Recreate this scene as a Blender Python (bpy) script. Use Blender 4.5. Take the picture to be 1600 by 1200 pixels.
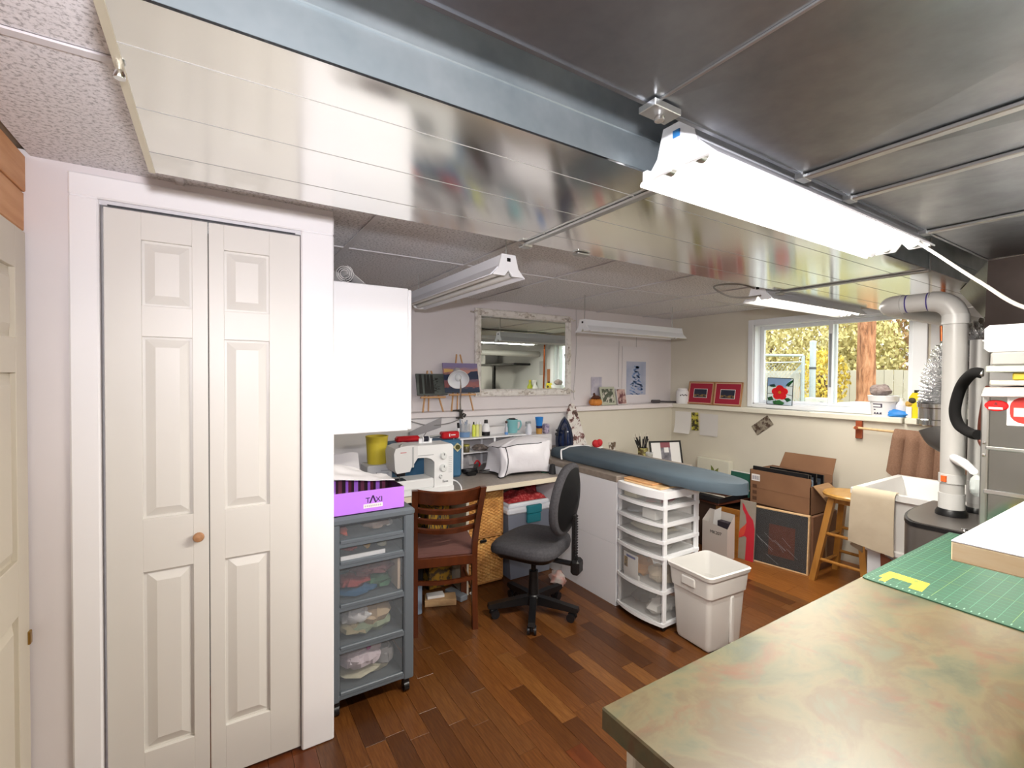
import bpy, bmesh, math, random
from mathutils import Vector, Matrix, Euler, noise
rnd = random.Random(7)
R = math.radians
SC = bpy.context.scene
COL = SC.collection
for o in list(bpy.data.objects):
    bpy.data.objects.remove(o, do_unlink=True)

# ------------------------------------------------------------------ camera, world, lamps, exposure
cam_d = bpy.data.cameras.new('camera')
cam_d.sensor_width = 36.0
cam_d.lens = 732.28 / 1600 * 36
cam_d.clip_start = 0.02
cam = bpy.data.objects.new('camera', cam_d)
COL.objects.link(cam)
def cam_matrix(yaw, pitch, roll, pos):
    f = Vector((math.sin(yaw)*math.cos(pitch), math.cos(yaw)*math.cos(pitch), math.sin(pitch)))
    r = Vector((math.cos(yaw), -math.sin(yaw), 0))
    u = r.cross(f)
    r2 = r*math.cos(roll) + u*math.sin(roll)
    u2 = u*math.cos(roll) - r*math.sin(roll)
    m = Matrix((r2, u2, -f)).transposed().to_4x4()
    m.translation = pos
    return m
cam.matrix_world = cam_matrix(R(32.389), R(-0.996), R(0.371), Vector((0, 0, 1.48)))
SC.camera = cam

def lamp(name, kind, loc, power, color=(1, 1, 1), size=None, size_y=None, rot=(0, 0, 0), parent=None):
    d = bpy.data.lights.new(name, kind)
    d.energy = power
    d.color = color
    if kind == 'AREA':
        d.shape = 'RECTANGLE'
        d.size = size
        d.size_y = size_y or size
    elif kind in ('POINT', 'SPOT'):
        d.shadow_soft_size = size or 0.03
    o = bpy.data.objects.new(name, d)
    o.location = loc
    o.rotation_euler = rot
    COL.objects.link(o)
    if parent:
        o.parent = parent
    return o

world = bpy.data.worlds.new('overcast_sky')
SC.world = world
world.use_nodes = True
wn = world.node_tree.nodes
wn['Background'].inputs['Color'].default_value = (0.93, 0.97, 1.0, 1)
wn['Background'].inputs['Strength'].default_value = 1.75
SUN = lamp('sun', 'SUN', (8, -4, 9), 2.4, (1.0, 0.93, 0.8))
SUN.data.angle = R(20)
SUN.rotation_euler = Vector((0.45, 0.55, -0.75)).to_track_quat('-Z', 'Y').to_euler()
FLASH_POWER = 84
FLASH_COLOR = (0.98, 0.95, 1.0)
fl_ = lamp('camera_flash', 'SPOT', (0.0, -0.02, 1.635), FLASH_POWER, FLASH_COLOR, 0.03)
fl_.data.spot_size = R(132)
fl_.data.spot_blend = 1.0
fl_.rotation_euler = Vector((math.sin(R(28)), math.cos(R(28)), .42)).to_track_quat('-Z', 'Y').to_euler()
TUBE_POWER = 34
TUBE_COLOR = (1.0, 0.945, 0.85)
TUBE_EMIT = 5.0
# added fill light behind the camera, brightens the room; no known lamp there
lamp('back_fill_light', 'AREA', (2.6, -1.2, 2.10), 30, (1.0, 0.9, 0.76), 1.2, 0.15)
SC.view_settings.view_transform = 'Standard'
SC.view_settings.look = 'None'
SC.view_settings.gamma = 1.0
SC.view_settings.use_curve_mapping = False
SC.view_settings.exposure = 0.64

# ------------------------------------------------------------------ materials
def lin(h):
    if isinstance(h, str):
        h = h.lstrip('#')
        c = [int(h[i:i+2], 16)/255 for i in (0, 2, 4)]
        return tuple(x/12.92 if x <= .04045 else ((x+.055)/1.055)**2.4 for x in c) + (1,)
    return tuple(h)[:3] + (1,)
MATS = {}
def new_mat(name):
    m = bpy.data.materials.new(name)
    m.use_nodes = True
    nt = m.node_tree
    return m, nt, nt.nodes['Principled BSDF']
def coord(nt, scale=(1, 1, 1), rot=(0, 0, 0), kind='Object'):
    tc = nt.nodes.new('ShaderNodeTexCoord')
    mp = nt.nodes.new('ShaderNodeMapping')
    mp.inputs['Scale'].default_value = scale
    mp.inputs['Rotation'].default_value = rot
    nt.links.new(tc.outputs[kind], mp.inputs['Vector'])
    return mp.outputs['Vector']
def noise_tex(nt, vec, scale, detail=3, rough=.55, dist=0):
    n = nt.nodes.new('ShaderNodeTexNoise')
    n.inputs['Scale'].default_value = scale
    n.inputs['Detail'].default_value = detail
    n.inputs['Roughness'].default_value = rough
    n.inputs['Distortion'].default_value = dist
    nt.links.new(vec, n.inputs['Vector'])
    return n.outputs['Fac']
def ramp(nt, fac, stops, interp='LINEAR'):
    r = nt.nodes.new('ShaderNodeValToRGB')
    r.color_ramp.interpolation = interp
    e = r.color_ramp.elements
    while len(e) < len(stops):
        e.new(0.5)
    for i, (p, c) in enumerate(stops):
        e[i].position = p
        e[i].color = lin(c)
    nt.links.new(fac, r.inputs['Fac'])
    return r.outputs['Color']
def bump(nt, b, fac, strength=.3, dist=.01):
    n = nt.nodes.new('ShaderNodeBump')
    n.inputs['Strength'].default_value = strength
    n.inputs['Distance'].default_value = dist
    nt.links.new(fac, n.inputs['Height'])
    nt.links.new(n.outputs['Normal'], b.inputs['Normal'])
def M(name, col='#888888', rough=.5, metal=0., col2=None, nscale=6, stretch=(1, 1, 1), bmp=None, alpha=1., emit=0, lo=.35, hi=.65, detail=3, spec=.5, trans=0, aniso=0):
    if name in MATS:
        return MATS[name]
    m, nt, b = new_mat(name)
    b.inputs['Base Color'].default_value = lin(col)
    b.inputs['Roughness'].default_value = rough
    b.inputs['Metallic'].default_value = metal
    b.inputs['Specular IOR Level'].default_value = spec
    if trans:
        b.inputs['Transmission Weight'].default_value = trans
    if col2:
        f = noise_tex(nt, coord(nt, stretch), nscale, detail)
        nt.links.new(ramp(nt, f, [(lo, col), (hi, col2)]), b.inputs['Base Color'])
    if bmp:
        bump(nt, b, noise_tex(nt, coord(nt, stretch), bmp[0], 4), bmp[1], bmp[2] if len(bmp) > 2 else .004)
    if alpha < 1:
        b.inputs['Alpha'].default_value = alpha
    if emit:
        b.inputs['Emission Color'].default_value = lin(col)
        b.inputs['Emission Strength'].default_value = emit
    MATS[name] = m
    return m
def M_metal(name, c1, c2, r0, r1, scale=3, stretch=(1, 1, 1), bmp=.05):
    m, nt, b = new_mat(name)
    v = coord(nt, stretch)
    f = noise_tex(nt, v, scale, 4, .6)
    nt.links.new(ramp(nt, f, [(.3, c1), (.7, c2)]), b.inputs['Base Color'])
    b.inputs['Metallic'].default_value = 1
    mr = nt.nodes.new('ShaderNodeMapRange')
    mr.inputs['To Min'].default_value = r0
    mr.inputs['To Max'].default_value = r1
    nt.links.new(f, mr.inputs['Value'])
    nt.links.new(mr.outputs[0], b.inputs['Roughness'])
    if bmp:
        bump(nt, b, noise_tex(nt, coord(nt, (1, 1, 1)), 2.2, 2), bmp, .02)
    MATS[name] = m
    return m
def M_glass(name, col='#ffffff', gloss=.08, rough=0.0):
    m, nt, b = new_mat(name)
    nt.nodes.remove(b)
    t = nt.nodes.new('ShaderNodeBsdfTransparent')
    t.inputs['Color'].default_value = lin(col)
    g = nt.nodes.new('ShaderNodeBsdfGlossy')
    g.inputs['Roughness'].default_value = rough
    x = nt.nodes.new('ShaderNodeMixShader')
    x.inputs[0].default_value = gloss
    nt.links.new(t.outputs[0], x.inputs[1])
    nt.links.new(g.outputs[0], x.inputs[2])
    nt.links.new(x.outputs[0], nt.nodes['Material Output'].inputs['Surface'])
    MATS[name] = m
    return m
def M_random(name, stops, rough=.4, grain=None, bmp=None):
    """each object that carries it gets its own tone (Object Info > Random)"""
    m, nt, b = new_mat(name)
    oi = nt.nodes.new('ShaderNodeObjectInfo')
    c = ramp(nt, oi.outputs['Random'], stops)
    if grain:
        v = coord(nt, grain[0])
        f = noise_tex(nt, v, grain[1], 4, .6)
        mx = nt.nodes.new('ShaderNodeMix')
        mx.data_type = 'RGBA'
        mx.blend_type = 'MULTIPLY'
        mx.inputs[0].default_value = 1
        nt.links.new(c, mx.inputs[6])
        nt.links.new(ramp(nt, f, [(.3, grain[2]), (.7, grain[3])]), mx.inputs[7])
        c = mx.outputs[2]
    nt.links.new(c, b.inputs['Base Color'])
    b.inputs['Roughness'].default_value = rough
    MATS[name] = m
    return m

WALLP = M('pinkish white wall paint', '#e2dcdd', .55, col2='#ded8d9', nscale=2)
WALLW = M('white wall paint', '#e9e6e6', .5)
WALLC = M('cream wall paint', '#dcd6c7', .6, col2='#d6d0c0', nscale=1.5)
TRIM = M('white semi gloss trim', '#f1f0f1', .3)
LEDGE = M('cream painted ledge', '#e6e2d3', .4)
DOORM = M('off white door paint', '#dddad4', .42)
WHITE = M('white plastic', '#eeeef0', .35)
WHITEM = M('white matte', '#eeeeee', .6)
ENAMEL = M('white enamel', '#f2f3f5', .25)
BLACK = M('black plastic', '#0f0f11', .4)
BLACKM = M('black matte', '#131313', .7)
DGREY = M('dark grey plastic', '#3a3b3e', .5)
CHROME = M('chrome', '#d8d8d8', .15, 1)
STEEL = M('brushed steel', '#b9bab8', .35, 1)
BRASS = M('brass', '#b08d4a', .3, 1)
COPPER = M('copper pipe', '#b5643c', .3, 1)
REDP = M('red plastic', '#c01822', .35)
YELLOWP = M('yellow plastic', '#e2cf1c', .4)
PAPER = M('white paper', '#e8e6e4', .8)
CARD = M('brown cardboard', '#8a6549', .8, col2='#7f5a40', nscale=3)
CARDIN = M('tan cardboard inside', '#a98560', .85)
PINE = M('pine wood', '#c08a4f', .5, col2='#a9713a', nscale=5, stretch=(8, 8, .7))
PINEL = M('light raw wood', '#e0bf93', .6, col2='#d3ac7c', nscale=5, stretch=(1, 6, 6))
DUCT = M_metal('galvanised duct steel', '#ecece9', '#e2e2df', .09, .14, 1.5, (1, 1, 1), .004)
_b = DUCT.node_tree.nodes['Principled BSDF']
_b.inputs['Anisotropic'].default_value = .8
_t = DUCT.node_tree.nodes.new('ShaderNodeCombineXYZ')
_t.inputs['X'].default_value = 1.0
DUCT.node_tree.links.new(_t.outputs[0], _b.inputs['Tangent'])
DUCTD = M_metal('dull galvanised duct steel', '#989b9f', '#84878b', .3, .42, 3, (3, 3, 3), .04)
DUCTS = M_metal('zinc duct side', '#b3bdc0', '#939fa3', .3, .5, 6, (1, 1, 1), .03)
DUCTS.node_tree.nodes['Principled BSDF'].inputs['Metallic'].default_value = .8
GLASS = M_glass('clear window glass', '#fbfdfc', .06)
SMOKE = M('smoky clear plastic', '#8d949a', .2, alpha=.17)
FROST = M('frosted clear plastic', '#bdbdba', .25, alpha=.19)
CLEAR = M('clear plastic', '#dfe3e6', .15, alpha=.28)

# ------------------------------------------------------------------ mesh builder
class G:
    def __init__(s, mtx=None):
        s.v = []; s.f = []; s.mtx = mtx
    def add(s, verts, faces):
        b = len(s.v)
        for p in verts:
            p = Vector(p)
            s.v.append(s.mtx @ p if s.mtx else p)
        s.f += [tuple(i+b for i in f) for f in faces]
        return s
    def box(s, a, b, bev=0, m=None):
        x0, y0, z0 = [min(a[i], b[i]) for i in range(3)]
        x1, y1, z1 = [max(a[i], b[i]) for i in range(3)]
        if bev <= 0:
            vs = [(x0, y0, z0), (x1, y0, z0), (x1, y1, z0), (x0, y1, z0), (x0, y0, z1), (x1, y0, z1), (x1, y1, z1), (x0, y1, z1)]
            fs = [(3, 2, 1, 0), (4, 5, 6, 7), (0, 1, 5, 4), (1, 2, 6, 5), (2, 3, 7, 6), (3, 0, 4, 7)]
        else:
            e = min(bev, .49*(x1-x0), .49*(y1-y0), .49*(z1-z0))
            vs = []; idx = {}
            for sx in (0, 1):
                for sy in (0, 1):
                    for sz in (0, 1):
                        p = [(x0, x1)[sx], (y0, y1)[sy], (z0, z1)[sz]]
                        g = [(e, -e)[sx], (e, -e)[sy], (e, -e)[sz]]
                        for ax in range(3):
                            q = [p[k] + (g[k] if k != ax else 0) for k in range(3)]
                            idx[(sx, sy, sz, ax)] = len(vs); vs.append(q)
            fs = []
            I = lambda *k: idx[k]
            for ax in range(3):
                u, w = [(1, 2), (2, 0), (0, 1)][ax]
                for sd in (0, 1):
                    def c(su, sw):
                        k = [0, 0, 0]; k[ax] = sd; k[u] = su; k[w] = sw
                        return idx[(k[0], k[1], k[2], ax)]
                    q = [c(0, 0), c(1, 0), c(1, 1), c(0, 1)]
                    fs.append(tuple(q if sd else q[::-1]))
                # edges along ax
                for su in (0, 1):
                    for sw in (0, 1):
                        def d(t, a2):
                            k = [0, 0, 0]; k[ax] = t; k[u] = su; k[w] = sw
                            return idx[(k[0], k[1], k[2], a2)]
                        q = [d(0, u), d(1, u), d(1, w), d(0, w)]
                        fs.append(tuple(q if su != sw else q[::-1]))
            for sx in (0, 1):
                for sy in (0, 1):
                    for sz in (0, 1):
                        q = [idx[(sx, sy, sz, a2)] for a2 in range(3)]
                        fs.append(tuple(q if (sx+sy+sz) % 2 else q[::-1]))
        if m is not None:
            vs = [m @ Vector(p) for p in vs]
        return s.add(vs, fs)
    def obox(s, c, size, rz=0, rx=0, ry=0, bev=0):
        m = Matrix.Translation(Vector(c)) @ Euler((rx, ry, rz)).to_matrix().to_4x4()
        h = [t/2 for t in size]
        return s.box([-t for t in h], h, bev, m)
    def ring(s, c, ax, up, r, n, start=0):
        c = Vector(c); side = ax.cross(up)
        return [c + (up*math.cos(start+2*math.pi*k/n) + side*math.sin(start+2*math.pi*k/n))*r for k in range(n)]
    def tube(s, pts, r, n=8, closed=False, cap=True):
        pts = [Vector(p) for p in pts]
        rs = r if isinstance(r, (list, tuple)) else [r]*len(pts)
        N = len(pts); vs = []; up = None
        for i, p in enumerate(pts):
            a = pts[(i-1) % N] if (closed or i > 0) else p
            b = pts[(i+1) % N] if (closed or i < N-1) else p
            t = (b-a).normalized() if (b-a).length > 1e-9 else Vector((0, 0, 1))
            if up is None:
                up = Vector((0, 0, 1)) if abs(t.z) < .9 else Vector((1, 0, 0))
            up = (up - t*up.dot(t)).normalized()
            vs += s.ring(p, t, up, rs[i], n)
        fs = []
        for i in range(N if closed else N-1):
            j = (i+1) % N
            for k in range(n):
                k2 = (k+1) % n
                fs.append((i*n+k, i*n+k2, j*n+k2, j*n+k)[::-1])
        if cap and not closed:
            fs.append(tuple(range(n)))
            fs.append(tuple(range((N-1)*n, N*n))[::-1])
        return s.add(vs, fs)
    def cyl(s, p0, p1, r, r1=None, n=16):
        return s.tube([p0, p1], [r, r if r1 is None else r1], n)
    def lathe(s, prof, c=(0, 0, 0), n=20, m=None):
        vs = []; fs = []
        for (r, z) in prof:
            for k in range(n):
                a = 2*math.pi*k/n
                vs.append(Vector((r*math.cos(a), r*math.sin(a), z)))
        for i in range(len(prof)-1):
            for k in range(n):
                k2 = (k+1) % n
                fs.append((i*n+k, i*n+k2, (i+1)*n+k2, (i+1)*n+k))
        if prof[0][0] > 1e-5: fs.append(tuple(range(n))[::-1])
        if prof[-1][0] > 1e-5: fs.append(tuple(range((len(prof)-1)*n, len(prof)*n)))
        mm = Matrix.Translation(Vector(c)) @ (m or Matrix())
        return s.add([mm @ p for p in vs], fs)
    def ball(s, c, r, n=12, m=None, jit=0, seed=0):
        r = (r, r, r) if not isinstance(r, (tuple, list)) else r
        vs = []; fs = []; h = n//2+1
        for i in range(h+1):
            t = math.pi*i/h
            for k in range(n):
                a = 2*math.pi*k/n
                p = Vector((math.sin(t)*math.cos(a), math.sin(t)*math.sin(a), -math.cos(t)))
                if jit: p *= 1 + jit*noise.noise(p*1.7 + Vector((seed*3.1, seed, 0)))
                vs.append(Vector((p.x*r[0], p.y*r[1], p.z*r[2])))
        for i in range(h):
            for k in range(n):
                k2 = (k+1) % n
                fs.append((i*n+k, i*n+k2, (i+1)*n+k2, (i+1)*n+k))
        mm = Matrix.Translation(Vector(c)) @ (m or Matrix())
        return s.add([mm @ p for p in vs], fs)
    def prism(s, poly, h0, h1, ax='z', m=None):
        k = len(poly)
        area = sum(poly[i][0]*poly[(i+1) % k][1]-poly[(i+1) % k][0]*poly[i][1] for i in range(k))
        if area < 0: poly = poly[::-1]
        P = {'z': lambda a, b, h: (a, b, h), 'x': lambda a, b, h: (h, a, b), 'y': lambda a, b, h: (b, h, a)}[ax]
        if ax == 'y': poly = [(b, a) for a, b in poly][::-1]
        vs = [P(a, b, h0) for a, b in poly] + [P(a, b, h1) for a, b in poly]
        if m is not None: vs = [m @ Vector(p) for p in vs]
        fs = [tuple(range(k))[::-1], tuple(range(k, 2*k))] + [(i, (i+1) % k, (i+1) % k+k, i+k) for i in range(k)]
        return s.add(vs, fs)
    def sheet(s, fn, nu, nv, thick=0):
        """grid surface, optional thickness along its own normals"""
        P = [[Vector(fn(i/nu, j/nv)) for j in range(nv+1)] for i in range(nu+1)]
        idx = lambda i, j: i*(nv+1)+j
        vs = [p for row in P for p in row]
        fs = [(idx(i, j), idx(i+1, j), idx(i+1, j+1), idx(i, j+1)) for i in range(nu) for j in range(nv)]
        if thick:
            b = len(vs); nn = []
            for i in range(nu+1):
                for j in range(nv+1):
                    du = P[min(i+1, nu)][j]-P[max(i-1, 0)][j]
                    dv = P[i][min(j+1, nv)]-P[i][max(j-1, 0)]
                    q = du.cross(dv); q = q.normalized() if q.length > 1e-12 else Vector((0, 0, 1))
                    nn.append(P[i][j]-q*thick)
            vs = vs + nn
            fs += [tuple(x+b for x in f[::-1]) for f in fs]
            rim = [idx(i, 0) for i in range(nu+1)] + [idx(nu, j) for j in range(1, nv+1)] + [idx(i, nv) for i in range(nu-1, -1, -1)] + [idx(0, j) for j in range(nv-1, 0, -1)]
            for a, c in zip(rim, rim[1:]+rim[:1]):
                fs.append((c, a, a+b, c+b))
        return s.add(vs, fs)
    def build(s, name, mat, parent=None, w=None, sharp=35, kind=None):
        """one mesh object; w = the thing whose frame the world-space vertices are moved into"""
        inv = None
        if w is not None:
            inv = FR[w.name].inverted()
        vs = [inv @ p if inv else p for p in s.v]
        org = None
        if parent is None and w is None and vs:
            xs = [p.x for p in vs]; ys = [p.y for p in vs]; zs = [p.z for p in vs]
            org = Vector(((min(xs)+max(xs))/2, (min(ys)+max(ys))/2, min(zs)))
            vs = [p-org for p in vs]
        me = bpy.data.meshes.new(name)
        me.from_pydata([tuple(p) for p in vs], [], s.f)
        bm = bmesh.new(); bm.from_mesh(me)
        bmesh.ops.recalc_face_normals(bm, faces=bm.faces) if len(bm.faces) < 20000 else None
        lim = R(sharp)
        for f in bm.faces: f.smooth = True
        for e in bm.edges:
            if len(e.link_faces) == 2 and e.calc_face_angle(0) > lim: e.smooth = False
        bm.to_mesh(me); bm.free()
        me.materials.append(mat)
        o = bpy.data.objects.new(name, me)
        COL.objects.link(o)
        if org is not None: o.location = org
        if parent is not None: o.parent = parent
        if kind: o['kind'] = kind
        return o
FR = {}
def tag(o, label=None, cat=None, group=None, kind=None):
    if label: o['label'] = label
    if cat: o['category'] = cat
    if group: o['group'] = group
    if kind: o['kind'] = kind
    return o
def thing(name, label, cat, loc=(0, 0, 0), rz=0, group=None, rot=None):
    o = bpy.data.objects.new(name, None)
    o.empty_display_size = .05
    COL.objects.link(o)
    o.location = loc
    o.rotation_euler = rot or (0, 0, rz)
    FR[o.name] = Matrix.Translation(Vector(loc)) @ Euler(rot or (0, 0, rz)).to_matrix().to_4x4()
    return tag(o, label, cat, group)
def structure(name, loc=(0, 0, 0)):
    o = thing(name, None, None, loc)
    o['kind'] = 'structure'
    return o
def copy_tree(o, parent=None):
    c = o.copy()
    COL.objects.link(c)
    c.parent = parent
    if parent is None and o.name in FR: FR[c.name] = FR[o.name]
    for ch in list(o.children):
        copy_tree(ch, c)
    return c
def text(body, size, mat, parent, loc, rot, w=None, name='lettering', squash=1.0, align='CENTER', ext=.0006):
    cu = bpy.data.curves.new(name, 'FONT')
    cu.body = body; cu.size = size; cu.extrude = ext
    cu.align_x = align; cu.align_y = 'CENTER'
    tmp = bpy.data.objects.new('tmp_text', cu)
    COL.objects.link(tmp)
    dg = bpy.context.evaluated_depsgraph_get()
    me = bpy.data.meshes.new_from_object(tmp.evaluated_get(dg))
    bpy.data.objects.remove(tmp)
    mm = Matrix.Translation(Vector(loc)) @ Euler(rot).to_matrix().to_4x4() @ Matrix.Diagonal((squash, 1, 1, 1))
    if w is not None: mm = FR[w.name].inverted() @ mm
    me.transform(mm)
    me.materials.clear(); me.materials.append(mat)
    o = bpy.data.objects.new(name, me)
    COL.objects.link(o)
    o.parent = parent
    return o
def curve_pts(pts, n=8):
    """Catmull-Rom through pts"""
    pts = [Vector(p) for p in pts]
    out = []
    for i in range(len(pts)-1):
        p0 = pts[max(i-1, 0)]; p1 = pts[i]; p2 = pts[i+1]; p3 = pts[min(i+2, len(pts)-1)]
        for k in range(n):
            t = k/n
            out.append(.5*((2*p1)+(p2-p0)*t+(2*p0-5*p1+4*p2-p3)*t*t+(3*p1-p0-3*p2+p3)*t**3))
    out.append(pts[-1])
    return out

# ------------------------------------------------------------------ room shell
XL, XR, YB, YF, H = -0.478, 4.41, 3.56, -1.7, 2.13
# floor with loose-laid strips
fl = structure('floor', (0, 0, 0))
G().box((XL-.1, YF-.1, -.08), (XR+.1, YB+.1, -.007)).build('subfloor', M('dark underlay', '#2a1a10', .9), fl)
FLOORM = M_random('red brown laminate strip', [(0, '#4f2e15'), (.3, '#6b421d'), (.55, '#7d4f26'), (.8, '#5e391b'), (1, '#8a5d2f')], .30, grain=((14, 1.2, 1), 9, '#b59c8c', '#ffffff'))
FLOORL = M_random('light laminate plank', [(0, '#8f5a27'), (1, '#a26a31')], .32, grain=((12, 1.0, 1), 7, '#c6ad98', '#ffffff'))
bar_meshes = {}
def plank(x0, x1, y0, y1, mat, z0=-.007, z1=0):
    w, l = round(x1-x0, 3), round(y1-y0, 2)
    key = (w, l, mat.name)
    if key not in bar_meshes:
        g = G().box((-w/2+.0004, -l/2+.0004, z0), (w/2-.0004, l/2-.0004, z1), .0005)
        o = g.build('floor_plank', mat, fl)
        bar_meshes[key] = o.data
    else:
        o = bpy.data.objects.new('floor_plank', bar_meshes[key])
        COL.objects.link(o); o.parent = fl
    o.location = ((x0+x1)/2, (y0+y1)/2, 0)
LEN = [.30, .36, .42, .48, .56, .64]
PW = .083
rest = []
x = XL-.02
while x < 3.30:
    x1 = min(x+PW, 3.31)
    y = YF-.05-rnd.random()*.3
    while y < YB:
        l = rnd.choice(LEN)
        y1 = y+l
        seen = x > .25 and y1 > 1.45 and not (x > 2.3 and y > 2.25) and y < 3.45
        if seen and (x1-x) > .03: plank(x, x1, y, y1, FLOORM)
        else: rest.append((x, x1, y, y1))
        y = y1
    x = x1
x = 3.31
while x < XR:
    x1 = x+.19
    y = YF-.4*rnd.random()
    while y < YB:
        y1 = y+1.2
        if y1 > .6: plank(x, x1, y, y1, FLOORL)
        else: rest.append((x, x1, y, y1))
        y = y1
    x = x1
g = G()
for (a, b, c, d) in rest: g.box((a+.0006, c+.0006, -.007), (b-.0006, d-.0006, 0))
g.build('floor_planks_behind', M('laminate strip far', '#6a3617', .3, col2='#4f250f', nscale=4, stretch=(6, 1, 1)), fl, kind='stuff')

# ceiling: slab, hung grid, speckled tiles
ce = structure('ceiling', (0, 0, 0))
G().box((XL-.1, YF-.1, 2.16), (XR+.2, YB+.1, 2.22)).build('ceiling_slab', M('joist board', '#8c7a66', .8), ce)
m, nt, b = new_mat('speckled ceiling tile')
v = coord(nt, (1, 1, 1))
f1 = noise_tex(nt, v, 95, 3, .7)
nt.links.new(ramp(nt, f1, [(.36, '#a9a7a9'), (.5, '#e3e1e3'), (.7, '#ebe9eb')]), b.inputs['Base Color'])
b.inputs['Roughness'].default_value = .85
bump(nt, b, f1, .25, .003)
TILE = m
GRID = M('ceiling grid enamel', '#d6d3d5', .45)
bx = [XL, -.098, .567, 1.246, 1.916, 2.60, 3.27, 3.94, XR]
by = [YF, -1.16, .06, 1.28, 2.50, YB]
tile_mesh = {}
for i in range(len(bx)-1):
    for j in range(len(by)-1):
        w, l = bx[i+1]-bx[i]-.016, by[j+1]-by[j]-.016
        key = (round(w, 3), round(l, 3))
        if key not in tile_mesh:
            o = G().box((-w/2, -l/2, 0), (w/2, l/2, .014), .003).build('ceiling_tile', TILE, ce)
            tile_mesh[key] = o.data
        else:
            o = bpy.data.objects.new('ceiling_tile', tile_mesh[key]); COL.objects.link(o); o.parent = ce
        o.location = ((bx[i]+bx[i+1])/2, (by[j]+by[j+1])/2, 2.134)
for xx in bx[1:-1]:
    G().box((xx-.012, YF, 2.127), (xx+.012, YB, 2.132)).box((xx-.002, YF, 2.132), (xx+.002, YB, 2.158)).build('grid_bar', GRID, ce)
for yy in by[1:-1]:
    G().box((XL, yy-.012, 2.1275), (XR, yy+.012, 2.1325)).box((XL, yy-.002, 2.132), (XR, yy+.002, 2.158)).build('grid_bar', GRID, ce)

# mirror wall (upper stud wall, lower foundation wall, ledge)
wb = structure('wall_back', (2.4, YB, 0))
G().box((.30, YB, 1.19), (XR+.1, YB+.1, 2.16)).build('upper_wall', WALLP, wb, wb)
G().box((.30, 3.45, 0), (2.90, YB+.1, 1.145)).build('lower_wall', WALLW, wb, wb)
G().box((2.90, 3.45, 0), (XR+.1, YB+.1, 1.145)).build('lower_wall', WALLC, wb, wb)
t1 = structure('trim_1', (2.4, 3.5, 1.145))
G().box((.40, 3.415, 1.145), (XR, YB+.02, 1.19), .006).build('ledge_board', M('pale ledge paint', '#e9e2e2', .4), t1, t1)
wr = structure('wall_right', (XR, 1, 0))
WY0, WY1, WZ0, WZ1 = 1.355, 2.585, 1.225, 1.985     # window hole
G().box((XR, WY1, 1.19), (XR+.16, YB+.1, 2.16)).box((XR, 1.255, 1.19), (XR+.16, WY0, 2.16)).box((XR, WY0, WZ1), (XR+.16, WY1, 2.16)).box((XR, WY0, 1.19), (XR+.16, WY1, WZ0)).build('upper_wall', WALLC, wr, wr)
G().box((XR, YF, 1.19), (XR+.16, 1.255, 2.16)).build('upper_panel', M('grey white board', '#d8d9da', .5), wr, wr)
G().box((4.30, YF, 0), (XR+.16, YB+.1, 1.145)).build('lower_wall', WALLC, wr, wr)
t2 = structure('trim_2', (4.35, 1.5, 1.145))
G().box((4.265, 1.37, 1.145), (XR+.01, 3.42, 1.19), .006).build('ledge_board', LEDGE, t2, t2)
G().box((4.265, -.4, 1.145), (XR+.01, 1.355, 1.19), .006).build('ledge_board', LEDGE, t2, t2)
# closet wall with bifold door
wc = structure('wall_closet', (0, 1.985, 0))
DX0, DX1, DZ = -.310, .284, 2.035
G().box((XL-.12, 1.985, 0), (DX0, 2.085, H+.02)).box((DX1, 1.985, 0), (.404, 2.085, H+.02)).box((DX0, 1.985, DZ), (DX1, 2.085, H+.02)).build('stud_wall', WALLP, wc, wc)
G().box((.31, 2.085, 0), (.404, YB, H+.02)).build('closet_side', WALLW, wc, wc)
G().box((XL, 2.62, 0), (.31, 2.66, H+.02)).build('closet_back', M('closet dark', '#5a5552', .8), wc, wc)
dr = structure('door_1', (0, 1.985, 0))
CAS = M('white door casing', '#f4f3f5', .28)
for nm, a, b in (('casing', (-.383, 1.968, 0), (DX0, 1.985, DZ)), ('casing', (DX1, 1.968, 0), (.404, 1.985, DZ)), ('casing', (-.383, 1.968, DZ), (.404, 1.985, 2.108))):
    G().box(a, b, .005).build(nm, CAS, dr, dr)
G().box((DX0, 1.982, 2.020), (DX1, 2.03, DZ)).build('track', M('track enamel', '#d8d8dc', .35), dr, dr)
G().box((DX0+.02, 1.9805, 2.019), (DX1-.02, 1.983, 2.0235)).build('track_slot', M('track slot dark', '#30323a', .4), dr, dr)
def panel_leaf(g, x0, x1, z0, z1, panels, yf, yb, M4=None):
    """stiles and rails around sunk, raised-field panels; front face at yf (smaller y)"""
    d = .014
    g.box((x0, yf+d, z0), (x1, yb, z1), 0, M4)
    xs = [p[0] for p in panels]; xa = panels[0][0]; xb = panels[0][1]
    g.box((x0, yf, z0), (xa, yf+d+.001, z1), .0015, M4)
    g.box((xb, yf, z0), (x1, yf+d+.001, z1), .0015, M4)
    zz = [z0] + [q for p in sorted(panels, key=lambda p: p[2]) for q in (p[2], p[3])] + [z1]
    for k in range(0, len(zz), 2):
        g.box((xa-.001, yf, zz[k]), (xb+.001, yf+d+.001, zz[k+1]), .0015, M4)
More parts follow.
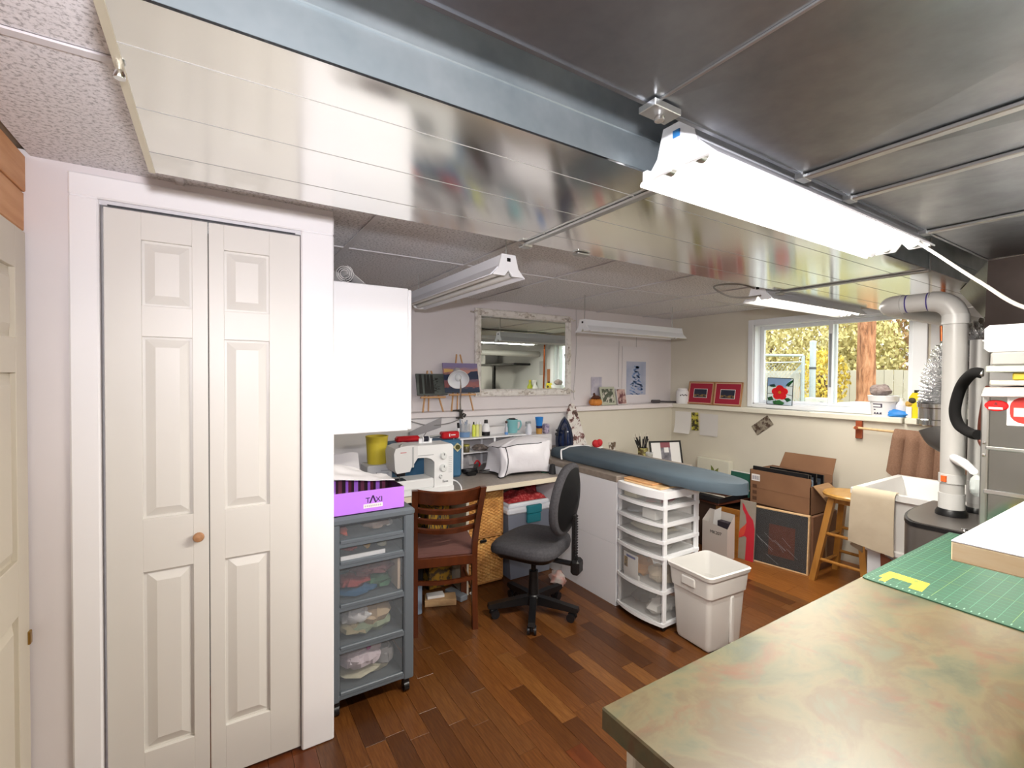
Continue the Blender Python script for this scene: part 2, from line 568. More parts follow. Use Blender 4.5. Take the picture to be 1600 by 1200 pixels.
def raised(x0, x1, z0, z1, yf, M4=None):
    a, e, f = .008, .036, .002
    o = [(x0+a, z0+a), (x1-a, z0+a), (x1-a, z1-a), (x0+a, z1-a)]
    i = [(x0+e, z0+e), (x1-e, z0+e), (x1-e, z1-e), (x0+e, z1-e)]
    vs = [(x, yf+.0136, z) for x, z in o] + [(x, yf+f, z) for x, z in i] + [(x, yf+.0145, z) for x, z in o]
    if M4: vs = [M4 @ Vector(p) for p in vs]
    g = G()
    g.add(vs, [(4, 5, 6, 7), (0, 1, 5, 4), (1, 2, 6, 5), (2, 3, 7, 6), (3, 0, 4, 7), (8, 9, 1, 0), (9, 10, 2, 1), (10, 11, 3, 2), (11, 8, 0, 3), (11, 10, 9, 8)])
    return g
PZ = [(.195, .809), (.988, 1.604), (1.707, 1.925)]
for (a, b, pa, pb, hinge) in ((-.301, -.0195, -.205, -.066, 0), (-.0165, .281, .030, .174, 1)):
    g = G()
    panel_leaf(g, a, b, .012, 2.016, [(pa, pb, z0, z1) for z0, z1 in PZ], 1.984, 2.018)
    lf = g.build('door_leaf', DOORM, dr, dr)
    for z0, z1 in PZ: raised(pa, pb, z0, z1, 1.984).build('raised_panel', DOORM, lf, dr, sharp=8)
kb = G().lathe([(.0, .0), (.009, 0), (.008, .008), (.015, .014), (.0175, .022), (.014, .030), (.0, .033)], (-.050, 1.984, .908), 18, Matrix.Rotation(R(90), 4, 'X')).build('knob', M('bare wood knob', '#b98a63', .5, col2='#a07450', nscale=30), dr, dr)
# left wall with a beige panel door and raw wood header
wl = structure('wall_left', (XL, 0, 0))
G().box((XL-.12, YF, 0), (XL-.035, 2.1, 1.90)).build('stud_wall', WALLP, wl, wl)
G().box((XL-.12, YF, 1.905), (XL-.004, 1.984, 2.02), .003).build('header_board', M('pine stud', '#d7a171', .6, col2='#c48a58', nscale=4, stretch=(6, .6, 6)), wl, wl)
G().box((XL-.12, YF, 2.022), (XL+.0, 1.984, 2.13), .003).build('header_board', MATS['pine stud'], wl, wl)
d2 = structure('door_2', (XL, 1.6, 0))
M4 = Matrix.Translation(Vector((XL+.006, 1.972, 0))) @ Matrix.Rotation(R(90), 4, 'Z') @ Matrix.Translation(Vector((0, -.006, 0)))
BEIGE = M('beige door paint', '#cfc7b6', .4)
g = G(); PZ2 = [(.19, .78), (.94, 1.48), (1.58, 1.78)]
# local x runs along -Y of the room
MX = Matrix.Translation(Vector((XL, 1.975, 0))) @ Matrix(((0, -1, 0, 0), (-1, 0, 0, 0), (0, 0, 1, 0), (0, 0, 0, 1)))
panel_leaf(g, 0, .76, .01, 1.90, [(.09, .34, a, b) for a, b in PZ2], 0, .03, MX)
lf = g.build('door_leaf', BEIGE, d2, d2)
for a, b in PZ2: raised(.09, .34, a, b, 0, MX).build('raised_panel', BEIGE, lf, d2, sharp=8)
G().box((XL-.001, 1.955, .66), (XL+.006, 1.975, .70), .002).build('latch_plate', BRASS, d2, d2)
# wall behind the photographer
wf = structure('wall_front', (2, YF, 0))
G().box((XL-.1, YF-.1, 0), (XR+.1, YF, H+.03)).build('stud_wall', WALLW, wf, wf)

# ------------------------------------------------------------------ window
wi = structure('window_1', (XR, 1.97, 1.2))
VINYL = M('white vinyl', '#eef1f5', .3)
g = G()   # casing around the hole, on the room side
for a, b in (((XR-.016, WY1, 1.195), (XR, WY1+.05, 2.035)), ((XR-.016, WY0-.085, 1.195), (XR, WY0, 2.035)), ((XR-.016, WY0, WZ1), (XR, WY1, 2.035)), ((XR-.02, WY0, 1.193), (XR, WY1, WZ0))):
    g.box(a, b, .003)
g.build('casing', VINYL, wi, wi)
g = G()
x0, x1 = XR, XR+.15
g.box((x0, WY1-.012, WZ0), (x1, WY1, WZ1)).box((x0, WY0, WZ0), (x1, WY0+.012, WZ1)).box((x0, WY0, WZ1-.012), (x1, WY1, WZ1)).box((x0, WY0, WZ0), (x1, WY1, WZ0+.012))
g.build('jamb_liner', VINYL, wi, wi)
ym = 1.93
def sash(ya, yb, x, nm):
    z0, z1 = WZ0+.012, WZ1-.012; w = .034
    g = G()
    for a, b in (((x, ya, z0), (x+.035, ya+w, z1)), ((x, yb-w, z0), (x+.035, yb, z1)), ((x, ya+w, z1-w), (x+.035, yb-w, z1)), ((x, ya+w, z0), (x+.035, yb-w, z0+w*.8))):
        g.box(a, b, .004)
    s = g.build(nm, VINYL, wi, wi)
    G().box((x+.014, ya+w-.004, z0+w*.8-.004), (x+.018, yb-w+.004, z1-w+.004)).build('pane', GLASS, s, wi)
    return s
sash(ym-.02, WY1-.012, XR+.095, 'sash')
s2 = sash(WY0+.012, ym+.025, XR+.052, 'sash')
G().box((XR+.045, ym-.004, 1.40), (XR+.053, ym+.014, 1.86)).build('sash_pull', M('grey rubber seal', '#8b8f94', .5), s2, wi)

# ------------------------------------------------------------------ outdoors
GZ = 1.02
gr = structure('ground', (8, 3, GZ))
G().box((XR+.165, -8, GZ-.3), (30, 16, GZ)).build('lawn', M('dry grass', '#9b8f58', .95, col2='#7a7a45', nscale=3), gr, gr)
def leaves(name, label, cat, c, r, n, cols, size, group=None, trunk=None, seed=0):
    rr = random.Random(seed)
    t = thing(name, label, cat, (c[0], c[1], GZ), group=group)
    g = G()
    for _ in range(n):
        while True:
            p = Vector((rr.uniform(-1, 1), rr.uniform(-1, 1), rr.uniform(-1, 1)))
            if .25 < p.length < 1: break
        q = Vector((c[0]+p.x*r[0], c[1]+p.y*r[1], c[2]+p.z*r[2]))
        if q.z < GZ+.02: q.z = GZ+.02+rr.random()*.2
        e = Euler((rr.uniform(0, 6), rr.uniform(0, 6), rr.uniform(0, 6))).to_matrix()
        s = size*rr.uniform(.6, 1.3)
        g.add([q+e@Vector(k) for k in ((-s, 0, 0), (0, -s*.5, s*.1), (s, 0, 0), (0, s*.5, s*.1))], [(0, 1, 2, 3)])
    m, nt, b = new_mat('leaves '+name+str(seed))
    v = coord(nt)
    nt.links.new(ramp(nt, noise_tex(nt, v, 2.5, 5, .8), [(.28+.44*i/(len(cols)-1), k) for i, k in enumerate(cols)]), b.inputs['Base Color'])
    b.inputs['Roughness'].default_value = .7
    o = g.build('foliage', m, t, t, kind='stuff')
    if trunk:
        G().tube([(c[0], c[1], GZ-.05), (c[0]+.1, c[1], GZ+trunk*.5), (c[0], c[1]+.1, GZ+trunk)], [.12, .09, .06], 8).build('trunk', M('grey bark', '#6d5a4a', .9, col2='#4c3d30', nscale=20), t, t)
    return t
YL = ['#86855c', '#bdb072', '#dfd498', '#f2eac6']
GN = ['#3f4a22', '#6d7a35', '#96994a', '#c0b766']
RU = ['#6b5c40', '#9c7a50', '#c49a68', '#dcba8a']
leaves('autumn_bush', 'tall yellow autumn bush beyond the chain link gate', 'bush', (12.0, 6.5, 2.4), (1.0, 1.35, 1.6), 5200, YL, .06, 'bushes and trees outside the window', 1.2, 1)
leaves('autumn_bush', 'round golden bush seen left of the window mullion', 'bush', (11.2, 4.3, 1.95), (.6, .75, 1.1), 4000, YL, .055, 'bushes and trees outside the window', 1.0, 2)
leaves('autumn_bush', 'bright yellow low bush just left of the pine trunk', 'bush', (9.1, 4.05, 1.45), (.35, .40, .55), 1300, ['#8f8c3e', '#cdb446', '#e2cc62', '#efe09a'], .04, 'bushes and trees outside the window', .5, 3)
leaves('rusty_shrub', 'rust coloured shrub directly behind the pine trunk', 'bush', (14.0, 5.0, 2.6), (1.1, 1.2, 1.9), 4500, RU, .06, 'bushes and trees outside the window', 1.4, 4)
leaves('green_tree', 'olive green tree right of the pine trunk', 'tree', (13.2, 2.7, 2.9), (1.1, 1.1, 1.9), 4800, GN, .06, 'bushes and trees outside the window', 1.7, 5)
leaves('yellow_tree', 'yellow green bush right of the pine trunk and below the olive tree', 'bush', (11.0, 2.3, 1.75), (.75, .95, .85), 3200, ['#6f7844', '#aeaa5e', '#cfc57c', '#e6dda6'], .05, 'bushes and trees outside the window', .8, 6)
leaves('far_tree', 'pale far tree filling the top of the left pane', 'tree', (19, 10.5, 4.4), (2.4, 3.4, 3.4), 6000, ['#7f8058', '#b8aa6a', '#dacb8a', '#ece2b4'], .11, 'bushes and trees outside the window', 3, 7)
leaves('far_tree', 'dark far evergreen filling the top of the right pane', 'tree', (19.5, 4.0, 4.4), (2.4, 3.0, 3.4), 6000, ['#3e4726', '#6b6f38', '#9a8d4a', '#c9a866'], .11, 'bushes and trees outside the window', 3, 8)
# pine trunk
tr = thing('pine_tree', 'thick reddish brown pine trunk outside the right pane', 'tree', (9.0, 3.37, GZ))
m, nt, b = new_mat('pine bark')
v = coord(nt, (1, 1, .22))
f = noise_tex(nt, v, 16, 5, .7, .4)
nt.links.new(ramp(nt, f, [(.34, '#6d4630'), (.5, '#b27a58'), (.66, '#c99674')]), b.inputs['Base Color'])
b.inputs['Roughness'].default_value = .9
bump(nt, b, f, .8, .05)
g = G(); nseg, nz = 28, 30
vs = []; fs = []
for i in range(nz+1):
    z = GZ-.05+i*.17
    for k in range(nseg):
        a = 2*math.pi*k/nseg
        r = .128-.003*i*.17 + .012*noise.noise(Vector((math.cos(a)*5, math.sin(a)*5, z*1.3))) + (.05 if i == 0 else 0)
        vs.append((9.0+r*math.cos(a)-.02*i*.1, 3.37+r*math.sin(a), z))
for i in range(nz):
    for k in range(nseg): fs.append((i*nseg+k, i*nseg+(k+1) % nseg, (i+1)*nseg+(k+1) % nseg, (i+1)*nseg+k))
g.add(vs, fs).build('bark', m, tr, tr, sharp=80)
# white picket fence behind, board by board
fe = thing('board_fence', 'long white vertical board fence behind the trees', 'fence', (10, 3, GZ))
FW = M('weathered white board', '#bdb8ac', .7)
o = None
yy = 1.2; k = 0
while yy < 6.3:
    if o is None:
        o = G().box((-.011, 0, 0), (.011, .128, .62), .003).build('board', FW, fe)
    else:
        o = bpy.data.objects.new('board', o.data); COL.objects.link(o); o.parent = fe
    o.location = (.02*rnd.random(), yy-3, -.01-.015*rnd.random())
    yy += .134
G().box((10.03, 1.2, GZ+.12), (10.07, 6.3, GZ+.2)).box((10.03, 1.2, GZ+.45), (10.07, 6.3, GZ+.53)).build('rail', FW, fe, fe)
# chain link gate
ga = thing('chain_link_gate', 'grey chain link gate with pale privacy slats outside the left pane', 'gate', (6.9, 3.7, GZ))
GALV = M('galvanised pipe', '#b9c3c8', .4, .6)
pt1, pt2 = Vector((7.0, 3.30, 0)), Vector((6.3, 4.6, 0))
def gp(t, z): return pt1 + (pt2-pt1)*t + Vector((0, 0, z))
G().tube([gp(.05, GZ), gp(.05, 1.79)], .022, 10).build('upright', GALV, ga, ga)
G().tube([gp(.05, 1.79), gp(1, 1.83)], .02, 10).build('top_rail', GALV, ga, ga)
G().tube([gp(.05, 1.70), gp(1, 1.68)], .010, 8).build('tension_bar', GALV, ga, ga)
g = G()
for k in range(46):
    for sg in (1, -1):
        t0 = .05+k*.03
        pts = []
        za, zb = GZ+.1, 1.70
        for q in (0, 1):
            t = t0 + (q if sg > 0 else -q)*.30
            pts.append((max(.05, min(1.0, t)), za+(zb-za)*q))
        g.tube([gp(pts[0][0], pts[0][1]), gp(pts[1][0], pts[1][1])], .0026, 4)
g.build('wire_mesh', GALV, ga, ga, kind='stuff')
o = None
for k in range(26):
    t = .07+k*.036
    c = gp(t, 0)
    if o is None:
        o = G().box((-.006, -.022, 0), (.006, .022, .47), .002).build('privacy_slat', FW, ga)
    else:
        o = bpy.data.objects.new('privacy_slat', o.data); COL.objects.link(o); o.parent = ga
    o.location = (c.x+.03-6.9, c.y-3.7, .05+.02*rnd.random()); o.rotation_euler = (0, 0, R(28))
po = thing('gate_post', 'tall capped steel post beside the chain link gate', 'post', (7.05, 3.28, GZ))
G().cyl((7.05, 3.28, GZ-.02), (7.05, 3.28, 1.96), .04, n=14).build('pipe', GALV, po, po)
G().lathe([(.044, 0), (.044, .03), (.02, .045), (0, .047)], (7.05, 3.28, 1.955), 14).build('cap', GALV, po, po)
G().cyl((7.05, 3.28, 1.60), (7.05, 3.28, 1.63), .046, n=14).build('hinge_band', M('dark steel', '#55595d', .4, .8), po, po)
# white meter box and grey tub standing on the ground right outside
mb = thing('utility_box', 'small grey white utility box on the ground below the gate post', 'box', (6.3, 2.86, GZ))
G().box((6.22, 2.75, GZ), (6.38, 2.98, 1.235), .01).build('body', M('utility grey', '#c9ccc9', .5), mb, mb)
G().box((6.20, 2.77, 1.12), (6.22, 2.80, 1.19), .003).build('dark_slot', BLACK, mb, mb)
tb = thing('planter_tub', 'low grey green lidded tub outside the right pane', 'tub', (6.2, 2.15, GZ))
G().prism([(1.72, GZ), (2.42, GZ), (2.47, 1.17), (1.67, 1.17)], 5.95, 6.4, 'x').build('body', M('grey green plastic', '#9aa093', .5), tb, tb)
G().box((5.92, 1.64, 1.17), (6.43, 2.50, 1.205), .01).build('lid', M('pale lid plastic', '#c2c8c4', .5), tb, tb)
dp = thing('dry_plant', 'thin dry garden plant stalks outside the right pane', 'plant', (6.65, 1.80, GZ))
for k in range(5):
    a = -.12+.06*k
    G().tube(curve_pts([(6.65, 1.85+a*.4, GZ), (6.65, 1.85+a*.8, 1.35), (6.6, 1.85+a*1.4, 1.58+.03*k), (6.55, 1.85+a*2.4, 1.60)], 5), .006, 5).build('stalk', M('dry stalk', '#a07d4a', .8), dp, dp)

# ------------------------------------------------------------------ air ducts
du = thing('air_duct', 'long flat shiny steel air duct running from above the closet to the window wall', 'duct', (2.1, 1.09, 1.96))
DY0, DY1, DX_0, DX_1 = .772, 1.412, -.118, 4.28
BB = .0
def duct_sheet(y0, y1, name='bottom_sheet', z=1.96):
    g = G().box((DX_0, y0, z), (DX_1, y1, z+.004))
    return g.build(name, DUCT, du, du)
for k, (a, b) in enumerate(((DY0, .888), (.888, 1.085), (1.085, 1.286), (1.286, DY1))):
    duct_sheet(a+.0008, b-.0008, z=1.96)
for yy in (.888, 1.085, 1.286):
    G().tube([(DX_0, yy, 1.9606), (DX_1, yy, 1.9606)], .0016, 6).build('standing_seam', M('seam shadow steel', '#8f8d88', .6, .3), du, du)
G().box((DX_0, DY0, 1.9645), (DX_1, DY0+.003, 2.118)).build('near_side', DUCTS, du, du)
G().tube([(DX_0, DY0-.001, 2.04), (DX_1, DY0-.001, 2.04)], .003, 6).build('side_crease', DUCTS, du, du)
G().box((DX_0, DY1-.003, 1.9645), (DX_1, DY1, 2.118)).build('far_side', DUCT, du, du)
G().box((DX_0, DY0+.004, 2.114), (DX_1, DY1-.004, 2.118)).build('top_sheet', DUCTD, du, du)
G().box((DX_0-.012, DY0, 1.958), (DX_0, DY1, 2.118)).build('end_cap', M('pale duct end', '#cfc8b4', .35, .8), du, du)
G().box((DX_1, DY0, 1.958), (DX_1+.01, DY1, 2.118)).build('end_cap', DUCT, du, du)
def cleat(x, name='drive_cleat', y0=DY0-.004, y1=DY1+.0, z=1.951):
    g = G().box((x-.012, y0, z), (x+.012, y1, z+.008), .002)
    g.box((x-.02, y1-.01, z-.006), (x+.02, y1+.02, z+.002), .001)
    g.box((x-.006, y0-.004, z), (x+.006, y0, 2.10), .001)
    return g.build(name, STEEL, du, du)
cleat(.952); cleat(2.665)
G().box((1.18, DY1-.02, 1.950), (1.24, DY1+.012, 1.958), .001).build('clip', STEEL, du, du)
G().lathe([(0, 0), (.008, 0), (.008, .006), (.004, .016), (0, .017)], (-.125, .965, 1.945), 10).build('screw', CHROME, du, du)

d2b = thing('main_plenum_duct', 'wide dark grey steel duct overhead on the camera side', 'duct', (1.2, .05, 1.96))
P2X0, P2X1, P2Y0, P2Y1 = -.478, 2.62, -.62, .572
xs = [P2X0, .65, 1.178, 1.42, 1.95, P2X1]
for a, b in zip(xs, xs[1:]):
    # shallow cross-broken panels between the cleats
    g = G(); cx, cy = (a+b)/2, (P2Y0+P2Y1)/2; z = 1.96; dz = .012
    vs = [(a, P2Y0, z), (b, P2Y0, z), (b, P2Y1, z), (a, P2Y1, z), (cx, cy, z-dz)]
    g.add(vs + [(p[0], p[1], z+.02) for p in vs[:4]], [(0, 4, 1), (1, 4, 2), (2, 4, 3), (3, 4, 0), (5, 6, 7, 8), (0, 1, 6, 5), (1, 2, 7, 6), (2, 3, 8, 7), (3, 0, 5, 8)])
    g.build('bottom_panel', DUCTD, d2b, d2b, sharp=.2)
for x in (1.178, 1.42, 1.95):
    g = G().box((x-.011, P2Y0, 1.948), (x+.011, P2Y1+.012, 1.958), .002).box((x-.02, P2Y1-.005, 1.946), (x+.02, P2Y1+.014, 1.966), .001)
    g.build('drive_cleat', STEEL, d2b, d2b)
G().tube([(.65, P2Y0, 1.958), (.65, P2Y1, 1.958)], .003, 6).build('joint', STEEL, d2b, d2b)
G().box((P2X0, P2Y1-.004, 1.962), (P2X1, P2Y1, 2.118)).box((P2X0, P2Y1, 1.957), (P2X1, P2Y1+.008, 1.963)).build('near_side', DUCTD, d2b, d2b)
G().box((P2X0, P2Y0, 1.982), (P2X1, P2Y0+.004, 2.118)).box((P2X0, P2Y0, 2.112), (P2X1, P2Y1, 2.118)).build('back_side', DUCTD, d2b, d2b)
g = G().box((.636, P2Y1-.02, 1.945), (.704, P2Y1+.018, 1.957), .001)
g.build('bracket', STEEL, d2b, d2b)
G().lathe([(0, 0), (.009, 0), (.009, .006), (.005, .012), (0, .013)], (.67, P2Y1, 1.935), 10).build('screw', CHROME, d2b, d2b)
# transition hood dropping from the plenum to the furnace
th = thing('furnace_hood', 'dark sheet metal hood sloping from the overhead duct down to the furnace', 'duct', (2.8, .1, 1.6))
T = [(2.63, -.6, 1.955), (3.43, -.6, 1.955), (3.43, .86, 1.955), (2.63, .70, 1.955)]
Bm = [(2.73, -.45, 1.64), (3.10, -.45, 1.64), (3.10, .605, 1.64), (2.73, .605, 1.64)]
T[0] = (2.42, -.6, 1.955); T[3] = (2.63, .575, 1.955); T[2] = (3.43, .86, 1.955)
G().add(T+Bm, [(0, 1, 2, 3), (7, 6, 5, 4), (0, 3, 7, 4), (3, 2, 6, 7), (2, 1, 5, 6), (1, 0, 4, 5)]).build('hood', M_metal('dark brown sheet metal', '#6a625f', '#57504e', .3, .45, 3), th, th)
G().tube([(2.728, .606, 1.64), (2.728, -.45, 1.64)], .006, 6).build('flange', STEEL, th, th)

# ------------------------------------------------------------------ fluorescent fixtures
EMIT = M('lit fluorescent tube', '#fffbf0', .3, emit=TUBE_EMIT)
MATS['lit fluorescent tube'].node_tree.nodes['Principled BSDF'].inputs['Emission Color'].default_value = TUBE_COLOR + (1,)
TUBEW = M('unlit fluorescent tube', '#e3e2de', .25)
FIXW = M('white fixture enamel', '#eceef4', .35)
def fixture(label, loc, rz, L=1.22, lit=False, rods=(.12, 1.10), zc=2.13, blue=False, power=None):
    """loc = middle of the underside of the near end; runs along local +x"""
    t = thing('fluorescent_fixture', label, 'light fixture', loc, rz, 'shop lights hung from the ceiling')
    G().prism([(-.034, .098), (.034, .098), (.046, .046), (-.046, .046)], 0, L, 'x').build('housing', FIXW, t)
    for s in (1, -1):
        G().prism([(s*.046, .050), (s*.046, .046), (s*.084, .004), (s*.090, 0), (s*.092, .004), (s*.086, .010)], .004, L-.004, 'x').build('reflector_wing', FIXW, t)
    for x in (0, L-.004):
        G().prism([(-.036, .100), (.036, .100), (.052, .040), (.078, .010), (.078, .004), (.02, .004), (0, .03), (-.02, .004), (-.078, .004), (-.078, .010), (-.052, .040)], x-.003, x+.005, 'x').build('end_plate', ENAMEL, t)
    for s in (1, -1):
        tb_ = G().cyl((.03, s*.040, .022), (L-.03, s*.040, .022), .0165, n=14).build('tube', EMIT if lit else TUBEW, t)
        for x in (.012, L-.032):
            G().cyl((x, s*.040, .022), (x+.02, s*.040, .022), .0168, n=14).build('tube_cap', STEEL, t)
    for x in rods:
        if zc - loc[2] > .11:
            G().tube([(x, 0, .098), (x, 0, zc-loc[2]+.003)], .003, 6).build('hanger_rod', STEEL, t)
    G().box((-.006, -.009, .068), (-.002, .009, .084), .001).build('label_sticker', M('blue sticker', '#2d6fa8', .4) if blue else BLACK, t)
    if lit:
        lamp('tube_glow', 'AREA', (L/2, 0, .003), power or TUBE_POWER, TUBE_COLOR, L-.06, .10, (0, 0, 0), t)
    return t
fixture('lit twin tube shop light hung between the two steel ducts', (.845, .672, 1.928), 0, 1.22, True, (.05, 1.15), 2.12, True)
fixture('lit twin tube shop light hung in front of the window', (2.675, 1.548, 1.925), 0, 1.22, True, power=TUBE_POWER*.42)
fixture('unlit shop light hung parallel to the wall above the blue painting', (2.50, 2.885, 1.838), R(1.5), 1.22, False, (.02, 1.12))
fixture('unlit shop light hung above the desk, its near end facing the camera', (1.118, 1.80, 1.925), R(90), 1.22, False, (.02, 1.1))
cd = thing('conduit_rail', 'thin white rail with brackets below the lit light between the ducts', 'rail', (1.4, .75, 1.9))
G().tube([(.84, .765, 1.925), (2.02, .765, 1.925)], .007, 8).build('rail', ENAMEL, cd, cd)
for x in (.86, 1.05, 1.95):
    G().box((x-.012, .757, 1.921), (x+.012, .773, 1.96), .002).build('bracket', ENAMEL, cd, cd)
cb = tag(G().tube(curve_pts([(1.98, .605, 1.935), (1.85, .52, 1.86), (1.68, .38, 1.73), (1.5, .255, 1.63), (1.35, .10, 1.60), (1.3, -.1, 1.75), (1.3, -.3, 1.946)], 8), .0045, 8).build('power_cable', M('cream cord', '#7d7972', .7)), 'pale cord drooping from the lit light across the dark duct', 'cord')
tag(G().tube(curve_pts([(2.62, 1.50, 1.945), (2.50, 1.52, 1.925), (2.40, 1.56, 1.93), (2.42, 1.66, 2.0), (2.56, 1.60, 2.02), (2.66, 1.56, 2.0)], 6), .005, 6).build('light_cable', M('grey cord', '#8c8780', .5)), 'short looped cord at the near end of the window light', 'cord')

# ------------------------------------------------------------------ wall cabinet, grey drawer cart, purple box
ca = thing('wall_cabinet', 'plain white wall cabinet hung past the closet, above the purple box', 'cabinet', (.59, 2.5, 1.228))
G().box((.406, 2.052, 1.228), (.742, 2.90, 1.872), .003).build('carcass', ENAMEL, ca, ca)
G().box((.743, 2.056, 1.232), (.760, 2.47, 1.868), .003).build('door', ENAMEL, ca, ca)
G().box((.743, 2.475, 1.232), (.760, 2.896, 1.868), .003).build('door', ENAMEL, ca, ca)
ro = thing('paper_roll', 'loose roll of white paper lying on top of the white wall cabinet', 'paper roll', (.47, 2.3, 1.872))
def spiral(c, r0, r1, turns, n=60):
    return [(c[0]+(r0+(r1-r0)*k/n)*math.cos(2*math.pi*turns*k/n), c[1]+(r0+(r1-r0)*k/n)*math.sin(2*math.pi*turns*k/n)) for k in range(n+1)]
sp = spiral((.470, 1.912), .013, .038, 3.2)
sp += [(sp[-1][0]+.03, sp[-1][1]-.035), (.56, 1.876), (.60, 1.874)]
g = G()
g.sheet(lambda u, v: (sp[min(int(u*(len(sp)-1)+.5), len(sp)-1)][0], 2.08+.5*v, sp[min(int(u*(len(sp)-1)+.5), len(sp)-1)][1]), len(sp)-1, 1, .0012)
g.build('paper', PAPER, ro, ro, sharp=60)

def lumps(g, x0, x1, y0, y1, z0, z1, n, seed, sq=.55):
    rr = random.Random(seed)
    for k in range(n):
        a = (rr.uniform(.22, .42)*(x1-x0), rr.uniform(.3, .45)*(y1-y0), rr.uniform(.35, .5)*(z1-z0))
        c = (rr.uniform(x0+a[0], x1-a[0]), rr.uniform(y0+a[1], y1-a[1]), z0+a[2]*1.0)
        g.ball(c, a, 10, Matrix.Rotation(rr.uniform(-.3, .3), 4, 'Z'), .5, seed+k)
    return g
GREYF = M('slate grey plastic frame', '#5e666d', .45)
gc = thing('drawer_cart', 'slate grey five drawer plastic cart under the purple box', 'drawer cart', (.60, 2.3, 0))
CX0, CX1, CY0, CY1, CT = .408, .782, 2.075, 2.475, .868
g = G()
for (xa, xb) in ((CX0, CX0+.042), (CX1-.048, CX1)):
    for (ya, yb) in ((CY0, CY0+.035), (CY1-.035, CY1)):
        g.box((xa, ya, .065), (xb, yb, CT-.03), .006)
g.build('upright_frame', GREYF, gc, gc)
G().box((CX0-.004, CY0-.006, CT-.04), (CX1+.004, CY1+.004, CT), .012).build('top_panel', GREYF, gc, gc)
for z in (.845, .745, .655, .468, .285, .085):
    G().box((CX0, CY0+.004, z-.013), (CX1, CY1, z+.009), .003).build('shelf_rail', GREYF, gc, gc)
DZs = [(.760, .828), (.669, .732), (.482, .642), (.298, .455), (.100, .272)]
cont = [[('orange wad of cloth', '#e0552a', .46, .55, .765, .80, 1), ('tan plastic bag', '#a38e80', .55, .72, .765, .83, 3), ('white scrap', '#d9d5d0', .64, .73, .765, .785, 1)],
        [('red ribbon heap', '#a82b30', .46, .56, .69, .722, 2), ('yellow scrap heap', '#d8a63a', .53, .62, .69, .722, 1), ('cream scrap', '#d0cbb0', .64, .72, .675, .715, 1)],
        [('folded maroon cloth', '#6a3b3c', .452, .72, .56, .635, 5), ('folded red cloth', '#9c3a38', .452, .64, .51, .57, 3), ('folded green cloth', '#3f6a4c', .55, .72, .49, .56, 3), ('folded blue cloth', '#285a80', .452, .66, .485, .52, 3)],
        [('white cloth bundle', '#d9d9dc', .452, .64, .34, .45, 4), ('beige cloth bundle', '#b7a184', .53, .73, .315, .44, 4), ('pale green cloth bundle', '#8e9a80', .48, .73, .30, .365, 4), ('khaki cloth bundle', '#9a8e70', .452, .62, .30, .36, 3)],
        [('pink white cloth bundle', '#d6c7cf', .452, .66, .15, .262, 5), ('magenta cloth scrap', '#c0409a', .55, .63, .21, .268, 1), ('cream cloth bundle', '#c8c3ab', .452, .72, .105, .15, 4), ('grey cloth bundle', '#8d8b8c', .60, .73, .12, .25, 3)]]
for (z0, z1), cc in zip(DZs, cont):
    dx0, dx1 = CX0+.044, CX1-.05
    g = G().box((dx0, CY0+.012, z0), (dx1, CY0+.017, z1)).box((dx0, CY0+.017, z0), (dx0+.004, CY1-.04, z1-.01)).box((dx1-.004, CY0+.017, z0), (dx1, CY1-.04, z1-.01)).box((dx0, CY0+.017, z0), (dx1, CY1-.04, z0+.003))
    dwr = g.build('drawer', SMOKE, gc, gc)
    G().box((dx0+.0, CY0+.002, z0-.012), (dx1, CY0+.016, z0+.006), .003).build('drawer_lip', GREYF, dwr, gc)
    for q, (nm, col, xa, xb, za, zb, n) in enumerate(cc):
        lumps(G(), xa, min(xb, dx1-.006), CY0+.03, CY0+.22, max(za, z0+.004), min(zb, z1-.004), n, q*7+int(z0*1000)).build('cloth_bundle', M(nm, col, .85, bmp=(30, .5, .01)), dwr, gc)
G().box((CX0+.05, CY0+.020, .671), (CX1-.13, CY0+.026, .69)).build('white_tray', WHITE, gc, gc)
G().box((CX1-.068, CY0+.03, .487), (CX1-.056, CY0+.2, .63)).build('cream_card', M('cream card', '#cdb8a2', .8), gc, gc)
for z0, z1 in DZs:
    G().box((CX1, CY0+.05, z0), (CX1+.008, CY1-.05, z1-.006), .003).build('side_panel', M('pale grey plastic', '#a9abb0', .4), gc, gc)
for x in (CX0+.03, CX1-.03):
    for y in (CY0+.03, CY1-.03):
        c = G().cyl((x-.012, y, .024), (x+.012, y, .024), .024, n=14).build('caster_wheel', BLACK, gc, gc)
        G().box((x-.016, y-.014, .028), (x+.016, y+.014, .066), .005).build('caster_fork', BLACK, c, gc)

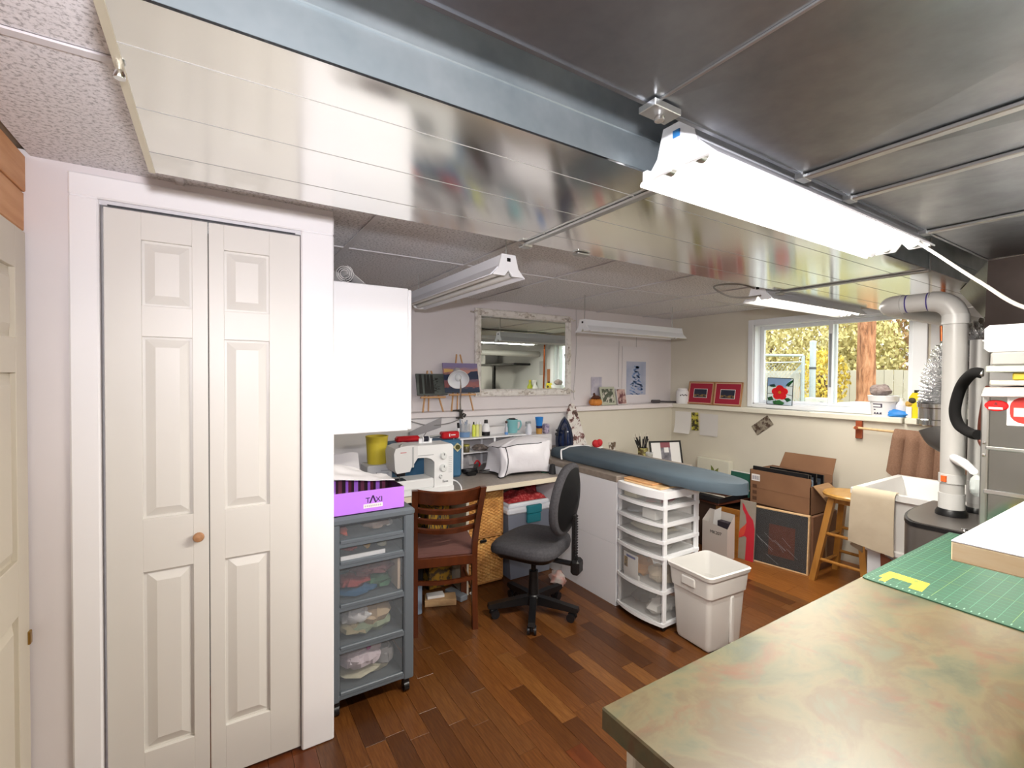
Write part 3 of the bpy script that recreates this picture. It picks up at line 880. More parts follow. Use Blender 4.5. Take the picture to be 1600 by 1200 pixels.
bxp = thing('shoe_box', 'open purple cardboard box with striped inside on top of the grey drawer cart', 'box', (.57, 2.2, CT))
PUR = M('bright purple card', '#c07ef0', .5)
BX0, BX1, BY0, BY1, BZ = .412, .738, 2.090, 2.330, CT+.001
G().box((BX0, BY0, BZ), (BX1, BY0+.004, BZ+.098)).box((BX0, BY0, BZ), (BX1, BY1, BZ+.003)).build('front_panel', PUR, bxp, bxp)
def stripes(name):
    m, nt, b = new_mat(name)
    v = coord(nt)
    sx = nt.nodes.new('ShaderNodeSeparateXYZ'); nt.links.new(v, sx.inputs[0])
    mu = nt.nodes.new('ShaderNodeMath'); mu.operation = 'MULTIPLY'; mu.inputs[1].default_value = 9.5
    nt.links.new(sx.outputs['X'], mu.inputs[0])
    fr = nt.nodes.new('ShaderNodeMath'); fr.operation = 'FRACT'; nt.links.new(mu.outputs[0], fr.inputs[0])
    c = ramp(nt, fr.outputs[0], [(0, '#c07ef0'), (.18, '#3a1020'), (.30, '#7a3a4e'), (.46, '#2a0c18'), (.62, '#b070e0'), (.74, '#6a2138'), (.88, '#2a0c18')], 'CONSTANT')
    nt.links.new(c, b.inputs['Base Color']); b.inputs['Roughness'].default_value = .5
    return m
STR = stripes('purple maroon stripes')
G().box((BX0, BY1-.004, BZ+.002), (BX1, BY1, BZ+.104)).box((BX0, BY0+.004, BZ), (BX0+.004, BY1, BZ+.098)).box((BX1-.004, BY0+.004, BZ), (BX1, BY1, BZ+.098)).build('striped_panel', STR, bxp, bxp)
DPP = M('dark purple print', '#2b0d46', .5)
text('T', .034, DPP, bxp, (.572, BY0-.0006, BZ+.053), (R(90), 0, 0), bxp)
text('XI', .034, DPP, bxp, (.622, BY0-.0006, BZ+.053), (R(90), 0, 0), bxp)
G().prism([(.578, BZ+.041), (.592, BZ+.074), (.598, BZ+.074), (.610, BZ+.041), (.604, BZ+.041), (.5945, BZ+.066), (.584, BZ+.041)], BY0-.0012, BY0, 'y').build('lettering', DPP, bxp, bxp)
G().box((.553, BY0-.0012, BZ+.020), (.638, BY0, BZ+.038)).build('sticker', PAPER, bxp, bxp)
g = G()
for k in range(9): g.box((.558+k*.0085, BY0-.0018, BZ+.025), (.558+k*.0085+.005, BY0-.0012, BZ+.033))
g.build('sticker_print', M('faded print', '#b9b3bd', .6), bxp, bxp)
def cloth(fn, nu, nv, name, mat, label=None, cat=None, thick=.003, group=None):
    o = G().sheet(fn, nu, nv, thick).build(name, mat, sharp=70)
    if label: tag(o, label, cat, group)
    return o
WCL = M('white cotton cloth', '#e9e7e8', .9)
def fabfn(u, v):
    x = .418+.315*u; y = 2.205+.13*v
    z = BZ+.107+.105*(1-u)**1.2*(.35+.65*v)+.012*noise.noise(Vector((u*4, v*3, 2)))*(.3+v)+.008*math.sin(u*9+v*4)*v
    return (x, y, max(z, BZ+.1065))
cloth(fabfn, 26, 16, 'white_fabric', WCL, 'folded white fabric heaped in the open purple box', 'fabric')
tag(G().sheet(lambda u, v: (.412+.21*u, 2.36+.10*v, .875+.22*v-.02*u+.006*math.sin(u*9)), 16, 6, .003).build('white_board', M('grey white fabric', '#c9c7c8', .9), sharp=70), 'grey white sheet standing behind the purple box on the cart', 'fabric')

# ------------------------------------------------------------------ desk along the mirror wall
de = thing('sewing_desk', 'long grey topped sewing desk with cream edge along the mirror wall', 'desk', (1.3, 3.1, 0))
DT = .745
G().box((.42, 2.715, DT-.004), (2.172, 3.448, DT), 0).build('top_laminate', M('taupe laminate', '#a39a92', .4, col2='#978e86', nscale=40), de, de)
G().box((.42, 2.710, DT-.038), (2.172, 3.448, DT-.004), .002).build('slab', M('cream melamine edge', '#ddd3bd', .45), de, de)
for x in (.43, 1.42):
    G().box((x, 2.80, 0), (x+.02, 3.44, DT-.04)).build('side_panel', M('pale melamine', '#c9c2b4', .5), de, de)
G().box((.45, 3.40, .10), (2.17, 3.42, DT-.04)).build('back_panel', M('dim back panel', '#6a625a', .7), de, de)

# sewing machine
sm = thing('sewing_machine', 'white sewing machine with two dials on the desk behind the wooden chair', 'sewing machine', (1.1, 2.85, DT))
SMM = M('sewing machine white', '#e8e9e8', .3)
X0, X1, Y0, Y1 = .905, 1.295, 2.742, 2.915
zb = DT
G().prism([(X0+.01, zb), (X1, zb), (X1, zb+.03), (X0, zb+.03)], Y0-.012, Y1+.02, 'y').build('base', SMM, sm, sm)
G().box((X0+.005, Y0, zb+.03), (1.165, Y1-.02, zb+.090), .008).build('free_arm', SMM, sm, sm)
prof = [(1.165, zb+.03), (X1, zb+.03), (X1, zb+.285), (1.28, zb+.298), (1.06, zb+.30), (1.04, zb+.30), (1.04, zb+.225), (1.115, zb+.222), (1.145, zb+.21), (1.165, zb+.19)]
G().prism(prof, Y0, Y1, 'y').build('column_and_arm', SMM, sm, sm)
prof = [(.925, zb+.140), (1.005, zb+.145), (1.012, zb+.165), (1.055, zb+.225), (1.055, zb+.300), (1.02, zb+.305), (.955, zb+.302), (.915, zb+.29), (.905, zb+.26), (.912, zb+.16)]
G().prism(prof, Y0-.002, Y1-.004, 'y').build('head', M('sewing head white', '#dcdcdb', .3), sm, sm)
G().box((1.018, Y0-.004, zb+.17), (1.030, Y0, zb+.295), .001).build('thread_slot', M('thread slot grey', '#b5b6b6', .4), sm, sm)
G().box((1.055, Y0-.003, zb+.235), (1.16, Y0, zb+.240), .001).build('panel_line', MATS['thread slot grey'], sm, sm)
for (x, z, r) in ((1.225, zb+.225, .024), (1.225, zb+.148, .026), (1.208, zb+.096, .013)):
    d = G().lathe([(r, 0), (r, .006), (r*.8, .012), (r*.75, .016), (0, .017)], (x, Y0, z), 22, Matrix.Rotation(R(90), 4, 'X')).build('dial', M('dial white', '#dfe2e0', .35), sm, sm)
    G().box((x-.002, Y0-.020, z+.004), (x+.002, Y0-.016, z+r*.7)).build('pointer', M('grey print', '#777b7c', .5), d, sm)
g = G()
for k in range(9): g.box((1.262, Y0-.0012, zb+.115+k*.012), (1.285, Y0-.0002, zb+.119+k*.012))
g.build('stitch_chart', M('pale print', '#c2c5c4', .5), sm, sm)
g = G()
for k in range(5): g.box((1.222+k*.008, Y0-.0012, zb+.055), (1.222+k*.008+.005, Y0-.0002, zb+.055+(.016 if k == 0 else .009)))
g.build('model_print', MATS['grey print'], sm, sm)
G().box((.945, Y0-.0034, zb+.262), (.982, Y0-.002, zb+.267)).build('red_badge', M('red print', '#c06a6a', .5), sm, sm)
G().box((.93, Y0+.02, zb+.118), (.985, Y0+.06, zb+.142), .004).build('needle_clamp', M('gunmetal', '#3c3d40', .3, .9), sm, sm)
G().cyl((.953, Y0+.04, zb+.091), (.953, Y0+.04, zb+.12), .003, n=8).build('needle', CHROME, sm, sm)
G().box((.925, Y0+.006, zb+.0905), (.985, Y0+.075, zb+.096), .002).build('needle_plate', M('gunmetal plate', '#55565a', .3, .9), sm, sm)
G().cyl((.95, Y0+.02, zb+.31), (.955, Y0+.02, zb+.302), .012, n=10).build('tension_knob', STEEL, sm, sm)
sp_ = G().cyl((1.10, Y0+.10, zb+.325), (1.19, Y0+.10, zb+.325), .005, n=8).build('spool_pin', WHITE, sm, sm)
G().cyl((1.13, Y0+.10, zb+.325), (1.16, Y0+.10, zb+.325), .017, n=14).build('thread_spool', M('navy thread', '#0f1024', .7), sp_, sm)
G().cyl((1.122, Y0+.10, zb+.325), (1.126, Y0+.10, zb+.325), .022, n=14).cyl((1.164, Y0+.10, zb+.325), (1.168, Y0+.10, zb+.325), .020, n=14).build('spool_cap', WHITE, sp_, sm)
G().lathe([(.042, 0), (.045, .008), (.045, .016), (.02, .022), (0, .022)], (X1, Y0+.09, zb+.215), 22, Matrix.Rotation(R(90), 4, 'Y')).build('hand_wheel', SMM, sm, sm)
G().box((1.10, Y0+.098, zb+.299), (1.19, Y0+.106, zb+.326), .002).build('pin_bracket', WHITE, sm, sm)
pl_ = tag(G().tube(curve_pts([(1.297, 2.80, DT+.05), (1.33, 2.77, DT+.045), (1.335, 2.71, DT+.02), (1.335, 2.70, DT-.03)], 6), .005, 6).build('machine_cable', WHITE), 'short white plug lead hanging from the sewing machine over the desk edge', 'cord')

# blue carrying case and the red tool lying on it
bc = thing('carrying_case', 'dusty blue hard carrying case standing behind the white sewing machine', 'case', (1.2, 3.15, DT))
BLU = M('dusty blue plastic', '#3f6f93', .5, col2='#396788', nscale=6)
G().box((.99, 3.06, DT), (1.515, 3.25, DT+.272), .014).build('shell', BLU, bc, bc)
G().box((.995, 3.052, DT+.02), (1.02, 3.06, DT+.25), .003).build('seam_strip', M('case trim', '#2e5470', .5), bc, bc)
G().prism([(1.44, DT+.22), (1.475, DT+.25), (1.51, DT+.22), (1.475, DT+.185)], 3.05, 3.06, 'y').build('latch', M('cream latch', '#cfc9a0', .4), bc, bc)
G().lathe([(.018, 0), (.018, .006), (0, .006)], (1.475, 3.05, DT+.22), 14, Matrix.Rotation(R(90), 4, 'X')).build('latch_button', M('olive button', '#4a4a1c', .5), bc, bc)
rt = thing('hand_saw_tool', 'metal bar tool with two red grips lying on the blue case', 'tool', (1.25, 3.12, DT+.272))
zt = DT+.272
G().tube([(1.10, 3.14, zt+.016), (1.50, 3.12, zt+.034)], .008, 8).build('bar', STEEL, rt, rt)
G().box((1.045, 3.11, zt), (1.215, 3.165, zt+.040), .012).build('red_grip', REDP, rt, rt)
G().box((1.375, 3.09, zt+.006), (1.51, 3.15, zt+.056), .008).build('red_grip', REDP, rt, rt)
G().prism([(1.425, zt+.040), (1.425, zt+.024), (1.432, zt+.020), (1.432, zt+.044)], 3.086, 3.09, 'y').box((1.44, 3.086, zt+.03), (1.475, 3.09, zt+.036)).build('white_arrow', PAPER, rt, rt)
G().tube([(1.475, 3.12, zt), (1.475, 3.12, zt+.01)], .01, 8).build('foot', STEEL, rt, rt)
wt = thing('sewing_tin', 'white storage tin with a dark line under the yellow tub', 'tin', (.895, 3.07, DT))
G().box((.815, 2.985, DT), (.975, 3.16, DT+.155), .008).build('body', M('tin white', '#d7d9dd', .4), wt, wt)
G().box((.868, 2.982, DT+.03), (.874, 2.985, DT+.11)).build('dark_line', M('navy print', '#262c48', .5), wt, wt)
g = G()
for k in range(3): g.box((.90, 2.9825, DT+.08+.018*k), (.95, 2.985, DT+.086+.018*k))
g.build('faint_print', M('pale grey print', '#b7bac2', .5), wt, wt)
yt = thing('yellow_tub', 'yellow plastic tub standing on the white tin under the cabinet', 'tub', (.90, 3.075, DT+.155))
G().lathe([(.060, 0), (.070, .17), (.073, .172), (.073, .18), (.066, .18), (.060, .02)], (.900, 3.075, DT+.155), 20).build('body', M('mustard yellow plastic', '#d9c53c', .45), yt, yt)
tag(G().box((.40+.02, 3.0, DT), (.545, 3.14, DT+.17), .006).build('white_box', M('dull white card', '#d5d4d6', .6)), 'white cardboard box at the far left end of the desk', 'box')
pc = thing('pincushion', 'small orange tomato pincushion beside the sewing machine head', 'pincushion', (.83, 2.86, DT))
G().ball((.845, 2.88, DT+.045), (.046, .046, .045), 14, None, .15, 4).build('cushion', M('orange cloth', '#c9692c', .8), pc, pc)
G().lathe([(0, .008), (.02, .004), (.004, .0), (0, 0)], (.83, 2.86, DT+.085), 6).build('leaf', M('red cloth', '#a8251f', .8), pc, pc)

# white wire/board rack with small things
ra = thing('desk_rack', 'white two tier desk rack behind the cords and the white cover', 'rack', (2.0, 3.28, DT))
RZ = DT+.245
RX0, RX1, RY0, RY1 = 1.575, 2.52, 3.19, 3.42
RXE = 2.165
G().box((RX0-.01, RY0, RZ), (RXE, RY1, RZ+.012), .002).build('top_shelf', WHITE, ra, ra)
G().box((RX0, RY0+.01, DT+.135), (RXE-.01, RY1, DT+.143), .001).build('middle_shelf', WHITE, ra, ra)
for x in (RX0, 1.86, RXE-.02):
    for y in (RY0, RY1-.016):
        G().box((x, y, DT), (x+.016, y+.016, RZ), .002).build('leg', WHITE, ra, ra)
G().box((RX0, RY1-.004, DT+.02), (RXE, RY1, RZ)).build('back_mesh', M('rack back grey', '#b5b1b3', .7), ra, ra)
ST = RZ+.012
def simple(name, label, cat, parts, loc, group=None):
    t = thing(name, label, cat, loc, group=group)
    for nm, g, m in parts: g.build(nm, m, t, t)
    return t
def at_rack(x, y): return (x, y, ST)
p0 = (1.64, 3.27, ST)
simple('pen_cup', 'clear cup of grey and blue marker pens at the left end of the rack', 'pen cup', [
    ('cup', G().lathe([(.040, 0), (.045, .10), (.043, .10), (.038, .004), (0, .004)], p0, 16), CLEAR),
    ('band', G().lathe([(.0425, .002), (.0445, .04)], p0, 16), M('blue label', '#6d8fb8', .5)),
    ('pens', G().tube([(1.62, 3.27, ST+.01), (1.605, 3.28, ST+.14)], .007).tube([(1.64, 3.26, ST+.01), (1.645, 3.265, ST+.12)], .007).tube([(1.655, 3.28, ST+.01), (1.668, 3.285, ST+.13)], .007), M('grey pen', '#8f98a8', .4)),
    ('black_pen', G().tube([(1.63, 3.285, ST+.01), (1.615, 3.30, ST+.125)], .006), BLACK)], p0)
simple('tall_pen', 'black and white marker standing at the rack edge left of the pen cup', 'pen', [('barrel', G().cyl((1.578, 3.25, ST), (1.578, 3.25, ST+.075), .009), WHITE), ('cap', G().cyl((1.578, 3.25, ST+.075), (1.575, 3.25, ST+.115), .009), BLACK)], (1.578, 3.25, ST))
for x, c, lb in ((1.715, '#d7e04a', 'lime yellow spray tube standing on the rack'), (1.745, '#dfe28a', 'pale yellow tube right of the lime one on the rack'), (1.772, '#c9c6a8', 'cream capped tube beside the black topped bottle on the rack')):
    simple('craft_tube', lb, 'tube', [('body', G().lathe([(.0135, 0), (.0135, .085), (.008, .095), (0, .096)], (x, 3.26, ST), 12), M('tube '+c, c, .4)), ('cap', G().cyl((x, 3.26, ST+.094), (x, 3.26, ST+.115), .006), BLACK if x < 1.73 else WHITE)], (x, 3.26, ST))
simple('glue_bottle', 'white bottle with black cap and dark base on the rack', 'bottle', [('body', G().lathe([(.030, 0), (.032, .03), (.030, .075), (.016, .095), (.014, .1)], (1.83, 3.27, ST), 16), WHITE), ('cap', G().lathe([(.016, 0), (.014, .028), (0, .03)], (1.83, 3.27, ST+.098), 12), BLACK), ('dark_base', G().lathe([(.0325, 0), (.0335, .032)], (1.83, 3.27, ST), 16), BLACK)], (1.83, 3.27, ST))
tag(G().box((1.875, 3.31, ST), (2.055, 3.38, ST+.062), .004).build('white_case', M('translucent white plastic', '#d9d7d7', .5)), 'low white plastic case on the rack between bottle and mug', 'case')
simple('small_figurine', 'little grey and blue stoppered bottle beside the teal mug', 'bottle', [('body', G().lathe([(.014, 0), (.014, .05), (.007, .07), (.007, .09)], (2.01, 3.25, ST), 12), M('grey glass', '#b6b9c2', .3)), ('stopper', G().ball((2.01, 3.25, ST+.10), .011, 10), M('brown stopper', '#4d3a33', .6)), ('blue_foot', G().lathe([(.0145, 0), (.0145, .02)], (2.01, 3.25, ST), 12), M('blue foot', '#5f93d0', .4))], (2.01, 3.25, ST))
mgx = 2.115
mg = thing('mug', 'teal mug with handle standing on the desk rack', 'mug', (2.13, 3.32, ST))
MUG = M('teal glaze', '#7db9be', .3)
G().lathe([(0, 0), (.040, 0), (.046, .01), (.049, .11), (.046, .112), (.042, .012), (0, .010)], (2.116, 3.33, ST), 22).build('body', MUG, mg, mg)
G().tube(curve_pts([(2.160, 3.33, ST+.09), (2.195, 3.33, ST+.095), (2.205, 3.33, ST+.06), (2.185, 3.33, ST+.025), (2.158, 3.33, ST+.025)], 5), .007, 8).build('handle', MUG, mg, mg)
G().box((2.09, 3.31, ST+.108), (2.14, 3.35, ST+.122), .004).build('dark_item', BLACK, mg, mg)
# the things right of the rack stand on a second small box shelf
sh = thing('riser_box', 'small grey white riser box holding the blue cup, right of the rack', 'box', (2.30, 3.33, DT))
G().box((2.172, 3.24, .842), (2.47, 3.425, RZ-.01), .004).build('body', M('riser white', '#d6d3d5', .6), sh, sh)
ST2 = RZ-.01
simple('spray_bottle', 'small clear spray bottle between teal mug and blue cup', 'bottle', [('body', G().lathe([(.028, 0), (.030, .05), (.012, .085), (.012, .095)], (2.265, 3.30, ST2), 16), M('milky plastic', '#d7d9e2', .3)), ('trigger', G().box((2.235, 3.29, ST2+.092), (2.285, 3.31, ST2+.112), .004).box((2.235, 3.292, ST2+.07), (2.243, 3.308, ST2+.098), .002), M('grey plastic', '#9aa0a4', .4))], (2.265, 3.30, ST2))
simple('blue_cup', 'bright blue plastic cup stacked on a dark jar right of the mug', 'cup', [('jar', G().lathe([(.026, 0), (.028, .045), (.024, .05), (0, .05)], (2.375, 3.30, ST2), 16), M('orange label jar', '#b98a3e', .5)), ('dark_band', G().lathe([(.027, .048), (.030, .07)], (2.375, 3.30, ST2), 16), M('navy glass', '#1c2250', .3)), ('cup', G().lathe([(.026, .07), (.036, .145), (.034, .145), (.024, .074), (0, .074)], (2.375, 3.30, ST2), 18), M('bright blue plastic', '#2c86d8', .35))], (2.375, 3.30, ST2))
simple('pattern_pouch', 'grey and lilac patterned pouch between the blue cup and the iron', 'pouch', [('pouch', G().box((2.415, 3.26, ST2), (2.465, 3.32, ST2+.085), .012), M('lilac pattern cloth', '#b3a9bd', .8, col2='#7d7590', nscale=60, lo=.45, hi=.55))], (2.48, 3.29, ST2))
# small things on the lower tiers and cords
simple('thread_jar', 'small jar with gold lid on the middle tier of the rack', 'jar', [('glass', G().lathe([(.026, 0), (.028, .04), (.024, .048), (0, .048)], (1.64, 3.24, DT+.143), 14), M('dark glass jar', '#5c5540', .2)), ('lid', G().lathe([(.027, 0), (.027, .014), (0, .015)], (1.64, 3.24, DT+.19), 14), M('gold lid', '#c9c163', .3, .6))], (1.64, 3.24, DT+.143))
simple('bobbin_box', 'dark trinket heap on the middle tier of the rack beside the jar', 'trinkets', [('heap', lumps(G(), 1.70, 1.85, 3.22, 3.34, DT+.143, DT+.19, 5, 9), M('trinket brown', '#8c7f78', .7, col2='#4f4844', nscale=40))], (1.77, 3.28, DT+.143))
simple('clear_bag', 'clear bag with red twist under the rack', 'bag', [('bag', G().ball((1.66, 3.26, DT+.055), (.07, .06, .055), 14, None, .5, 6), M('grey film', '#b9b6b8', .3, alpha=.7)), ('red_twist', G().tube(curve_pts([(1.70, 3.215, DT+.05), (1.72, 3.21, DT+.075), (1.745, 3.21, DT+.05), (1.73, 3.20, DT+.03)], 5), .006, 6), REDP)], (1.66, 3.26, DT))
def coil(c, r, turns, rad, mat, label, seed):
    rr = random.Random(seed)
    pts = []
    for k in range(turns*14):
        a = 2*math.pi*k/14
        rr2 = r*(1+.12*math.sin(k*.37+seed))
        pts.append((c[0]+rr2*math.cos(a)*1.1, c[1]+rr2*.7*math.sin(a), c[2]+rad+.006*(k/14)+.008*(1+math.sin(a*.5+seed))))
    return tag(G().tube(pts, rad, 6).build('coiled_cable', mat), label, 'cord', None)
coil((1.60, 3.10, DT), .052, 4, .0065, BLACK, 'coil of thick black cord on the desk beside the blue case', 2)
coil((1.73, 3.07, DT), .055, 3, .004, M('black white cord', '#4b4947', .4), 'thinner looped grey cord right of the black coil on the desk', 5)
tag(G().box((1.555, 3.04, DT), (1.625, 3.075, DT+.032), .006).build('power_adapter', BLACK), 'black power adapter in front of the black coiled cord', 'adapter')

# covered machine: white vinyl cover draped over a machine
def cover(u, v):
    a = 2*math.pi*u
    cx_, cy_ = 1.955, 2.985
    sx, sy = .245, .125
    # super-ellipse footprint, bulged sides
    ca_, sa_ = math.cos(a), math.sin(a)
    e = .42
    px = math.copysign(abs(ca_)**e, ca_)*sx
    py = math.copysign(abs(sa_)**e, sa_)*sy
    sb_ = math.sin(math.pi*v)
    kx = 1.0-.085*sb_-.02*v; ky = 1.0+.16*sb_-.14*v
    w = .020*noise.noise(Vector((ca_*2.6, sa_*2.6, v*2.2)))+.006*math.sin(a*9+v*5)*sb_
    fl_ = (1-v)**3*.03*math.sin(a*5+1)
    z = DT+.003+.228*v+.014*ca_*v+.016*noise.noise(Vector((ca_*3, sa_*3, 7)))*v
    z += max(0, (1-v)-.8)*.05*(1+math.sin(a*4+2))
    return (cx_+px*kx+(w+fl_)*ca_+.012*v, cy_+py*ky+(w+fl_)*sa_, z)
cv = thing('machine_cover', 'white vinyl machine cover with dark piping in the middle of the desk', 'cover', (1.985, 2.985, DT))
VIN = M('white vinyl cover', '#e3e1e6', .35, bmp=(6, .35, .03))
g = G().sheet(cover, 56, 10)
def covertop(u, v):
    p = Vector(cover(u, 1)); c = Vector((1.975, 2.985, DT+.262))
    q = p.lerp(c, v); q.z += .014*math.sin(math.pi*min(1, v*.8))
    return q
g.sheet(covertop, 56, 5)
g.build('cover', VIN, cv, cv, sharp=60)
G().tube([cover(k/56, 0) for k in range(56)], .004, 6, closed=True).build('hem_piping', BLACK, cv, cv)
G().tube([Vector(cover(.655, k/10))+Vector((-.002, -.003, 0)) for k in range(11)], .003, 6).build('side_piping', BLACK, cv, cv)
G().tube([Vector(cover(k/56, .98))+Vector((0, 0, .002)) for k in range(28, 45)], .003, 6).build('top_piping', BLACK, cv, cv)

# ------------------------------------------------------------------ wooden ladder back chair
ch = thing('wooden_chair', 'reddish brown ladder back wooden chair pushed up to the sewing desk', 'chair', (1.118, 2.462, 0), R(-17))
WD = M('cherry stained wood', '#5b2b13', .3, col2='#47200d', nscale=4, stretch=(6, 6, .8))
hw = .172
def post(s): return [(s*hw, 0, 0), (s*hw, .02, .22), (s*hw, .03, .45), (s*(hw+.006), -.02, .62), (s*(hw+.014), -.155, .868)]
for s in (-1, 1):
    g = G(); pts = curve_pts(post(s), 5)
    sec = lambda p, w, d: [(p.x-w, p.y-d, p.z), (p.x+w, p.y-d, p.z), (p.x+w, p.y+d, p.z), (p.x-w, p.y+d, p.z)]
    vs = []; fs = []
    for i, p in enumerate(pts):
        t = i/(len(pts)-1)
        vs += sec(p, .0155, .021-.006*abs(t-.5))
    for i in range(len(pts)-1):
        for k in range(4): fs.append((i*4+k, i*4+(k+1) % 4, i*4+4+(k+1) % 4, i*4+4+k))
    fs += [(3, 2, 1, 0), tuple(len(vs)-4+k for k in range(4))]
    g.add(vs, fs); g.build('back_leg', WD, ch)
    G().prism([(s*hw-.019, .385), (s*hw+.019, .385), (s*hw+.019, .425), (s*hw-.019, .425)], 0, .43).build('front_leg', WD, ch)
def bp(z):
    pts = curve_pts(post(1), 5)
    for a, b in zip(pts, pts[1:]):
        if a.z <= z <= b.z:
            return a.lerp(b, (z-a.z)/max(1e-6, b.z-a.z))
    return pts[-1]
def slat(z0, z1, bow, nm='back_slat'):
    a, b = bp(z0), bp(z1)
    def fn(u, v):
        x = (-1+2*u); p = a.lerp(b, v)
        return (x*(p.x-.008), p.y-bow*(1-x*x)+.006, p.z-(.012*(1-x*x) if bow > .03 else .004*(1-x*x)))
    G().sheet(fn, 14, 3, .014).build(nm, WD, ch, sharp=50)
slat(.785, .862, .045, 'crest_rail'); slat(.722, .750, .042); slat(.655, .683, .038); slat(.590, .618, .034)
G().box((-.175, .01, .375), (.175, .035, .432), .004).box((-.175, .39, .375), (.175, .415, .432), .004).box((-.18, .03, .375), (-.158, .40, .432), .004).box((.158, .03, .375), (.18, .40, .432), .004).build('apron', WD, ch)
g = G()
def seatf(u, v): return (-.19+.38*u, .03+.41*v, .455+.022*math.sin(math.pi*u)*math.sin(math.pi*v))
g.sheet(seatf, 12, 12, .03); g.build('seat_pad', M('mauve brown upholstery', '#6e4a44', .8), ch, sharp=60)
def strf(u, v):
    x = -1+2*u
    return (x*.165, .008-.018*(1-x*x), .285+.022*v-.006*(1-x*x))
G().sheet(strf, 12, 2, .016).build('stretcher', WD, ch, sharp=50)
for s in (-1, 1): G().cyl((s*hw, .02, .20), (s*hw, .39, .20), .010, n=8).build('side_stretcher', WD, ch)

# ------------------------------------------------------------------ swivel task chair
tc = thing('office_chair', 'dark grey armless swivel chair with five star base in front of the desk', 'chair', (1.675, 2.375, 0), R(30))
FAB = M('charcoal fabric', '#47464a', .9, col2='#3b3a3e', nscale=90, bmp=(160, .3, .002))
angs = [R(161-30+72*k) for k in range(5)]
for a in angs:
    c, s_ = math.cos(a), math.sin(a)
    arm = G(Matrix.Rotation(a, 4, 'Z'))
    arm.prism([(.03, .065), (.03, .118), (.10, .112), (.285, .088), (.29, .066), (.27, .060)], -.02, .02, 'y')
    ar = arm.build('base_arm', BLACK, tc)
    G(Matrix.Rotation(a, 4, 'Z')).cyl((.27, 0, .035), (.27, 0, .085), .008, n=8).obox((.255, 0, .040), (.05, .02, .03), 0, 0, 0, .008).build('caster_fork', BLACK, ar)
    for sd in (-1, 1):
        wv = G(Matrix.Rotation(a, 4, 'Z'))
        wv.cyl((.245, sd*.012, .026), (.245, sd*.026, .026), .026, n=16).build('caster_wheel', M('caster black', '#17171a', .3), ar)
G().lathe([(.0, .055), (.042, .06), (.045, .11), (.032, .125), (.028, .27), (.0, .27)], (0, 0, 0), 18).build('gas_column', BLACK, tc)
G().cyl((0, 0, .26), (0, 0, .40), .016, n=12).build('piston', M('piston black', '#1b1b1d', .25, .5), tc)
G().box((-.09, -.13, .365), (.09, .12, .405), .01).build('tilt_mechanism', BLACK, tc)
def seat(u, v):
    a = 2*math.pi*u
    e = .62
    ca_, sa_ = math.cos(a), math.sin(a)
    px = math.copysign(abs(ca_)**e, ca_)*.235; py = math.copysign(abs(sa_)**e, sa_)*.225
    tt = [(.90, 0.404), (.98, .418), (1.0, .440), (.98, .462), (.9, .478), (.6, .484), (.3, .480), (0.001, .478)]
    f = v*(len(tt)-1); i = min(int(f), len(tt)-2); q = f-i
    r = tt[i][0]*(1-q)+tt[i+1][0]*q; z = tt[i][1]*(1-q)+tt[i+1][1]*q
    drop = .055*max(0, py*r/.225-.35)**1.5     # waterfall front
    if r > .7: z += .01*abs(ca_)**3
    return (px*r*(1-.06*(py/.225)), py*r+.02, z-drop)
G().sheet(seat, 44, 21).build('seat_cushion', FAB, tc, sharp=80)
def seatpan(u, v):
    p = Vector(seat(u, 0)); return (p.x*(1-.12*v), p.y*(1-.12*v)+.002, p.z-.028*v if v < 1 else p.z-.028)
g = G().sheet(seatpan, 44, 3)
g.add([seatpan(k/44, 1) for k in range(44)], [tuple(range(44))])
g.build('seat_shell', BLACK, tc, sharp=80)
# backrest
by0 = -.225
def backf(u, v, off=0, sc=1):
    a = 2*math.pi*u
    ca_, sa_ = math.cos(a), math.sin(a)
    px = math.copysign(abs(ca_)**.75, ca_)*.195*sc; pz = math.copysign(abs(sa_)**.75, sa_)*.215*sc
    tt = [(.88, -.018), (.97, -.012), (1, .006), (.97, .028), (.85, .040), (.5, .046), (.001, .047)]
    f = v*(len(tt)-1); i = min(int(f), len(tt)-2); q = f-i
    r = tt[i][0]*(1-q)+tt[i+1][0]*q; y = tt[i][1]*(1-q)+tt[i+1][1]*q
    wv = 1-.20*(pz/.215) if pz > 0 else 1-.12*(-pz/.215)**2
    x = px*r*wv; z = pz*r
    return (x, by0+y+.10*x*x*4-.10*z+(.0), .745+z)
G().sheet(backf, 40, 18).build('back_cushion', FAB, tc, sharp=80)
def shellf(u, v):
    p = Vector(backf(u, 0)); c = Vector((0, by0-.04, .745))
    q = p.lerp(c, v); q.y -= .022*math.sin(math.pi/2*min(1, v*1.6)); return q
G().sheet(shellf, 40, 6).build('back_shell', M('black shell', '#0c0c0e', .6, spec=.25), tc, sharp=80)
# ribbed spine
g = G().box((-.022, by0-.052, .36), (.022, by0-.030, .66), .005)
for k in range(16): g.box((-.024, by0-.056, .40+k*.016), (.024, by0-.050, .407+k*.016))
sp2 = g.build('spine', BLACK, tc)
G().box((-.022, by0-.04, .35), (.022, -.06, .368), .004).build('spine_bracket', BLACK, tc)
G().box((-.045, by0-.085, .305), (.045, by0-.030, .395), .014).build('height_knob_housing', BLACK, tc)
G().lathe([(.02, 0), (.024, .01), (.02, .022), (0, .022)], (.045, by0-.055, .35), 14, Matrix.Rotation(R(90), 4, 'Y')).build('height_knob', DGREY, tc)

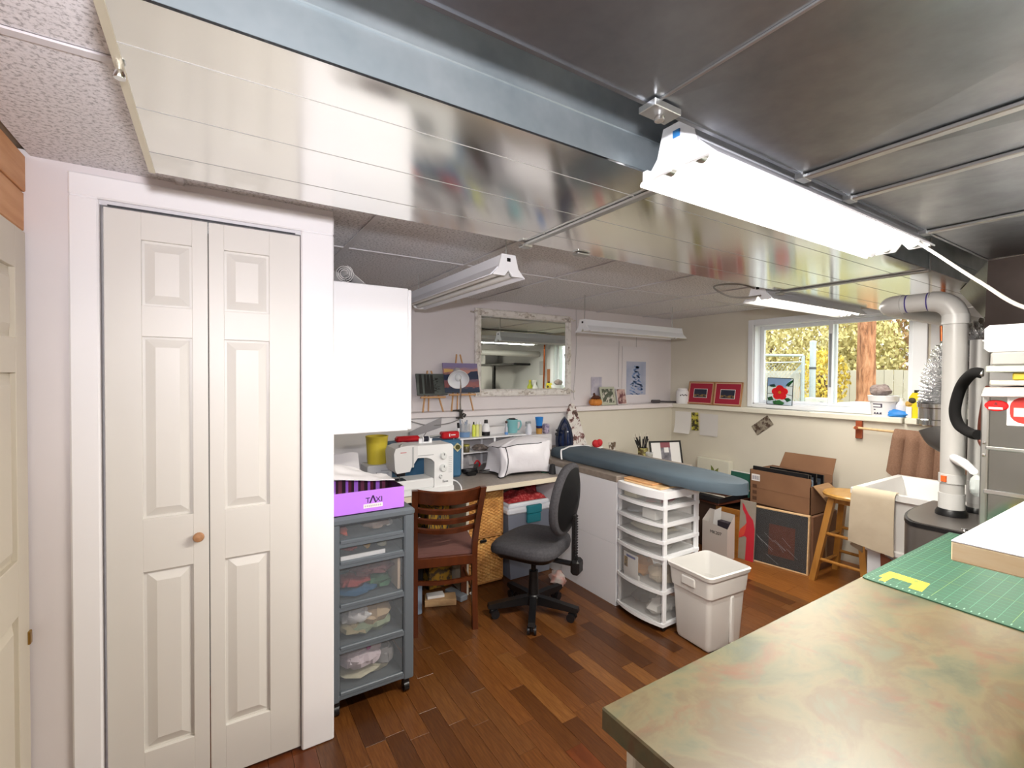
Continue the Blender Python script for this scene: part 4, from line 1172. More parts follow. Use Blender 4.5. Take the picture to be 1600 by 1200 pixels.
# ------------------------------------------------------------------ under the desk
wk = thing('wicker_drawers', 'golden wicker two drawer basket unit under the desk behind the chairs', 'basket', (1.6, 3.05, 0))
m, nt, b = new_mat('woven wicker')
f = noise_tex(nt, coord(nt, (1, 1, 1)), 14, 3)
nt.links.new(ramp(nt, f, [(.3, '#b07a3c'), (.5, '#c48d48'), (.7, '#d6a55e')]), b.inputs['Base Color'])
b.inputs['Roughness'].default_value = .6
WK = m
def weave(x0, x1, z0, z1, y):
    nx = int((x1-x0)/.020); nz = int((z1-z0)/.0115)
    def fn(u, v):
        i = u*nx; j = v*nz
        row = math.floor(j+.5)
        bulge = .0055*math.cos(math.pi*(i+(row % 2)))*abs(math.cos(math.pi*(j-row)))-.0045*abs(math.sin(math.pi*(j-row)))
        return (x0+(x1-x0)*u, y-bulge, z0+(z1-z0)*v)
    return fn, nx*4, nz*4
G().box((1.455, 2.87, .335), (1.755, 3.33, .352), .002).box((1.455, 2.87, .012), (1.755, 3.33, .026), .002).box((1.455, 2.87, .672), (1.755, 3.33, .69), .002).box((1.455, 2.87, .012), (1.470, 3.33, .69), .002).box((1.740, 2.87, .012), (1.755, 3.33, .69), .002).build('wooden_frame', PINE, wk, wk)
for z0, z1 in ((.028, .333), (.354, .670)):
    fn, a, b_ = weave(1.470, 1.740, z0, z1, 2.868)
    dr_ = G().sheet(fn, a, b_).build('woven_front', WK, wk, wk, sharp=80)
    G().box((1.475, 2.875, z0), (1.735, 3.28, z1-.03)).build('basket_body', WK, dr_, wk)
G().box((1.545, 2.853, .640), (1.60, 2.866, .665), .003).build('black_latch', BLACK, wk, wk)
G().box((1.56, 2.853, .31), (1.61, 2.866, .33), .003).build('black_latch', BLACK, wk, wk)
# lidded tote with teal latches
to = thing('storage_tote', 'grey clear storage tote with white lid and teal latches beside the wicker drawers', 'storage box', (2.0, 3.05, 0))
TOTE = M('smoky grey tote', '#7d8391', .3)
G().prism([(1.80, .005), (2.15, .005), (2.165, .475), (1.775, .475)], 2.84, 3.30, 'y').build('tub', TOTE, to, to)
g = G().box((1.767, 2.825, .475), (2.171, 3.32, .520), .012).box((1.79, 2.85, .515), (2.155, 3.30, .548), .01)
g.build('lid', M('pale lid', '#dfe3ea', .4), to, to)
TEAL = M('teal plastic', '#1f7f8c', .4)
G().box((1.925, 2.806, .47), (2.055, 2.835, .530), .006).build('latch', TEAL, to, to)
G().box((1.93, 2.812, .400), (2.05, 2.838, .468), .006).build('latch', TEAL, to, to)
def pile(x0, x1, y0, y1, z0, h, seed, amp=.03):
    def fn(u, v):
        ed = min(u, 1-u, v, 1-v)*5
        k = min(1, ed)
        return (x0+(x1-x0)*u, y0+(y1-y0)*v, z0+.004+(h*k**.6)*(.75+.5*noise.noise(Vector((u*3+seed, v*3, seed))))+amp*.3*math.sin(u*11+seed)*k)
    return fn
tag(G().sheet(pile(1.80, 2.14, 2.87, 3.10, .548, .055, 3), 22, 16, .004).build('red_fabric', M('red floral fabric', '#9a2328', .9, col2='#c25a58', nscale=50, lo=.5, hi=.62), sharp=70), 'red floral fabric folded on the tote lid', 'fabric')
tag(G().sheet(pile(1.82, 2.00, 3.11, 3.28, .548, .13, 5), 16, 14, .004).build('grey_fabric', M('pale grey fabric', '#b9b6b4', .9), sharp=70), 'pale grey fabric bundle at the back left of the tote lid', 'fabric')
tag(G().sheet(pile(1.90, 2.08, 3.105, 3.22, .60, .065, 8), 16, 14, .004).build('cream_fabric', M('cream leaf print fabric', '#d8d2b0', .9, col2='#b9bd86', nscale=45, lo=.55, hi=.65), sharp=70), 'cream leaf print fabric between the red fabrics on the tote', 'fabric')
tag(G().sheet(pile(2.05, 2.165, 3.02, 3.28, .548, .13, 11), 14, 14, .004).build('dark_red_fabric', M('dark red speckled fabric', '#7d1a20', .9, col2='#a83a40', nscale=70, lo=.5, hi=.6), sharp=70), 'dark red speckled fabric standing at the right of the tote lid', 'fabric')
# dark bits behind the wooden chair
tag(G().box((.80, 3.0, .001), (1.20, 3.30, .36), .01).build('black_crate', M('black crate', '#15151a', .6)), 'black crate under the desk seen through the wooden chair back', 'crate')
tag(G().tube(curve_pts([(1.05, 2.985, .36), (1.10, 2.97, .45), (1.16, 2.985, .52), (1.12, 2.99, .42), (1.16, 2.98, .365)], 6), .006, 6).build('white_cable', WHITE), 'white cord looping over the black crate under the desk', 'cord')
tag(G().box((1.24, 3.0, .001), (1.412, 3.25, .30), .004).build('patterned_box', M('amber pattern card', '#b98a2c', .7, col2='#5b4a34', nscale=30, lo=.45, hi=.55)), 'amber patterned box under the desk beside the black crate', 'box')
tag(G().box((1.24, 3.02, .302), (1.40, 3.22, .56), .004).build('amber_books', M('amber book spines', '#c79a30', .6, col2='#31363f', nscale=22, stretch=(6, 1, 1), lo=.45, hi=.55)), 'amber spined book bundle standing on the patterned box', 'books')
tag(G().box((.92, 2.72, .001), (1.08, 2.84, .19), .006).build('blue_grey_tin', M('blue grey tin', '#8291a6', .4)), 'blue grey tin under the wooden chair', 'tin')
wbk = tag(G().obox((1.235, 2.80, .0215), (.20, .10, .041), R(-22), 0, 0, .002).build('wood_block', M('raw beech', '#c9a77c', .6, col2='#b8936a', nscale=6, stretch=(1, 8, 8))), 'raw wooden block on the floor under the desk', 'wood block')
tag(G().obox((1.205, 2.815, .0515), (.11, .06, .018), R(-12), 0, 0, .002).build('white_pad', PAPER), 'white paper pad lying on the wooden block', 'paper')
tag(G().obox((1.355, 2.815, .0205), (.06, .17, .039), R(14), 0, 0, .006).build('grey_pedal', M('grey pedal plastic', '#7d848c', .5)), 'small grey foot pedal on the floor beside the wood block', 'pedal')
tag(G().obox((1.47, 2.80, .008), (.04, .02, .012), R(10), 0, 0, .003).build('lint_scrap', WHITE), 'tiny white scrap on the floor by the wicker drawers', 'scrap')
pb = tag(G().ball((2.04, 2.60, .05), (.05, .07, .048), 12, None, .5, 8).build('plastic_bag', M('crumpled clear bag', '#b9b7b2', .4, col2='#c08a80', nscale=20)), 'crumpled plastic bag on the floor behind the office chair', 'bag')

# ------------------------------------------------------------------ peninsula counter
pe = thing('white_counter', 'white panelled counter end beside the desk under the ironing board', 'counter', (2.55, 2.8, 0))
PANEL = M('white melamine', '#e2e2e6', .4)
G().box((2.177, 2.165, 0), (2.93, 3.445, .80), .002).build('carcass', M('counter body', '#d9d9dc', .5), pe, pe)
G().box((2.1725, 2.165, .402), (2.177, 2.715, .80)).build('side_panel', PANEL, pe, pe)
G().box((2.1725, 2.165, .002), (2.177, 2.715, .397)).build('side_panel', PANEL, pe, pe)
G().box((2.1725, 2.165, .80), (2.94, 3.445, .84), .004).build('countertop', M('taupe counter laminate', '#8d8176', .4, col2='#7f746a', nscale=30), pe, pe)
# table in the far corner
ct = thing('corner_table', 'pale side table in the far corner behind the ironing board', 'table', (3.6, 3.1, 0))
G().box((2.96, 2.95, .56), (3.95, 3.44, .60), .004).build('top', M('pale table top', '#cfc7b4', .5), ct, ct)
for x in (2.98, 3.88):
    for y in (2.97, 3.37): G().box((x, y, 0), (x+.05, y+.05, .56), .003).build('leg', M('pale table leg', '#c4bba7', .5), ct, ct)

# ------------------------------------------------------------------ white drawer cart
wcart = thing('drawer_cart', 'white six drawer cart with clear bowed drawers beside the waste bin', 'drawer cart', (2.33, 1.97, 0))
FX, BXX, FYn, FYf, WT = 2.170, 2.49, 1.785, 2.150, .818
WF = M('white cart plastic', '#edeef1', .35)
def bow(y, d=.030):
    t = (y-(FYn+FYf)/2)/((FYf-FYn)/2)
    return FX-d*(1-t*t)
def bowed(z0, z1, inset=0, th=None, n=10, d=.030, ya=FYn, yb=FYf):
    ys = [ya+(yb-ya)*k/n for k in range(n+1)]
    front = [(bow(y, d)+inset, y) for y in ys]
    return front
def bowslab(z0, z1, back, inset=0, d=.030, ya=FYn, yb=FYf):
    f = bowed(z0, z1, inset, d=d, ya=ya, yb=yb)
    return G().prism(f+[(back, yb), (back, ya)], z0, z1)
bowslab(WT-.045, WT, BXX).build('top_panel', WF, wcart, wcart)
rails = [.722, .622, .524, .434, .232, .045]
for z in rails:
    bowslab(z-.011, z+.009, BXX).build('shelf', WF, wcart, wcart)
for (xa, xb) in ((FX+.006, FX+.034), (BXX-.034, BXX)):
    for (ya, yb) in ((FYn+.002, FYn+.018), (FYf-.018, FYf-.002)):
        G().box((xa, ya, .036), (xb, yb, WT-.04), .003).build('post', WF, wcart, wcart)
tops = [WT-.045]+[z-.012 for z in rails[:-1]]
stuff6 = [[('cream card box', '#d6d2b8'), ('red spool heap', '#a8384a')], [('grey notion tray', '#8b8f98'), ('white pad stack', '#dcdcda')], [('beige lace', '#c9c4ae')], [('grey yarn', '#b3b2ac')], [('orange yarn', '#c98c4a'), ('beige yarn', '#c5b49c')], [('dark felt', '#4d4c55'), ('white felt', '#dedddb')]]
for k, z in enumerate(rails):
    z0, z1 = z+.010, tops[k]-.002
    ya, yb = FYn+.018, FYf-.018
    n = 10
    ys = [ya+(yb-ya)*i/n for i in range(n+1)]
    outer = [(bow(y, .034)+.004, y) for y in ys]; inner = [(x+.003, y) for x, y in outer]
    g = G().prism(outer+inner[::-1], z0, z1)
    g.box((FX+.02, ya, z0), (BXX-.02, ya+.003, z1-.012)).box((FX+.02, yb-.003, z0), (BXX-.02, yb, z1-.012)).box((FX+.0, ya, z0), (BXX-.02, yb, z0+.002)).box((BXX-.023, ya, z0), (BXX-.02, yb, z1-.012))
    dd = g.build('drawer', FROST, wcart, wcart)
    hh = z1-z0
    for q, (nm, c) in enumerate(stuff6[k]):
        y0_ = ya+.02 + (.16 if q else 0); 
        if len(stuff6[k]) == 2:
            yy0, yy1 = ((ya+.165, yb-.02) if q == 0 else (ya+.02, ya+.16))
        else: yy0, yy1 = ya+.02, yb-.02
        mt = M(nm, c, .8, col2='#8b8790' if 'heap' in nm else None, nscale=40)
        if 'box' in nm or 'pad' in nm: G().box((FX+.005, yy0+.03, z0+.004), (FX+.10, yy1-.01, z0+hh*.8), .002).build('contents', mt, dd, wcart)
        else: lumps(G(), FX+.0, FX+.25, yy0, yy1, z0+.003, z0+hh*(.5 if k < 4 else .62), 3, k*11+q).build('contents', mt, dd, wcart)
# printed insert card in the fifth drawer
cdz = .270
card = thing('pattern_packet', 'white printed packet with blue heading inside the fifth drawer of the white cart', 'packet', (2.16, 2.0, .248))
def onface(y, z, off=.0): return (bow(y, .034)+.010+off, y, z)
ya, yb = 1.955, 2.085
g = G().sheet(lambda u, v: onface(yb+(ya-yb)*u, cdz+.125*v), 6, 1, .0012); g.build('sheet', PAPER, card, card)
G().sheet(lambda u, v: onface(yb-.03+(ya-yb+.05)*u, cdz+.100+.014*v, -.0012), 6, 1).build('blue_heading', M('blue print', '#3d4f9c', .5), card, card)
G().sheet(lambda u, v: onface(yb-.008+(-.034)*u, cdz+.034+.062*v, -.0012), 3, 1).build('photo_patch', M('amber photo', '#a88436', .5, col2='#5a4522', nscale=90, lo=.45, hi=.55), card, card)
G().box((2.16, 1.96, .2445), (2.166, 2.08, cdz+.002)).build('backing', PAPER, card, card)
for x in (FX+.03, BXX-.04):
    for y in (FYn+.025, FYf-.025):
        c = G().cyl((x, y-.010, .018), (x, y+.010, .018), .018, n=12).build('caster_wheel', BLACK, wcart, wcart)
        G().box((x-.010, y-.013, .022), (x+.010, y+.013, .040), .003).build('caster_fork', BLACK, c, wcart)
wsl = tag(G().box((2.19, 1.83, WT+.001), (2.44, 2.12, WT+.011), .002).build('wood_board', PINEL), 'thin pale wooden board on top of the white cart', 'board')
tag(G().box((2.20, 1.90, WT+.012), (2.45, 2.13, WT+.022), .002).build('pine_board', M('peach pine', '#d9a878', .5, col2='#c8935f', nscale=5, stretch=(1, 6, 6))), 'second peach wooden board on the white cart under the ironing board', 'board')

# ------------------------------------------------------------------ waste bin
wbn = thing('waste_bin', 'translucent white square waste bin standing beside the white drawer cart', 'waste bin', (2.345, 1.6, 0))
BINM = M('milky white polypropylene', '#dcdad6', .4)
BINM.node_tree.nodes['Principled BSDF'].inputs['Subsurface Weight'].default_value = .0
cxb, cyb = 2.352, 1.622
def rr_ring(hx, hy, r, z, n=5, ox=0, oy=0):
    pts = []
    for (sx, sy, a0) in ((1, 1, 0), (-1, 1, 90), (-1, -1, 180), (1, -1, 270)):
        for k in range(n+1):
            a = R(a0+90*k/n)
            pts.append((cxb+ox+sx*(hx-r)+r*math.cos(a), cyb+oy+sy*(hy-r)+r*math.sin(a), z))
    return pts
def loft(rings, g=None, cap0=True, cap1=False):
    g = g or G(); n = len(rings[0]); vs = [p for r_ in rings for p in r_]; fs = []
    for i in range(len(rings)-1):
        for k in range(n): fs.append((i*n+k, i*n+(k+1) % n, (i+1)*n+(k+1) % n, (i+1)*n+k))
    if cap0: fs.append(tuple(range(n))[::-1])
    if cap1: fs.append(tuple(range((len(rings)-1)*n, len(rings)*n)))
    return g.add(vs, fs)
RB = Matrix.Translation(Vector((cxb, cyb, 0))) @ Matrix.Rotation(R(-4), 4, 'Z') @ Matrix.Diagonal((.92, .92, 1, 1)) @ Matrix.Translation(Vector((-cxb, -cyb, 0)))
g = G(RB)
loft([rr_ring(.142, .120, .03, .012), rr_ring(.148, .125, .03, .03), rr_ring(.162, .140, .03, .30), rr_ring(.170, .148, .03, .305), rr_ring(.174, .152, .03, .345), rr_ring(.178, .156, .03, .40), rr_ring(.186, .164, .032, .405), rr_ring(.190, .168, .032, .425), rr_ring(.180, .158, .03, .43), rr_ring(.172, .150, .03, .41), rr_ring(.140, .118, .03, .025)], g, True, True)
g.build('bin_body', BINM, wbn, wbn, sharp=30)
for sx in (-1, 1):
    for sy in (-1, 1):
        G(RB).box((cxb+sx*.105-.03, cyb+sy*.085-.03, 0), (cxb+sx*.105+.03, cyb+sy*.085+.03, .02), .01).build('foot', BINM, wbn, wbn)
G(RB).box((cxb-.183, cyb-.05, .335), (cxb-.170, cyb+.05, .385), .006).build('handle_lip', BINM, wbn, wbn)
G(RB).box((cxb+.02, cyb-.146, .03), (cxb+.05, cyb-.128, .29), .006).build('side_rib', BINM, wbn, wbn)

# ------------------------------------------------------------------ ironing board with its cover
ib = thing('ironing_board', 'blue grey covered ironing board resting on the counter and the white cart', 'ironing board', (2.43, 2.2, .842))
ICOV = M('slate blue cover cloth', '#4a5964', .75, col2='#434f58', nscale=3)
def hwid(y):     # half width along the board, tip at y = 1.455
    t = y-1.455
    if t < .0: return 0
    return min(.185, .185*math.sqrt(max(0, 1-(1-min(t, .42)/.42)**2.0))) if t < .42 else .185
ysb = [1.455+.42*(1-math.cos(math.pi/2*k/10)) for k in range(11)] + [2.1, 2.4, 2.7, 2.9, 2.99, 3.02]
axis = lambda y: 2.433+(y-1.45)*.004
g = G(); vs = []; fs = []
prof = [(-1, -.018, .0), (-1.03, .0, .0), (-1.0, .030, 0), (-.93, .041, 0), (-.4, .043, 0), (.4, .043, 0), (.93, .041, 0), (1.0, .030, 0), (1.03, 0, 0), (1, -.018, 0)]
for i, y in enumerate(ysb):
    w = max(hwid(y), .004)
    if i >= len(ysb)-2: w = .185-(.02 if i == len(ysb)-2 else .06)
    for (a, z, _) in prof:
        vs.append((axis(y)+a*w, y-(0 if i else (.01 if z < .03 else 0)), .862+z*(1 if i else .8)+.004*math.sin(y*37)*(1 if z < .01 else 0)))
n = len(prof)
for i in range(len(ysb)-1):
    for k in range(n-1): fs.append((i*n+k, i*n+k+1, (i+1)*n+k+1, (i+1)*n+k))
fs.append(tuple(range(n))); fs.append(tuple(range((len(ysb)-1)*n, len(ysb)*n))[::-1])
for i in range(len(ysb)-1): fs.append((i*n, (i+1)*n, (i+1)*n+n-1, i*n+n-1))
g.add(vs, fs).build('cover', ICOV, ib, ib, sharp=50)
outl = [(axis(y)-hwid(y)*.9, y) for y in ysb[1:-2]] + [(axis(y)+hwid(y)*.9, y) for y in ysb[1:-2]][::-1]
G().prism(outl, .842, .850).build('deck', M('deck steel', '#8a8d90', .4, .8), ib, ib)
G().box((2.36, 1.72, .832), (2.50, 1.76, .842), .002).build('leg_pivot', STEEL, ib, ib)

# ------------------------------------------------------------------ things on the counter by the wall
CZ = .84
ir = thing('steam_iron', 'navy blue steam iron standing on its heel by the wall', 'iron', (2.645, 3.285, CZ), R(-34))
NAVY = M('navy iron plastic', '#161d33', .3)
# local: soleplate faces -y?  we see the navy upper shell; tip up
sole = [(0, .285), (.034, .24), (.064, .17), (.080, .09), (.078, .0), (-.078, .0), (-.080, .09), (-.064, .17), (-.034, .24)]
G().prism(sole, .035, .048, 'y').build('sole_plate', STEEL, ir)
G().prism([(x*.98, z*.99) for x, z in sole], .005, .035, 'y').build('skirt', NAVY, ir)
sh = [(0, .262), (.028, .21), (.050, .14), (.058, .06), (.052, .004), (-.052, .004), (-.058, .06), (-.050, .14), (-.028, .21)]
vs = [(x, .006, z) for x, z in sh] + [(x*.55, -.055, z*.72+.01) for x, z in sh]
n = len(sh)
G().add(vs, [tuple(range(n)), tuple(range(n, 2*n))[::-1]] + [(i, (i+1) % n, (i+1) % n+n, i+n) for i in range(n)]).build('body_shell', M('dark blue shell', '#26365f', .2, col2='#1c2746', nscale=12), ir)
G().tube(curve_pts([(0, -.05, .18), (0, -.09, .16), (0, -.105, .09), (0, -.10, .02), (0, -.06, .006)], 5), .013, 10).build('handle', NAVY, ir)
G().tube(curve_pts([(-.034, -.006, .03), (-.036, -.012, .13), (-.012, -.018, .205), (0, -.02, .215), (.012, -.018, .205), (.036, -.012, .13), (.034, -.006, .03)], 4), .0035, 6).build('silver_trim', CHROME, ir)
G().box((.010, -.058, .145), (.03, -.05, .155), .002).build('button', WHITE, ir)
G().box((-.08, -.03, .15), (-.055, 0, .165), .003).box((-.085, -.03, .11), (-.06, 0, .135), .003).build('cord_grip', BLACK, ir)
# fabric covered tapered board
m, nt, b = new_mat('brown floral cloth')
f = noise_tex(nt, coord(nt), 17, 4, .7, .5)
nt.links.new(ramp(nt, f, [(.36, '#4d443b'), (.44, '#7c4a48'), (.48, '#ded8d2'), (.62, '#e3dfda'), (.68, '#9aa69a'), (.76, '#5b4a3c')]), b.inputs['Base Color'])
b.inputs['Roughness'].default_value = .9
FLORAL = m
sb = thing('sleeve_board', 'tapered floral fabric covered sleeve board leaning on the wall right of the iron', 'sleeve board', (2.83, 3.37, CZ))
sbm = Matrix.Translation(Vector((2.825, 3.335, CZ))) @ Matrix.Rotation(R(-11), 4, 'X')
ol = [(-.145, 0), (.125, 0), (.110, .05), (.055, .28), (.035, .36), (.022, .383), (0, .392), (-.022, .383), (-.05, .34), (-.085, .22), (-.12, .10)]
G(sbm).prism(ol, -.012, .012, 'y').build('padded_cover', FLORAL, sb, sb)
G(sbm).tube([(.128, .002, .004), (.112, .002, .05), (.058, .002, .28), (.030, .002, .378)], .0055, 6).build('gold_edge', M('gold binding', '#b59a55', .6), sb, sb)
G(sbm).tube(curve_pts([(0, 0, .388), (.0, .005, .42), (.01, .01, .45)], 4), .002, 5).build('hanging_loop', PAPER, sb, sb)
ht = thing('heart_pincushion', 'red heart shaped pincushion at the edge of the counter right of the sleeve board', 'pincushion', (2.885, 3.13, CZ))
G().ball((2.872, 3.13, CZ+.04), (.034, .022, .034), 12).ball((2.912, 3.12, CZ+.045), (.034, .022, .034), 12).ball((2.888, 3.126, CZ+.022), (.034, .02, .022), 12).build('cushion', M('red felt', '#c0222a', .7), ht, ht)
tag(G().tube(curve_pts([(2.93, 3.10, .847), (2.80, 3.06, .85), (2.66, 2.99, .893), (2.45, 2.95, .911), (2.30, 2.86, .912), (2.240, 2.82, .912), (2.225, 2.80, .87), (2.222, 2.79, .848)], 8), .0065, 6).build('iron_cable', WHITE), 'white cord running from the red heart over the end of the ironing board', 'cord')
tag(G().box((2.58, 3.17, CZ), (2.72, 3.36, CZ-.0005+.001), 0).build('maroon_mat', M('maroon cloth', '#7a2c34', .9)), 'maroon mat under the steam iron', 'mat')
gsp = thing('thread_cone', 'dark green and black thread cones at the right end of the desk', 'thread', (2.11, 2.86, DT))
G().lathe([(.03, 0), (.02, .075), (.008, .085), (0, .085)], (2.125, 2.88, DT), 14).build('green_cone', M('bottle green thread', '#1f4d3c', .7), gsp, gsp)
G().lathe([(.028, 0), (.02, .07), (0, .078)], (2.140, 2.80, DT), 14).build('black_cone', M('black thread', '#1a1a1e', .7), gsp, gsp)

# things on the corner table
simple('brush_jar', 'jar of dark paint brushes standing behind the ironing board', 'brush jar', [
    ('jar', G().lathe([(.045, 0), (.048, .185), (.045, .188), (.040, .01), (0, .006)], (3.52, 3.16, .60), 18), M('olive pattern pot', '#b7b06a', .5, col2='#5b4a2c', nscale=25, lo=.45, hi=.55)),
    ('brush_handles', (lambda g: [g.tube([(3.52+.02*math.cos(k), 3.16+.02*math.sin(k), .71), (3.52+.075*math.cos(k*1.9)-.02, 3.16+.05*math.sin(k*1.9), .86+.05*math.sin(k*2.3)**2)], .0055, 6) for k in range(12)] and g)(G()), BLACK),
    ('bristles', (lambda g: [g.tube([(3.52+.075*math.cos(k*1.9)-.02, 3.16+.05*math.sin(k*1.9), .86+.05*math.sin(k*2.3)**2), (3.52+.083*math.cos(k*1.9)-.022, 3.16+.056*math.sin(k*1.9), .89+.05*math.sin(k*2.3)**2)], [.007, .004], 6) for k in range(12)] and g)(G()), M('pale bristle', '#d9d2c4', .7))], (3.52, 3.16, .60))
simple('tool_cup', 'small cup of scissors and clips left of the brush jar', 'cup', [
    ('cup', G().lathe([(.03, 0), (.035, .18), (.032, .18), (.028, .006), (0, .006)], (3.16, 3.22, .60), 14), M('cup tan', '#b7a888', .5)),
    ('tools', G().tube([(3.16, 3.22, .72), (3.13, 3.22, .86)], .010).tube([(3.17, 3.23, .72), (3.175, 3.23, .855)], .010).tube([(3.165, 3.21, .72), (3.20, 3.22, .86)], .012), M('mixed tools', '#6b5846', .4, col2='#d9d5cc', nscale=30, lo=.45, hi=.55))], (3.16, 3.22, .60))
simple('clear_pot', 'small clear pot right of the brush jar on the corner table', 'pot', [('pot', G().lathe([(.03, 0), (.034, .17), (.032, .17), (.028, .006), (0, .006)], (3.45, 3.02, .60), 14), CLEAR), ('fill', G().lathe([(.027, .007), (.03, .15), (0, .15)], (3.45, 3.02, .60), 12), M('khaki paste', '#9c9468', .6))], (3.45, 3.02, .60))
def framed(name, label, cat, c, w, h, fw, fmat, tilt, rz, mats, depth=.015, group=None, lift=0):
    """leaning framed picture: c = middle of the bottom edge; mats = list of (inset, name, material)"""
    t = thing(name, label, cat, c, rz, group, rot=(R(-tilt), 0, rz))
    g = G()
    g.box((-w/2, -depth, 0), (w/2, 0, fw), .0015).box((-w/2, -depth, h-fw), (w/2, 0, h), .0015).box((-w/2, -depth, fw), (-w/2+fw, 0, h-fw), .0015).box((w/2-fw, -depth, fw), (w/2, 0, h-fw), .0015)
    g.build('frame', fmat, t)
    for k, (ins, nm, mt) in enumerate(mats):
        if isinstance(ins, (int, float)): ins = (ins,)*4
        G().box((-w/2+fw+ins[0], -depth*.5-.001*(k+1), fw+ins[1]), (w/2-fw-ins[2], -depth*.5+.002, h-fw-ins[3])).build(nm, mt, t)
    return t
framed('framed_print', 'black framed print with grey figure panel behind the ironing board', 'picture', (3.72, 3.03, .601), .34, .255, .016, BLACK, 14, R(-20),
       [(0, 'white_mat', PAPER), ((.10, 0, .105, .0), 'grey_print', M('grey figure print', '#55525c', .6, col2='#8d8b92', nscale=14)), ((.10, .172, .105, 0), 'red_block', M('dull red print', '#8a4d55', .6)), ((.135, .125, .125, .05), 'white_patch', PAPER)])

# ------------------------------------------------------------------ mirror on the wall
mi = thing('wall_mirror', 'large mirror in an ornate distressed white frame on the back wall', 'mirror', (2.39, 3.54, 1.31))
m, nt, b = new_mat('distressed white frame')
f = noise_tex(nt, coord(nt), 22, 5, .7)
nt.links.new(ramp(nt, f, [(.26, '#a39b92'), (.36, '#d2ccc4'), (.50, '#ece8e2')]), b.inputs['Base Color'])
b.inputs['Roughness'].default_value = .6
bump(nt, b, noise_tex(nt, coord(nt), 60, 4), .5, .006)
DIST = m
MX0, MX1, MZ0, MZ1 = 1.872, 2.918, 1.300, 2.058
def rail(a, b_, nrm):
    """moulded rail from a to b (xz), nrm = inward direction"""
    pr = [(0, 0), (0, .022), (.012, .030), (.030, .022), (.048, .026), (.062, .014), (.066, 0)]
    a = Vector((a[0], 0, a[1])); b_ = Vector((b_[0], 0, b_[1])); nv = Vector((nrm[0], 0, nrm[1])); d = (b_-a).normalized()
    vs = []
    for e, s in ((a, 1), (b_, -1)):
        for (q, y) in pr: vs.append(e+nv*q+d*s*q+Vector((0, 3.558-y-.001, 0)))
    k = len(pr)
    return G().add(vs, [(i, i+1, i+1+k, i+k) for i in range(k-1)] + [tuple(range(k)), tuple(range(k, 2*k))[::-1], (k-1, 0, k, 2*k-1)])
for a, b_, nv in (((MX0, MZ0), (MX1, MZ0), (0, 1)), ((MX1, MZ1), (MX0, MZ1), (0, -1)), ((MX0, MZ1), (MX0, MZ0), (1, 0)), ((MX1, MZ0), (MX1, MZ1), (-1, 0))):
    rail(a, b_, nv).build('frame_rail', DIST, mi, mi, sharp=50)
def ornament(x, z, s, vert=False):
    g = G()
    for k in range(5):
        a = R(72*k+18); g.ball((x+.018*s*math.cos(a), 3.53, z+.018*s*math.sin(a)), (.013*s, .010, .013*s), 8)
    g.ball((x, 3.527, z), (.011*s, .010, .011*s), 8)
    for sg in (-1, 1):
        for q in (1, 2, 3):
            dx, dz = (sg*(.022+.018*q)*s, .008*math.sin(q*2)*s)
            if vert: dx, dz = dz, dx
            g.ball((x+dx, 3.531, z+dz), ((.013 if not vert else .008)*s, .007, (.008 if not vert else .013)*s), 8)
    return g
xm, zm = (MX0+MX1)/2, (MZ0+MZ1)/2
for x, z, v in ((MX0+.035, MZ0+.035, 0), (MX1-.035, MZ0+.035, 0), (MX0+.035, MZ1-.035, 0), (MX1-.035, MZ1-.035, 0), (xm, MZ0+.03, 0), (xm, MZ1-.03, 0), (MX0+.03, zm, 1), (MX1-.03, zm, 1)):
    ornament(x, z, 1.0, bool(v)).build('ornament', M('carved rosette', '#dcd5cb', .6, col2='#a59a90', nscale=45, lo=.45, hi=.65), mi, mi)
G().box((MX0+.055, 3.548, MZ0+.055), (MX1-.055, 3.552, MZ1-.055)).build('mirror_glass', M('silvered glass', '#dfe6e0', .012, 1), mi, mi)

# ------------------------------------------------------------------ ledge of the mirror wall: easels, lamp, pictures
LZ = 1.19
def paint_mat(name, kind):
    m, nt, b = new_mat(name)
    v = coord(nt, (1, 1, 1), kind='Generated')
    sx = nt.nodes.new('ShaderNodeSeparateXYZ'); nt.links.new(v, sx.inputs[0])
    n1 = noise_tex(nt, coord(nt, (2, 1, 9), kind='Generated'), 2.2, 4, .6)
    ad = nt.nodes.new('ShaderNodeMath'); ad.operation = 'MULTIPLY_ADD'
    ad.inputs[1].default_value = .28 if kind != 'birch' else .1
    nt.links.new(n1, ad.inputs[0]); nt.links.new(sx.outputs['Z'], ad.inputs[2])
    if kind == 'sunset':
        c = ramp(nt, ad.outputs[0], [(.10, '#27364a'), (.30, '#39455c'), (.34, '#a8685f'), (.50, '#8d5f66'), (.56, '#7b6577'), (.60, '#2a3450'), (.74, '#2d3954'), (.80, '#c78b7d'), (.9, '#b9877f'), (.98, '#8f7f9b'), (1.0, '#8478a0')])
    elif kind == 'tree':
        c = ramp(nt, n1, [(.3, '#c9cfe0'), (.45, '#8ea6cc'), (.6, '#5a7fb8'), (.75, '#a9bcd8')])
    else:
        c = ramp(nt, n1, [(.3, '#20211f'), (.7, '#3b3a36')])
    nt.links.new(c, b.inputs['Base Color']); b.inputs['Roughness'].default_value = .6
    return m
EAS = M('easel wood', '#c99b6b', .55)
